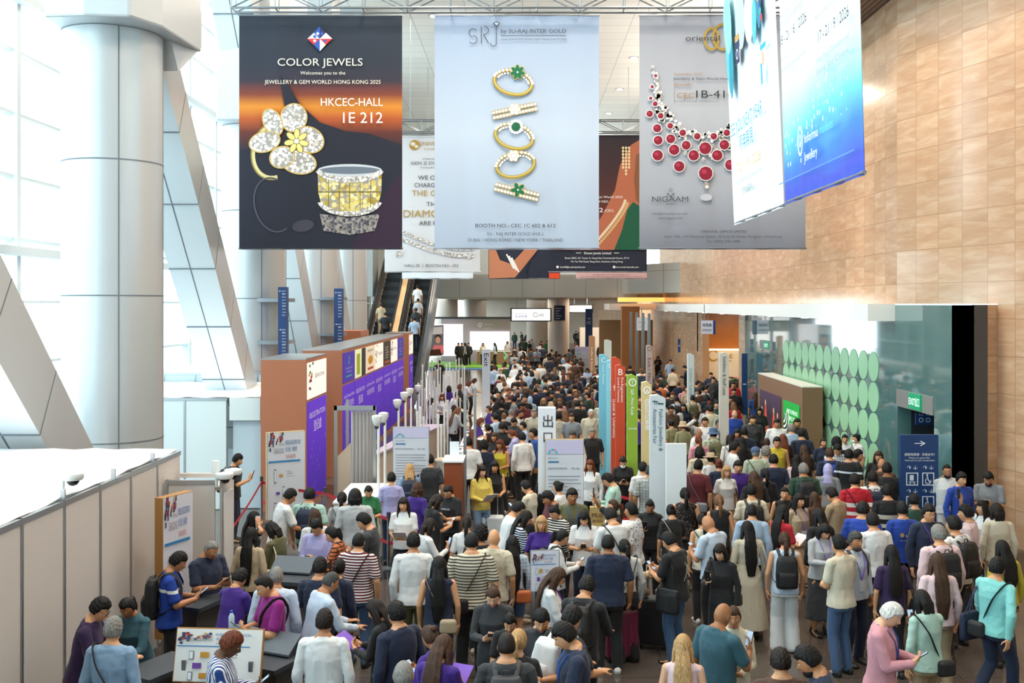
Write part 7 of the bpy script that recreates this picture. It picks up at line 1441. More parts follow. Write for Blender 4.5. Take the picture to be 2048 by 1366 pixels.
TABLE = '''
201 1220 -85 mc short.bk po.dp tr.bk l gl | man in purple polo and glasses leaning at the desk, left edge
255 1216 165 fc pony.bk sh.tl tr.ch t - | woman in teal shirt working at the desk beside the purple polo man
227 1262 -5 ma gy:grey.gy sh.ld tr.nv l cb:bk:1 | grey haired man from behind in light denim shirt with black strap
356 1125 -75 mp short.bk te.rb~chest#e8e8ea tr.bk m bp:bk | man in blue t-shirt with white chest stripe using phone by the booth wall
422 1100 -125 mp crop.gy po.nv tr.bk m - | man with cropped grey hair in navy polo looking at phone by the booth corner
475 921 -85 mo quiff.bk te.bk tr.nv l bp:bk | young man in black t-shirt and black backpack standing by the white booth wall
507 1040 -70 fe long.bk te.bk tr.bk l - | woman in black holding phone to her ear behind the queue belt
502 1074 -10 fa vlong.bk sh.bg tr.ch l - | woman from behind with very long black hair and beige shirt
545 1061 70 fp bob.bk sw.ol tr.bk l tb:cr:-1 | woman with black bob in olive sweater carrying a cream bag
479 1158 -25 fc short.bk po.pu tr.bk l gl | helper in purple polo from behind at the charcoal desk
529 1174 125 mp crop.bk te.mg tr.ch l cb:bk:1 | man in magenta t-shirt with broad black strap using his phone
553 1154 -5 ma fringe.gy sh.pb tr.bk m - | balding man in pale blue shirt behind the magenta t-shirt man
461 1290 -80 mp short.rd sh.wh~v#1f3f86 tr.ch d - | man in blue and white striped shirt holding phone before the placard
580 994 -60 mc short.bk po.wh je.dn m gl | man in white polo and glasses beside the MOBILE REGISTRATION board
619 992 -5 ma short.bk ss.mt je.dn l bp:nv | man in mint shirt with navy backpack near the purple tower
630 1035 20 fa long.br cd.wh je.dn l - | woman with long brown hair in white cardigan behind the lavender shirt man
633 1056 170 mp quiff.bk sh.lv tr.ch l gl | man with glasses in lavender shirt facing us and reading his phone
664 1070 85 fp pony.bk sh.or~grid#2c2018 tr.bk l - | woman with ponytail in brown plaid shirt facing the lavender shirt man
684 998 5 fa pony.bk bl.lg tr.bk l cb:bk:1 | woman with ponytail in pale grey blouse and thin strap, back to us
710 995 10 ma bob.bk sh.lg je.ld l - | person with black bob in light grey shirt next to the ponytailed woman
737 984 -165 fp pony.bk te.gn tr.bk l - | woman in bright green top facing us with phone
729 1044 85 mp short.bk ja.ch tr.ch l - | man in charcoal suit with head bent down
783 958 5 fa short.bk te.lv je.nv l - | person with short black hair in lilac top from behind
807 1010 175 ff long.db ss.wh sk.bk l pp | woman in white shirt and black shorts reading a booklet
717 1085 -10 ma crop.bk po.mr~h#e6e2e0 je.dn l cb:bk:-1 | man in burgundy and white striped t-shirt with black strap
640 1137 -10 ma short.bk te.nv tr.bk l - | man with black hair in navy t-shirt behind the charcoal kiosk
679 1137 -20 fa pony.bk sw.nv tr.bk l - | woman with low ponytail in navy sweater with white collar
660 1166 -55 mc crop.gn sh.pb je.ld m gl | man with glasses in pale blue shirt leaning over the kiosk
649 1246 0 ma short.db sh.wh tr.bk m - | man in crisp white shirt from behind at the front
752 1222 75 fp long.db ja.bk je.dn l lf | woman with long brown hair in black jacket holding purple leaflet
793 1230 45 ma quiff.bk sh.nv tr.bk l - | man in navy shirt from behind next to the purple leaflet woman
807 1352 0 ma fringe.gy te.ch tr.bk m - | balding man at the bottom edge showing only his head
885 1298 -25 fp long.br te.pu tr.bk l lf | woman with long brown hair in bright purple t-shirt at the front
861 1276 50 fp bun.br te.pu tr.bk m - | woman with brown bun in purple t-shirt left of the long haired one
986 1194 178 fp bun.br cd.ch dr.bk p - | woman with parted brown hair in charcoal cardigan looking down
1020 1247 175 fp bun.bk te.bk tr.bk l tb:br:-1 | woman in black top facing us with head bent at the front
1037 1284 -15 fa pony.bl te.bk tr.bk p - | woman with blonde ponytail in black t-shirt at the front
1013 1294 0 ma crop.db te.ch tr.bk l bp:ch | man with faded hair in charcoal t-shirt and grey backpack at the front
1083 1242 178 mp quiff.bk te.ch tr.bk l - | young man in charcoal grey t-shirt looking down at his phone, facing us
827 1086 5 ma short.bk sh.wh tr.ol m - | bearded man in white shirt and olive trousers from behind
878 1134 0 fa vlong.bk va.nv je.nv l cb:bg:1 | woman with very long black hair in navy sleeveless top and beige sling bag
858 1054 -60 fo bob.db cd.wh je.dn l - | woman with dark bob in white cardigan holding up her phone
943 1086 0 ma crop.bk te.cr~h#3a3634 tr.bk l cb:bk:-1 | man in cream and dark striped t-shirt with black crossbody bag
988 1078 -10 ma bald.gy po.cr tr.tn l - | bald man in cream polo right of the striped t-shirt man
962 1071 0 ma curly.bk te.bk tr.bk m - | man with curly black hair in black t-shirt behind the striped one
933 1048 0 fa pony.db bo.wh tr.bk l - | woman with dark ponytail in thin white top from behind
1025 1090 10 fa vlong.bk bl.lb~grid#c9d3df so.dn l cb:or:1 | woman with long black hair in blue gingham blouse and denim shorts
1034 1020 -75 mc short.bk sh.wh tr.ch l gl | man in white shirt with dark strap leaning to the right
964 944 -150 ff wavy.db jk.ye je.ld p pp | woman with wavy dark hair in yellow jacket and light jeans
989 935 -170 ff wavy.bk sd.bk no.bk l - | woman in black sleeveless dress beside the yellow jacket woman
937 887 5 ma short.bk te.wh tr.ch l - | man in white t-shirt from behind at the wooden pedestal desk
896 984 155 fp pony.db te.bk tr.bk l gl | woman with glasses in black t-shirt with white lettering
873 1004 -60 fp bob.db te.bk tr.bk l - | woman with brown bob in plain black t-shirt holding phone
819 940 5 fa wavy.bl jk.ld tr.kh l bp:nv | woman with wavy blonde hair in denim jacket and navy backpack
859 922 0 ma short.db te.ch tr.bk l - | man in dark charcoal t-shirt before the grey notice board
835 979 -30 fa bob.br te.pu tr.bk l - | woman with brown bob in purple t-shirt behind the white shirted reader
1000 890 155 ff wavy.rd os.my tr.bk m - | woman with long hair in mustard off shoulder top
1044 876 30 ma short.bk sh.wh tr.bk l - | man in white long sleeved shirt and black trousers left of the 出口 pillar
1052 975 60 fp short.bk bo.cr tr.bk l - | woman with short black hair in cream top near the pillar
1081 977 5 fa vlong.bk te.pu tr.bk l - | woman with long black hair in purple t-shirt near the pillar
1097 997 110 mp short.bk sh.mr tr.bk m - | man in maroon shirt bending over his phone
1083 1049 180 fa bob.bl te.pu tr.bk l - | woman with straight blonde hair facing us behind the small placard
1109 1026 140 fp bun.bk te.bk~h#e6e2da tr.bk l - | woman with dark bun in black and white striped top
1050 1038 -80 fp long.bk te.nv~h#dfe2e8 tr.bk l - | woman in navy and white striped top beside the white shirted man
1122 1076 -80 fp pony.bk sh.wh je.nv l bp:bk | woman with ponytail in white shirt and black backpack using phone
1144 994 -170 ma short.bk sw.ol tr.ch t ln:#2a5fb8 | man in olive sweater with blue lanyard facing us
1168 1038 175 fp vlong.bk te.wh je.nv l tb:bg:-1 | woman with very long hair in white t-shirt and navy jeans
1115 976 60 fa bun.bk bl.wh tr.bk l gl | woman with black bun in white blouse left of the notice board
1180 932 160 fa wavy.rd sh.wh tr.bk l gl | woman with reddish wavy hair and glasses right of the notice board
1217 961 80 mp short.bk ov.mt tr.kh l - | young man in pale overshirt bending over a phone
1246 925 178 fp bun.bk ja.bk tr.bk l mk | woman in black blazer and white face mask
1286 938 5 ma short.bk te.wh tr.bk l - | man in white t-shirt behind the fashion fair sign base
1300 944 0 ma crop.gn ss.lg~grid#8f948f tr.ch m - | man with cropped hair in pale checked shirt
1301 922 0 ma bald.gy te.wh tr.ch m - | bald man behind the checked shirt man
1333 925 175 fp bob.bk te.rd tr.bk l - | woman with black fringe in red top looking down
1353 938 0 fa hat.bk sh.gy tr.bk l bp:kh ht:bucket:dn | person in blue denim bucket hat with khaki and yellow backpack
1397 934 -30 ma quiff.bk te.mr tr.bk l cb:gy:1 | man in maroon t-shirt with grey sling bag
1421 918 10 fa hat.bk te.wh tr.bk l ht:straw:bg | person in straw hat with dark band
1438 930 0 fa bun.rd te.nv tr.bk l - | woman with reddish bun in navy t-shirt beside the straw hat
1216 1089 0 ma crop.bk po.nv tr.bk t - | sturdy man in navy polo and black trousers from behind
1249 1096 15 fa pony.bk bl.wh wi.bk l cb:bk:-1 | woman with ponytail in white blouse and wide black trousers
1262 1023 65 ma short.bk po.wh~dot#2b3c63 tr.bk m - | man in white patterned polo with dark collar facing left
1222 1034 25 mp short.bk te.wh tr.bk l cb:bk:1 | man in white t-shirt with black strap behind the navy polo man
1226 1014 100 fu pony.br te.bk tr.bk l - | woman with brown hair raising her arm behind the white t-shirt man
1300 1014 170 fo bun.bk sh.bk tr.bk t - | woman with tight bun in black shirt holding her phone
1342 1024 10 fo bun.bk te.bk wi.bk l cb:cr:1 | woman in loose black t-shirt with beige strap from behind
1370 990 0 fa pony.bk va.bk~dot#8c6a64 ls.bk l - | woman with black ponytail in black floral dress
1339 1084 50 mp short.bk te.bk je.dn l gl tb:bk:-1 | man in black t-shirt with white jumping figure emblem and blue jeans
1112 1156 -85 fp wavy.br sh.wh tr.bk l gl ln:#7a2f8f | woman with glasses and wavy brown hair in white cardigan facing right
1173 1176 -25 mc short.bk sh.bk tr.bk l bp:bk | man in black shirt with black backpack bending forward
1143 1240 -50 mc short.bk te.bk tr.bk l bp:wh | man in black t-shirt with pale grey backpack reaching forward
1131 1274 95 mp quiff.bk po.nv tr.bk l ln:#2a5fb8 | man in navy polo with blue lanyard facing left at the front
1366 1296 -10 fa long.bl va.pp tr.bk p - | woman with long blonde hair in pale pink sleeveless top
1417 1049 40 mp bald.gy po.pb tr.bk m - | bald man in pale blue pinstriped polo
1404 1042 10 fa pony.bk va.cr tr.bk l cb:bk:1 | woman in cream sleeveless top half behind the pinstriped polo man
1453 945 -170 fa bob.bl te.wh tr.bg p tb:br:-1 | woman with blonde bob in white v-neck t-shirt facing us
1476 935 178 ma quiff.bk po.pu tr.bk l - | young man in purple polo behind the blonde bob woman
1508 957 5 fa wavy.br te.bk tr.bk l - | woman with wavy brown hair and dark top right of the purple polo man
1531 950 0 fa pony.bk sw.bk tr.bk l - | woman with long black ponytail in black sweater
1547 922 0 ma short.bk te.nv tr.bk l - | man in navy t-shirt with short black hair in the mid crowd
1511 907 0 ma cap.gy sh.sg tr.bk l cb:bk:1 ht:cap:dn | man in sage shirt and grey blue cap with dark strap
1532 906 0 fa curly.gy sw.lg tr.ch l - | woman with curly grey hair in pale sweater
1502 984 0 ma short.bk te.cr tr.tn l bp:bk | man in cream t-shirt with one black backpack strap
1438 1004 0 fa pony.lb va.bk tr.bk l - | woman with light brown ponytail in black tank top
1504 1024 -10 ma fringe.bk sh.lb tr.bk l - | man with thinning hair in light blue shirt in the middle
1495 1060 5 fa vlong.bk ld.cr no.cr l tb:gy:1 | woman with long dark hair in long cream dress
1567 1027 -60 ff vlong.bk bo.rd tr.bk l pp | woman with long black hair in red cold shoulder top with papers
1569 988 170 fa bun.bk va.bk tr.bk l - | woman in black sleeveless top facing us in the middle
1598 1002 -150 fa wavy.bk sh.bg ls.bg l ln:#7a5fc8 tb:bg:1 | woman with wavy black hair in beige shirt dress with lanyard
1629 999 10 fa long.br te.br tr.bk l - | woman with long brown hair in brown top
1664 991 40 mp short.bk sh.tn tr.ch l - | man in tan shirt with short black hair
1709 963 0 ma short.bk po.rd~wide#e6e0dc tr.bk l cb:bk:1 | man in red polo with white and black stripes
1656 940 -20 fa hijab.lv jk.gy tr.gy l - | woman in lilac headscarf and grey jacket
1607 941 0 ma short.gy ss.dg tr.bk m bp:bk | man in dark green shirt with black backpack
1569 1081 -5 fa pony.br va.pb wi.wh l bp:bk | woman with hair scrunchie in white trousers and large black backpack
1440 1106 150 fo bob.db sw.bk wi.bk p cb:br:-1 | woman with brown bob in black sweater holding phone by her shoulder
1649 1064 -165 fp bob.bk sw.lg ls.ch l ln:#8a4fd0 tb:cr:-1 | woman in light grey top and dark skirt with rainbow lanyard
1677 1091 30 mf short.bk ss.cr je.dn l - | man in cream linen shirt and blue jeans from behind
1711 1083 -155 ma short.gn sh.pb tr.nv m ln:#7a4fc8 bp:bk beard | bearded man in pale shirt with backpack straps facing right
1638 1034 20 fa long.bk sw.bk tr.bk l - | woman with long dark hair in black behind the grey top woman
1445 1232 -50 mo bald.gy po.tl tr.bk t - | bald man in teal green polo holding phone at the front
1467 1236 170 ff bun.br sh.cr tr.bg m tb:br:1 | woman in cream shirt holding a brown handbag beside the teal polo man
1561 1326 0 ma short.db te.br tr.bk l - | man with short dark hair in brown t-shirt at the bottom edge
1618 1322 75 mc short.bk te.nv tr.bk m beard | man with black beard in dark t-shirt at the bottom edge
1781 1231 -120 mp gy:quiff.wh sh.pk tr.nv p ln:#2a4fa8 | white haired man in pink shirt with blue lanyard looking at phone
1845 1204 15 fo bob.bk sh.mt wi.tn l cb:bk:1 | woman with black bob in mint green shirt with black strap
1995 1138 -60 mw quiff.bk sh.aq je.nv l tb:nv:-1 cb:bk:-1 | man in turquoise shirt walking right with a big navy bag
1783 1110 0 fa long.bk te.dp tr.bk l tb:bk:1 | woman with long black hair in dark purple t-shirt
1874 1128 0 fa vlong.br sw.pp tr.tn l - | woman with very long brown hair in pale pink sweater and tan trousers
2005 1100 10 fa wavy.bk jk.my tr.bk l - | woman with long wavy dark hair in mustard green jacket
1804 1021 0 ma short.bk te.rb tr.bk l ln:#6aa0d8 | man in royal blue t-shirt with white script lettering on the back
1726 1021 -30 ma short.bk te.rb tr.bk l - | man in royal blue t-shirt with small orange flower print
1745 1044 15 ma short.bk sh.wh tr.bk l gl | man in white shirt in front of the blue t-shirt pair
1858 1028 -170 ma quiff.bk jk.nv tr.bk l gl ln:#7a4fc8 | man with glasses in navy jacket looking back at us
1877 1071 10 ma quiff.gy sh.pp tr.bk l bp:bk | man with grey hair in pale pink shirt and backpack
1907 1052 30 ma short.bk sh.wh tr.bk l bp:bk ln:#2a5fb8 | man in white shirt with dark backpack strap on the right
1932 1028 60 ma quiff.bk sh.pp tr.bk l ln:#2a5fb8 | man in pink shirt with blue collar facing left
1994 1024 0 fa bob.db sh.cr tr.bg l - | woman with brown hair in cream shirt near the right wall
1964 1017 100 fu long.bk bo.wh tr.bk l - | woman raising her hand to her hair near the right wall
1894 943 172 ma crop.bk ss.wh tr.wh m beard gl | bearded man in white shirt leaning by the dark glass
1923 960 -165 ma quiff.bk ja.rb tr.rb l - | man in royal blue suit standing by the dark glass
1977 958 150 mp short.bk te.gy tr.ch m beard | bearded man in grey t-shirt against the marble wall
1774 985 0 ma short.bk te.bk~wide#c9bfb4 tr.bk l - | man in black t-shirt with two pale stripes across the back
1774 940 -10 ma short.bk te.bk tr.bk t - | large man in plain black t-shirt by the lift sign
1745 958 0 ma short.bk sh.wh tr.bk l bp:nv | man in white shirt with navy straps left of the lift sign
1828 1003 0 fa short.bk te.dg tr.bk l - | person with short black hair in dark green top before the lift sign
1757 914 160 fa wavy.br sh.bk tr.bk l - | woman with wavy brown hair in black shirt by the teal glass
1764 930 -20 ma bald.gy te.br tr.bk m - | bald man in brown top by the teal glass
1698 912 -30 ma short.bk te.bk~chest#cfd6e4 tr.bk l ln:#7a4fc8 | man in black t-shirt with lanyard near the teal glass
1716 912 -110 ma quiff.bk ja.nv tr.nv l - | young man in navy jacket facing right near the teal glass
1690 879 170 fa bun.bk te.wh tr.bk l cb:bk:1 | woman in white t-shirt against the disc mural, left of two
1712 878 100 fa bun.bk te.wh tr.bk l mk | woman with face mask in white against the disc mural, right of two
'''
MID = '''
1675 900 175 mp short.bk ss.wh~grid#8a8f9a tr.bk l gl
1659 909 0 ma short.br te.nv tr.bk l bp:rb
1647 886 -175 fa pony.db sw.nv tr.bk l
1673 888 10 ma curly.bk te.bk tr.bk l
1594 922 -30 fa long.bk sh.pp tr.bk l
1608 902 5 fa long.br te.bk tr.bk l
1603 869 0 ma short.bk te.nv tr.bk l
1594 847 175 ma short.bk te.bk tr.bk m
1582 858 0 ma grey.gy sh.lb tr.ch l
1554 848 175 ma short.bk sh.wh tr.bk m
1519 823 170 fa bob.bk te.bk tr.bk l
1505 840 -175 ma short.bk ja.ch tr.bk l
1510 792 0 fa long.br te.bl tr.bk l
1534 886 0 fa bun.br sw.cr tr.bk l
1554 886 175 ma short.bk va.my tr.bk l gl
1566 879 0 fa wavy.rd te.bk tr.bk l
1470 896 -85 ma short.bk sh.wh tr.bk m ln:#2a5fb8
1484 885 0 fa long.bk te.bk tr.bk l
1488 866 0 ma short.bk te.nv tr.bk l
1512 872 0 fa long.bk te.bk tr.bk l
1460 880 10 fa vlong.db sh.wh tr.bk l cb:bk:1
1474 868 175 fa long.bk te.rd tr.bk l
1444 868 0 ma short.bk te.bk tr.bk l
1427 868 0 ma hat.bk ss.sg tr.kh l bp:ol ht:bucket:dn
1396 866 -120 ma fringe.gy sh.wh tr.bk m gl
1397 882 10 fa pony.rd te.pk tr.bk l
1399 905 0 fa bob.bk te.cr tr.bk l
1425 908 0 fa pony.bk te.ch tr.bk l
1438 848 -165 ma short.gn sh.wh tr.bk m gl
1410 845 170 mu short.bk sh.wh tr.bk m
1366 853 5 fa hat.lb sh.kh tr.bk l ht:bucket:bg
1341 848 40 fa bun.bk te.kh tr.bk l
1469 829 -175 ma bald.gy ja.rb tr.nv p
1447 827 0 ma cap.gy te.sg tr.bk l ht:cap:ch
1467 812 5 fa wavy.lb bo.rd tr.bk l
1461 800 165 fe bun.bk te.bk tr.bk l
1468 784 175 ma short.bk ja.bk tr.bk l
1467 770 175 ma short.db te.rd tr.bk l gl
1416 818 0 ma short.bk te.lg tr.bk l bp:pu
1385 798 0 ma short.db te.cr tr.kh l bp:ol
1376 783 -170 fa cap.lb te.bg tr.bk l ht:cap:bg
1353 800 20 ma short.bk ss.pb tr.bk l bp:nv
1336 791 10 fa bun.bk te.bk tr.bk l
1330 812 0 ma short.bk te.wh tr.bk l bp:bk
1405 779 0 ma short.bk te.wh tr.bk l bp:bk
1396 768 -100 ma short.bk te.bk tr.bk l
1427 760 170 ma short.bk ja.ch tr.ch l
1422 751 170 ma short.bk ja.nv tr.nv l
1414 796 5 fa long.bk te.nv tr.bk l
1427 788 0 fa long.bk ld.bk no.bk l
1431 805 0 fa bun.bk te.ch tr.bk l
1357 769 0 fa bun.lb te.nv tr.bk l
1368 779 10 fa bun.rd te.pk tr.bk l
1370 736 75 mp short.bk ja.bk tr.bk l mk
1345 742 5 fa bun.bk sw.cr tr.bk l
1321 772 10 ma short.bk te.or tr.bk l
1321 753 0 ma short.bk te.dg tr.bk l
1294 752 0 ma bald.gy te.nv tr.bk t
1283 742 5 ma short.lb te.wh tr.bk l
1316 716 -175 fo long.bk te.bk tr.bk l mk
1341 724 -170 ma short.bk ss.lb tr.bk l mk
1277 836 -30 mp short.bk po.pu tr.bk l
1240 840 5 fa pony.bk ja.bk tr.bk l
1222 826 20 fa wavy.db jk.br tr.bk l
1260 736 0 ma short.bk ja.bk tr.bk l
1267 701 -170 ma short.bk ja.mr tr.bk l
1182 828 -178 ma grey.wh sh.cr tr.bg p gl cb:bk:1
1184 867 -175 ma short.gy po.bk tr.bk l gl
1145 873 170 ma short.gn sh.wh tr.bk m beard
1143 836 175 ma short.br te.gy tr.bk l
1117 834 10 fa curly.bk te.cr~dot#3f6f8f tr.bk l
1130 828 0 fa long.lb te.br tr.bk l
1167 816 170 fa bun.bk te.bk tr.bk l
1211 829 0 fa long.bk te.bk tr.bk l
1224 812 90 ma curly.bk te.bk tr.bk l
1231 807 70 ma short.br te.nv tr.bk l
1204 808 170 ma short.bk sh.cr tr.bk m
1212 784 -170 fa long.db te.rd tr.bk m
1206 776 0 ma short.bk te.nv tr.bk l bp:nv
1189 776 5 ma short.bk sh.lg tr.bk l
1161 800 0 ma fringe.gy te.nv tr.bk m
1149 808 0 fa long.br te.ch tr.bk l
1139 785 5 ma short.bk te.nv tr.bk l
1119 804 175 fa long.lb te.pk tr.bk l gl
1102 811 0 fa hijab.bg sw.bg tr.bk l
1087 804 -165 fa bob.bl te.bk tr.bk l gl
1104 791 175 ma short.bk te.bk tr.bk m beard
1071 782 5 ma short.bk ja.nv tr.nv l
1060 800 0 fa hijab.lb sw.lb tr.bk l
1046 797 10 fa bun.bk te.dg tr.bk l
1025 785 170 fu bun.bk te.pu tr.pu l mk
1002 812 20 fa curly.bk te.bk tr.bk l
986 801 80 fa bun.bk bl.wh tr.bk l
977 786 60 mp short.bk po.ch tr.bk l
991 781 70 fa bob.bk te.wh tr.bk l cb:bk:1
977 819 100 fa pony.br te.pu tr.bk l
962 844 -100 fc bob.rd te.pu tr.bk l
975 857 60 fa pony.bk va.bk tr.bk l
989 836 70 ma short.bk ss.lb tr.bk l gl
1008 834 0 fa bun.lb te.bk tr.bk l
1022 826 -20 ma fringe.gy sh.lg tr.bk m
1040 829 -110 ma crop.bk te.wh tr.bk m beard
1028 845 165 mp short.bk ja.ch tr.bk l gl
1006 857 165 mp curly.bk te.bk tr.bk l gl
1068 827 -175 ma grey.gy sh.cr tr.bk p gl beard
1046 853 100 fa short.bk sh.lb tr.bk l
1067 868 100 ma short.bk sh.bl tr.bk m
1023 869 80 fp pony.rd sh.lv tr.bk l
989 875 165 fa wavy.br te.bk tr.bk m
967 893 20 fa curly.bk te.nv tr.bk l
945 869 20 fa long.rd te.bk tr.bk l
1101 777 170 fa bob.bk te.bl tr.bk l
1040 745 0 ma short.bk te.wh tr.bk l
1034 724 5 ma grey.gy sh.wh tr.bk l
1035 758 10 ma short.bk ja.bk tr.bk l
1006 731 -175 ma crop.bk sh.wh tr.bk m
1001 743 170 fa curly.bl bl.wh tr.bk l
989 737 0 ma short.br sh.lb tr.bk l
999 757 -30 fa bun.bk te.mr tr.bk l
1087 757 0 ma short.bk te.aq tr.bk l
1099 758 5 ma short.bk te.wh tr.bk l
1126 739 -40 fa bob.bk te.cr tr.bk l
1154 756 170 fa wavy.br te.gy tr.bk l
1069 762 0 fa long.bk te.ch tr.bk l
1178 703 -175 mo short.bk te.bk tr.bk l mk
1201 691 5 ma short.bk ja.bk tr.bk l
862 803 -60 fa vlong.bk bl.wh tr.bk l
884 795 178 ff wavy.rd bl.wh sk.bk l ln:#30303a
913 792 -80 mc short.bk sh.wh tr.bk l
916 822 -60 fc long.lb sw.lg tr.bk l
908 818 -20 fa bob.db bl.pp tr.bk l
920 774 -60 fa long.rd te.bk tr.bk l
938 768 -80 fc bob.rd te.wh tr.bk l
949 762 -90 fc bob.br te.wh tr.bk l
898 778 0 fa bob.bk te.pu tr.bk l
925 795 -50 fa long.bk te.bk tr.bk l
843 735 -10 fa bun.bk te.wh tr.bk l
985 726 0 ma short.bk ja.bk tr.bk l
878 725 5 ma short.bk te.bk tr.bk l
1095 684 0 ma short.bk te.gn tr.bk l
1080 690 0 ma short.bk sh.lb tr.bk l
1115 697 10 ma short.bk te.cr tr.bk l
1128 690 0 fa pony.bk sh.lb tr.bk l
1125 668 170 ma short.bk te.wh tr.bk l
'''
KPS = {}
def parse(line):
    a, _, lab = line.partition('|'); t = a.split(); sp = t[3]; hair = t[4].split(':')[-1].split('.'); top = t[5]; pat = None
    if '~' in top: top, q = top.split('~'); kd, c2 = q.split('#'); pat = (kd, '#'+c2)
    tk, tc = top.split('.'); bk_, bc = t[6].split('.'); ex = [e for e in t[8:] if e != '-'] if len(t) > 8 else []
    return dict(px=float(t[0]), py=float(t[1]), yaw=float(t[2]), sex=sp[0], pose=sp[1], hs=hair[0], hc=hair[1], top=tk, tc=tc, pat=pat, bot=bk_, bc=bc, skin=t[7], ex=ex, label=lab.strip())
def locate(p):
    k = (p['pose'], p['sex'])
    if k not in KPS: KPS[k] = skeleton(p['pose'], p['sex'])['hc']
    hc = KPS[k]; s = p['h']/1.72; zh = hc[2]*s+p.get('z', 0); Y = F*(H-zh)/(p['py']-HY); a = R(p['yaw'])
    dx = (hc[0]*math.cos(a)-hc[1]*math.sin(a))*s; dy = (hc[0]*math.sin(a)+hc[1]*math.cos(a))*s
    p['x'] = (p['px']-CX)*Y/F-dx; p['y'] = Y-dy; p['s'] = s
rnd = random.Random(77); people = []
for i, l in enumerate([x for x in TABLE.strip().split('\n')]+[x for x in MID.strip().split('\n')]):
    p = parse(l); p['h0'] = p['h'] = (1.735 if p['sex'] == 'm' else 1.63)+rnd.uniform(-.035, .035); people.append(p)
# the farther part of the queue, less distinct: heads scattered where the photograph shows them
zones = [((985, 1175), (664, 760), 95), ((1175, 1335), (735, 830), 24), ((955, 1185), (758, 815), 40), ((1255, 1440), (775, 830), 14)]
for (xa, xb), (ya, yb), n in zones:
    got = tries = 0
    while got < n and tries < 6000:
        tries += 1; px = rnd.uniform(xa, xb); u_ = rnd.random(); py = ya+(yb-ya)*u_**1.15; sex = rnd.choice('mf')
        if abs(px-1117) < 26 and py < 700 or abs(px-1178) < 8 and py < 690: continue
        if any(abs(px-a) < 9 and py > b_ for a, b_ in ((1207, 700), (1222, 700), (1236, 700), (1265, 740), (1296, 760), (1318, 780))): continue
        p = dict(px=px, py=py, yaw=rnd.choice((0, 10, -15, 170, 175, -170, 30, -40, 60, -80, 5, -5)), sex=sex, pose=rnd.choice('aabqpp'), hs=rnd.choice(('short', 'short', 'quiff', 'crop') if sex == 'm' else ('long', 'pony', 'bun', 'bob', 'wavy', 'long')), hc=rnd.choice(('bk', 'bk', 'bk', 'db', 'br', 'lb', 'rd')), top=rnd.choice(('te', 'sh', 'te', 'ja', 'po') if sex == 'm' else ('te', 'bl', 'sw', 'te', 'cd')), tc=rnd.choice(('bk', 'bk', 'bk', 'nv', 'nv', 'ch', 'wh', 'wh', 'cr', 'gy', 'br', 'lb', 'mr', 'dg')), pat=None, bot='tr', bc=rnd.choice(('bk', 'bk', 'nv', 'ch')), skin=rnd.choice('llmlp'), ex=[], label='', auto=True)
        p['h0'] = p['h'] = (1.735 if sex == 'm' else 1.63)+rnd.uniform(-.06, .06); locate(p)
        if any((p['x']-q['x'])**2+(p['y']-q['y'])**2 < .30 for q in people if 'x' in q and abs(q['y']-p['y']) < 1): continue
        if not (-1.0 < p['x'] or p['y'] < 0) or p['x'] > 7.8: continue
        people.append(p); got += 1
        for q in people:
            if 'x' not in q: locate(q)
for p in people: locate(p)
for it in range(80):                                     # people in a crowd keep a little room; only standing height and distance trade off
    mv = 0
    for i, p in enumerate(people):
        for q in people[i+1:]:
            dx, dy = p['x']-q['x'], p['y']-q['y']
            if dx*dx+dy*dy < .2:
                a, b_ = (p, q) if p['y'] < q['y'] else (q, p)
                if a['h'] < a['h0']+.12: a['h'] += .006; locate(a); mv += 1
                if b_['h'] > b_['h0']-.12: b_['h'] -= .006; locate(b_); mv += 1
    if not mv: break
# riders and stage guests stand on something
def special(px, py, yaw, sex, pose, hs, hc, top, tc, bot, bc, ex, label, z, Y=None):
    p = dict(px=px, py=py, yaw=yaw, sex=sex, pose=pose, hs=hs, hc=hc, top=top, tc=tc, pat=None, bot=bot, bc=bc, skin='l', ex=ex, label=label, h=1.68, h0=1.68, z=z); k = skeleton(pose, sex)['hc']; zh = k[2]*1.68/1.72
    Y = Y or (H-zh+.577*46)/(.577+(py-HY)/F); zz = z if z is not None else math.floor((Y-46)/.4)*.4*.577+.231
    p['z'] = zz; p['s'] = 1.68/1.72; p['x'] = (px-CX)*Y/F; p['y'] = Y; people.append(p)
special(835, 582, 0, 'f', 'a', 'bun', 'bk', 'te', 'wh', 'so', 'cr', ['bp:bk'], 'escalator rider in white top with black backpack, highest up', None)
special(836, 603, 0, 'f', 'a', 'bun', 'bk', 'te', 'lg', 'tr', 'bk', ['tb:aq:1'], 'escalator rider with turquoise bag, second from the top', None)
special(832, 628, 0, 'f', 'a', 'pony', 'bk', 'te', 'ch', 'tr', 'bk', ['bp:nv'], 'escalator rider with dark ponytail and navy backpack, third from the top', None)
special(829, 648, 0, 'm', 'a', 'short', 'bk', 'te', 'lb', 'tr', 'nv', [], 'escalator rider in light blue top near the tower roof', None)
special(762, 612, 0, 'f', 'a', 'bun', 'br', 'te', 'bg', 'tr', 'bg', [], 'rider in beige with brown hair on the left escalator', None)
special(771, 632, 0, 'm', 'a', 'short', 'bk', 'te', 'bk', 'tr', 'bk', [], 'rider in black on the left escalator', None)
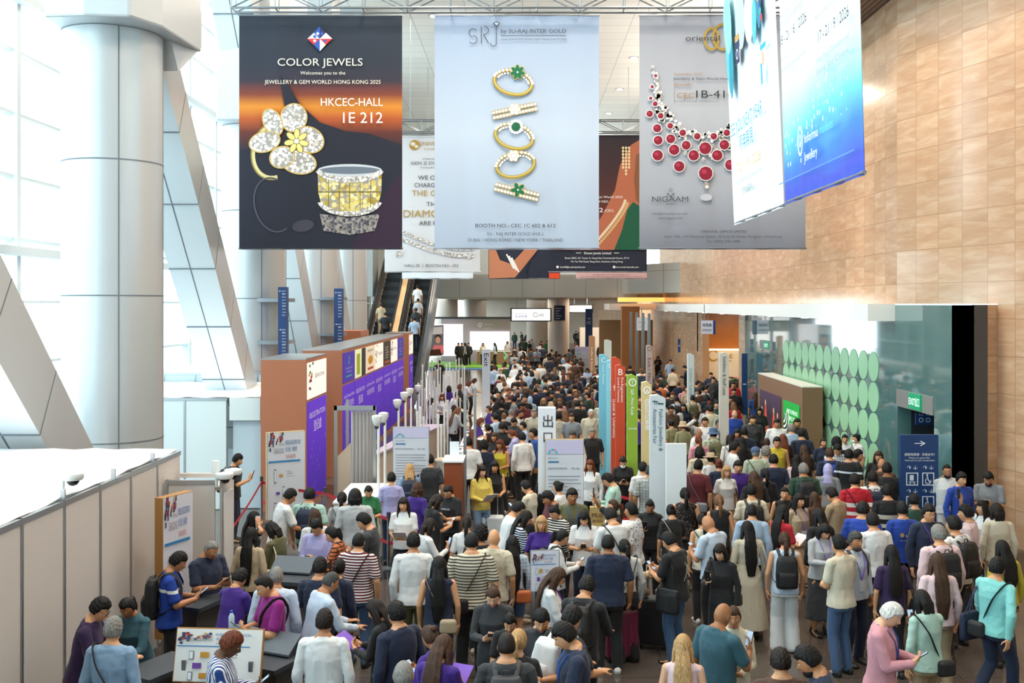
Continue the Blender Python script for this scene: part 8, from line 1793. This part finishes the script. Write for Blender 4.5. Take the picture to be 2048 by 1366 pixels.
for (px, sex, tc, lab) in ((917, 'm', 'bk', 'man in black suit on the stage, leftmost of the standing group'), (924, 'm', 'ch', 'man in charcoal suit second in the stage group'), (931, 'f', 'gy', 'woman in grey dress third in the stage group'), (937, 'm', 'bk', 'man in black rightmost of the stage group'), (966, 'f', 'cr', 'woman in cream at the stage desk, left'), (990, 'f', 'lb', 'woman in light blue top beside the stage desk')):
    special(px, 686, rnd.choice((0, 170, 60)), sex, 'a', 'short' if sex == 'm' else 'long', 'bk', 'ja' if sex == 'm' else 'te', tc, 'tr', 'bk', [], lab, .12, 74.5)
special(1015, 694, 170, 'f', 'a', 'bob', 'bk', 'te', 'wh', 'tr', 'bk', [], 'woman in white behind the stage desk, right', .12, 77.6)

SPOT = [((-1.25, 18.6), 'by the wooden pedestal desk'), ((.35, 17.5), 'by the 出口 pillar'), ((2.3, 20.5), 'near the Self-Print Kiosk sign'), ((2.3, 17.6), 'near the fashion fair sign'), ((1.9, 22), 'near the letter B sign'), ((1.9, 26.5), 'near the letter C signs'), ((4.6, 23.5), 'near the Exhibitor & Staff Lane sign'), ((6.4, 26), 'by the brown display block'), ((7.9, 24), 'before the green discs'), ((7.6, 18.3), 'near the blue lift sign'), ((-1.3, 26), 'by the registration counters'), ((-1.1, 31), 'near the Exit pillar'), ((0, 66), 'under the wide hanging screen'), ((3, 40), 'by the Exit / No Entry sign'), ((8.9, 44), 'before the cream recess wall'), ((2.5, 60), 'by the tan totem far away'), ((-4, 21), 'by the nearest brown tower'), ((5.2, 33), 'near the Visitor Lane sign'), ((0, 45), 'in the distant middle of the hall'), ((1, 52), 'far down the hall')]
def lab_auto(p, lvl):
    who = 'woman' if p['sex'] == 'f' else 'man'; hair = (HAIRW.get(p['hc'], '')+' ' if p['hs'] not in ('bald', 'fringe') else '')+STW[p['hs']]
    if p['hs'] == 'hijab': hair = COLS[p['hc']][1]+' headscarf'
    s = f"{who} with {hair} in {COLS[p['tc']][1]} {TOPS[p['top']][3]}"
    e = [x.split(':')[0] for x in p['ex']]; ht = [x for x in p['ex'] if x.startswith('ht')]
    if ht: s = f"{who} wearing {COLS[ht[0].split(':')[2]][1]} {ht[0].split(':')[1]} hat and {COLS[p['tc']][1]} {TOPS[p['top']][3]}"
    if 'mk' in e: s += ' wearing a mask'
    elif 'bp' in e: s += ' with '+COLS[[x for x in p['ex'] if x[:2] == 'bp'][0].split(':')[1]][1]+' backpack'
    elif 'gl' in e: s += ' and glasses'
    if lvl >= 1:
        s += ', '+min(SPOT, key=lambda q: (q[0][0]-p['x'])**2*2+(q[0][1]-p['y'])**2)[1]
    if lvl >= 2: s = s.replace(who+' with', who+(' facing us' if abs(p['yaw']) > 120 else ' turned away' if abs(p['yaw']) < 50 else ' in profile')+' with', 1)
    if lvl >= 3 and p['pose'] == 'p': s = s.replace(' with', ' on phone with', 1)
    if len(s.split()) > 16: s = s.replace(' near the ', ' near ').replace(' by the ', ' by ').replace(' short styled', ' styled').replace('before the green', 'before')
    if len(s.split()) > 16: s = s.replace(' short sleeved', '').replace(' in the distant middle of the hall', ' mid hall')
    return s
used = set(p['label'] for p in people if p['label'])
for lvl in range(1, 4):
    cnt = {}
    todo = [p for p in people if not p['label']]
    for p in todo: p['_l'] = lab_auto(p, lvl); cnt[p['_l']] = cnt.get(p['_l'], 0)+1
    for p in todo:
        if cnt[p['_l']] == 1 and p['_l'] not in used: p['label'] = p['_l']; used.add(p['_l'])
by_ = {}
for p in people:
    if not p['label']: by_.setdefault(p['_l'], []).append(p)
for l, ps_ in by_.items():
    ps_.sort(key=lambda q: q['px'])
    for i, p in enumerate(ps_):
        b_ = l.replace(' turned away', '').replace(' facing us', '').replace(' near the ', ' near ').replace(' by the ', ' by '); w2 = ('left one', 'right one') if len(ps_) == 2 else ('left one', 'middle one', 'right one') if len(ps_) == 3 else None
        if w2: p['label'] = w2[i].replace('one', 'hand')+' '+b_ if w2[i] != 'middle one' else 'middle '+b_
        else: p['label'] = l; p['grp'] = 'lookalikes: '+l[:60]
for p in people:
    if len(p['label'].split()) > 16: p['label'] = p['label'].replace(' turned away', '').replace(' facing us', '').replace(' on phone', '').replace(' the ', ' ')
    if len(p['label'].split()) > 16: p['label'] = ' '.join(p['label'].split()[:16])
people.sort(key=lambda p: p['y'])
_n = 0
def dress(p):
    far = p['y'] > 27; near = p['y'] < 26; facing_ = abs(p['yaw']) > 60; s = p['s']; z0 = p.get('z', 0)
    t = thing('person', p['label'], 'person', (p['x'], p['y'], z0), R(p['yaw']), group=p.get('grp', 'people in the hall')); w_ = s*(.93+.13*((int(p['px']*7+p['py']*3) % 17)/16)); t.scale = (w_, w_, s)
    sk = SK[p['skin']]; pose, sex = p['pose'], p['sex']; me, K = body(pose, sex, far)
    part('body', me, t, sk)
    if p['hs'] not in ('bald',): part('headscarf' if p['hs'] == 'hijab' else 'hair', hair_mesh(pose, sex, p['hs'], far), t, HAIRC.get(p['hc'], '#222222') if p['hs'] != 'hijab' else COLS[p['hc']][0])
    sl, hem, colr, _ = TOPS[p['top']]; cc = COLS[p['tc']][0]; nk = 1 if p['top'] == 'os' else 0
    part({'dr': 'dress', 'sd': 'dress', 'ld': 'dress', 'ja': 'blazer', 'jk': 'jacket', 'cd': 'cardigan'}.get(p['top'], 'shirt'), top_mesh(pose, sex, sl, hem, far, bool(colr), pattern(*p['pat']) if p['pat'] else None, nk), t, cc)
    if p['bot'] != 'no' and p['bot'] != 'dr':
        bm_ = {'tr': 'trousers', 'je': 'jeans', 'wi': 'wide_trousers', 'sl': 'slim_trousers', 'so': 'shorts', 'sk': 'skirt', 'ls': 'skirt'}[p['bot']]
        part(bm_, bottom_mesh(pose, sex, {'tr': 'tr', 'je': 'tr', 'wi': 'wide', 'sl': 'slim', 'so': 'shorts', 'sk': 'skirt', 'ls': 'lskirt'}[p['bot']], far), t, COLS[p['bc']][0])
    if not far or True:
        shc = ('#e4e2de', '#1b1b1d', '#c9b49a', '#2a2622')[int(p['px']) % 4]
        for n_ in 'LR':
            A = K['A'+n_]; o = part('shoe', shoe_mesh(), t, shc); o.location = (A[0], A[1]+.0, max(0, A[2]-.085))
    if near and facing_:
        for nm, fm in face_meshes(pose, sex): part(nm, fm, t, HAIRC.get(p['hc'], '#222222') if p['hs'] != 'hijab' else HAIRC['bk'])
    if near and p['pose'] in 'pofc' or True: pass
    items = []
    for e in p['ex']:
        q = e.split(':')
        if q[0] == 'gl' and facing_: part('glasses', glasses_mesh(pose, sex), t, '#111111')
        elif q[0] == 'mk': part('face_mask', mask_mesh(pose, sex), t, '#e6edf0')
        elif q[0] == 'beard':
            k = ('beard', pose, sex)
            if k not in _cl:
                g = G(); K2 = K
                g.ell(K2['hc']+K2['Mh'] @ V3(0, .030, -.074), (.056, .064, .048), K2['Mh'], 36, 26, lambda a_, d_: a_*(1 if d_[2] < -.05 or d_[1] < -.2 else (.93 if abs(a_[0]) < .03 and d_[1] > .6 else .97))); me_b = remesh(g, .007, 1, 'beard'); me_b.materials.append(MH); _cl[k] = me_b
            part('beard', _cl[k], t, HAIRC.get(p['hc'], '#222222'))
        elif q[0] == 'ln':
            m1, m2 = lanyard_mesh(pose, sex, q[1]+(':'+q[2] if len(q) > 2 else '')); l_ = part('lanyard', m1, t, '#ffffff'); part('badge', m2, l_, '#ffffff')
        elif q[0] == 'ht': part({'cap': 'cap', 'bucket': 'bucket_hat', 'straw': 'straw_hat'}[q[1]], hat_mesh(pose, sex, q[1]), t, COLS[q[2]][0])
        elif q[0] in ('bp', 'cb', 'tb'):
            nm, ps = dict(bp=('backpack', lambda: backpack_parts(pose, sex)), cb=('crossbody_bag', lambda: crossbody_parts(pose, sex, int(q[2]))), tb=('shoulder_bag', lambda: tote_parts(pose, sex, int(q[2]))))[q[0]]
            short_ = ' '.join(p['label'].replace(',', '').split(' ')[:15-len((COLS[q[1]][1]+' '+nm.replace('_', ' ')).split())-1])
            b = thing(nm, f"{COLS[q[1]][1]} {nm.replace('_', ' ')} worn by {short_}", 'bag', (p['x'], p['y'], z0), R(p['yaw'])); b.scale = (s, s, s)
            for pn, pm in ps(): part(pn, pm, b, COLS[q[1]][0])
    hold = K['P'].get('hold')
    if hold and p['y'] < 30 and pose != 'f' or ('pp' in p['ex'] or 'lf' in p['ex']):
        kd = 'pp' if 'pp' in p['ex'] else 'lf' if 'lf' in p['ex'] else 'ph'; nm = dict(ph='phone', pp='booklet', lf='leaflet')[kd]
        hp = V3(*hold)*(V3(.93, 1, 1) if sex == 'f' else 1); a = R(p['yaw']); short_ = ' '.join(p['label'].split(',')[0].split(' ')[:9])
        wx = p['x']+(hp[0]*math.cos(a)-hp[1]*math.sin(a))*s; wy = p['y']+(hp[0]*math.sin(a)+hp[1]*math.cos(a))*s
        b = thing(nm, f"{dict(ph='dark phone', pp='white booklet', lf='purple leaflet')[kd]} held by {short_}", nm, (wx, wy, z0+hp[2]*s)); b.rotation_euler = (R(dict(p=-52, o=-20, e=0, u=0, f=-50, c=-70)[pose]), 0, a+(R(80) if pose == 'e' else 0))
        b.rotation_mode = 'XYZ'
        for pn, pm in phone_me()[kd]: part(pn, pm, b, '#222222')
    return t, K
keep = people[:300]; rest = people[300:]
for p in keep:
    if p['y'] > 55 and False: pass
    r_ = dress(p)
    if 'jumping figure' in p['label'] or 'script lettering' in p['label'] or 'flower print' in p['label'] or 'white lettering' in p['label']:
        t, K = r_; q = Print((0, -.155 if 'white lettering' not in p['label'] else .17, 0), (1, 0, 0) if 'white lettering' not in p['label'] else (-1, 0, 0), (0, 0, 1), 1)
        if 'jumping' in p['label']:
            q.disc(.02, 1.28, .014, .018, '#c9c6c0', l=3); q.poly([(.0, 1.27), (.03, 1.26), (.02, 1.20), (-.01, 1.18)], '#c9c6c0', 3); q.poly([(.0, 1.19), (-.07, 1.10), (-.055, 1.095), (.01, 1.17)], '#c9c6c0', 3); q.poly([(.01, 1.19), (.07, 1.12), (.085, 1.13), (.02, 1.20)], '#c9c6c0', 3); q.poly([(.01, 1.26), (-.05, 1.33), (-.042, 1.338), (.02, 1.27)], '#c9c6c0', 3); q.poly([(.02, 1.25), (.08, 1.23), (.08, 1.24), (.02, 1.262)], '#c9c6c0', 3)
        elif 'script' in p['label']: q.text('Hmx', .06, 1.24, .05, .14, '#e8ecf4', l=3); q.disc(-.07, 1.25, .035, .03, '#c9a46a', l=3); q.rect(-.1, 1.17, .1, 1.175, '#c9d2e4', 3)
        elif 'flower' in p['label']: q.disc(.05, 1.2, .035, .03, '#d8a04a', l=3); q.disc(.05, 1.2, .018, .016, '#e8d8a8', l=4)
        else: q.text('HARBOUR', 0, 1.27, .03, .16, '#e8e8ea', l=3)
        for mb_, nm in ((q.art, 'printed_emblem'), (q.txt, 'printed_lettering')):
            if mb_.v: me = bpy.data.meshes.new(nm); me.from_pydata([tuple(v) for v in mb_.v], [], mb_.f); [me.materials.append(x) for x in mb_.mats]; me.polygons.foreach_set('material_index', mb_.m); part(nm, me, t, '#ffffff')
# the most distant heads beyond the three hundred
if rest:
    mats_ = {}; vs = []; fs = []; mi = []; base = 0; ml = []
    for p in rest:
        for me, cc in ((body(p['pose'], p['sex'], True)[0], SK[p['skin']]), (top_mesh(p['pose'], p['sex'], *TOPS[p['top']][:2], True, bool(TOPS[p['top']][2])), COLS[p['tc']][0]), (bottom_mesh(p['pose'], p['sex'], 'tr', True), COLS[p['bc']][0]))+(((hair_mesh(p['pose'], p['sex'], p['hs'], True), HAIRC.get(p['hc'], '#222222')),) if p['hs'] != 'bald' else ()):
            m = mat('distant_crowd_cloth', cc, .8)
            if m not in ml: ml.append(m)
            me = low(me); n = len(me.vertices); c = np.empty(n*3); me.vertices.foreach_get('co', c); c = c.reshape(-1, 3)*p['s']; c = c @ rz_(R(p['yaw'])).T+V3(p['x'], p['y'], p.get('z', 0)); vs.append(c)
            fs += [tuple(i+base for i in q.vertices) for q in me.polygons]; mi += [ml.index(m)]*len(me.polygons); base += n
    me = bpy.data.meshes.new('distant_crowd'); me.from_pydata(np.concatenate(vs).tolist(), [], fs); [me.materials.append(m) for m in ml]; me.polygons.foreach_set('material_index', mi); me.polygons.foreach_set('use_smooth', [True]*len(fs))
    o = bpy.data.objects.new('distant_crowd', me); COL.objects.link(o); tag(o, 'most distant people of the crowd under the hanging screens', 'crowd'); o['kind'] = 'stuff'
print('PEOPLE', len(people), 'kept', len(keep))
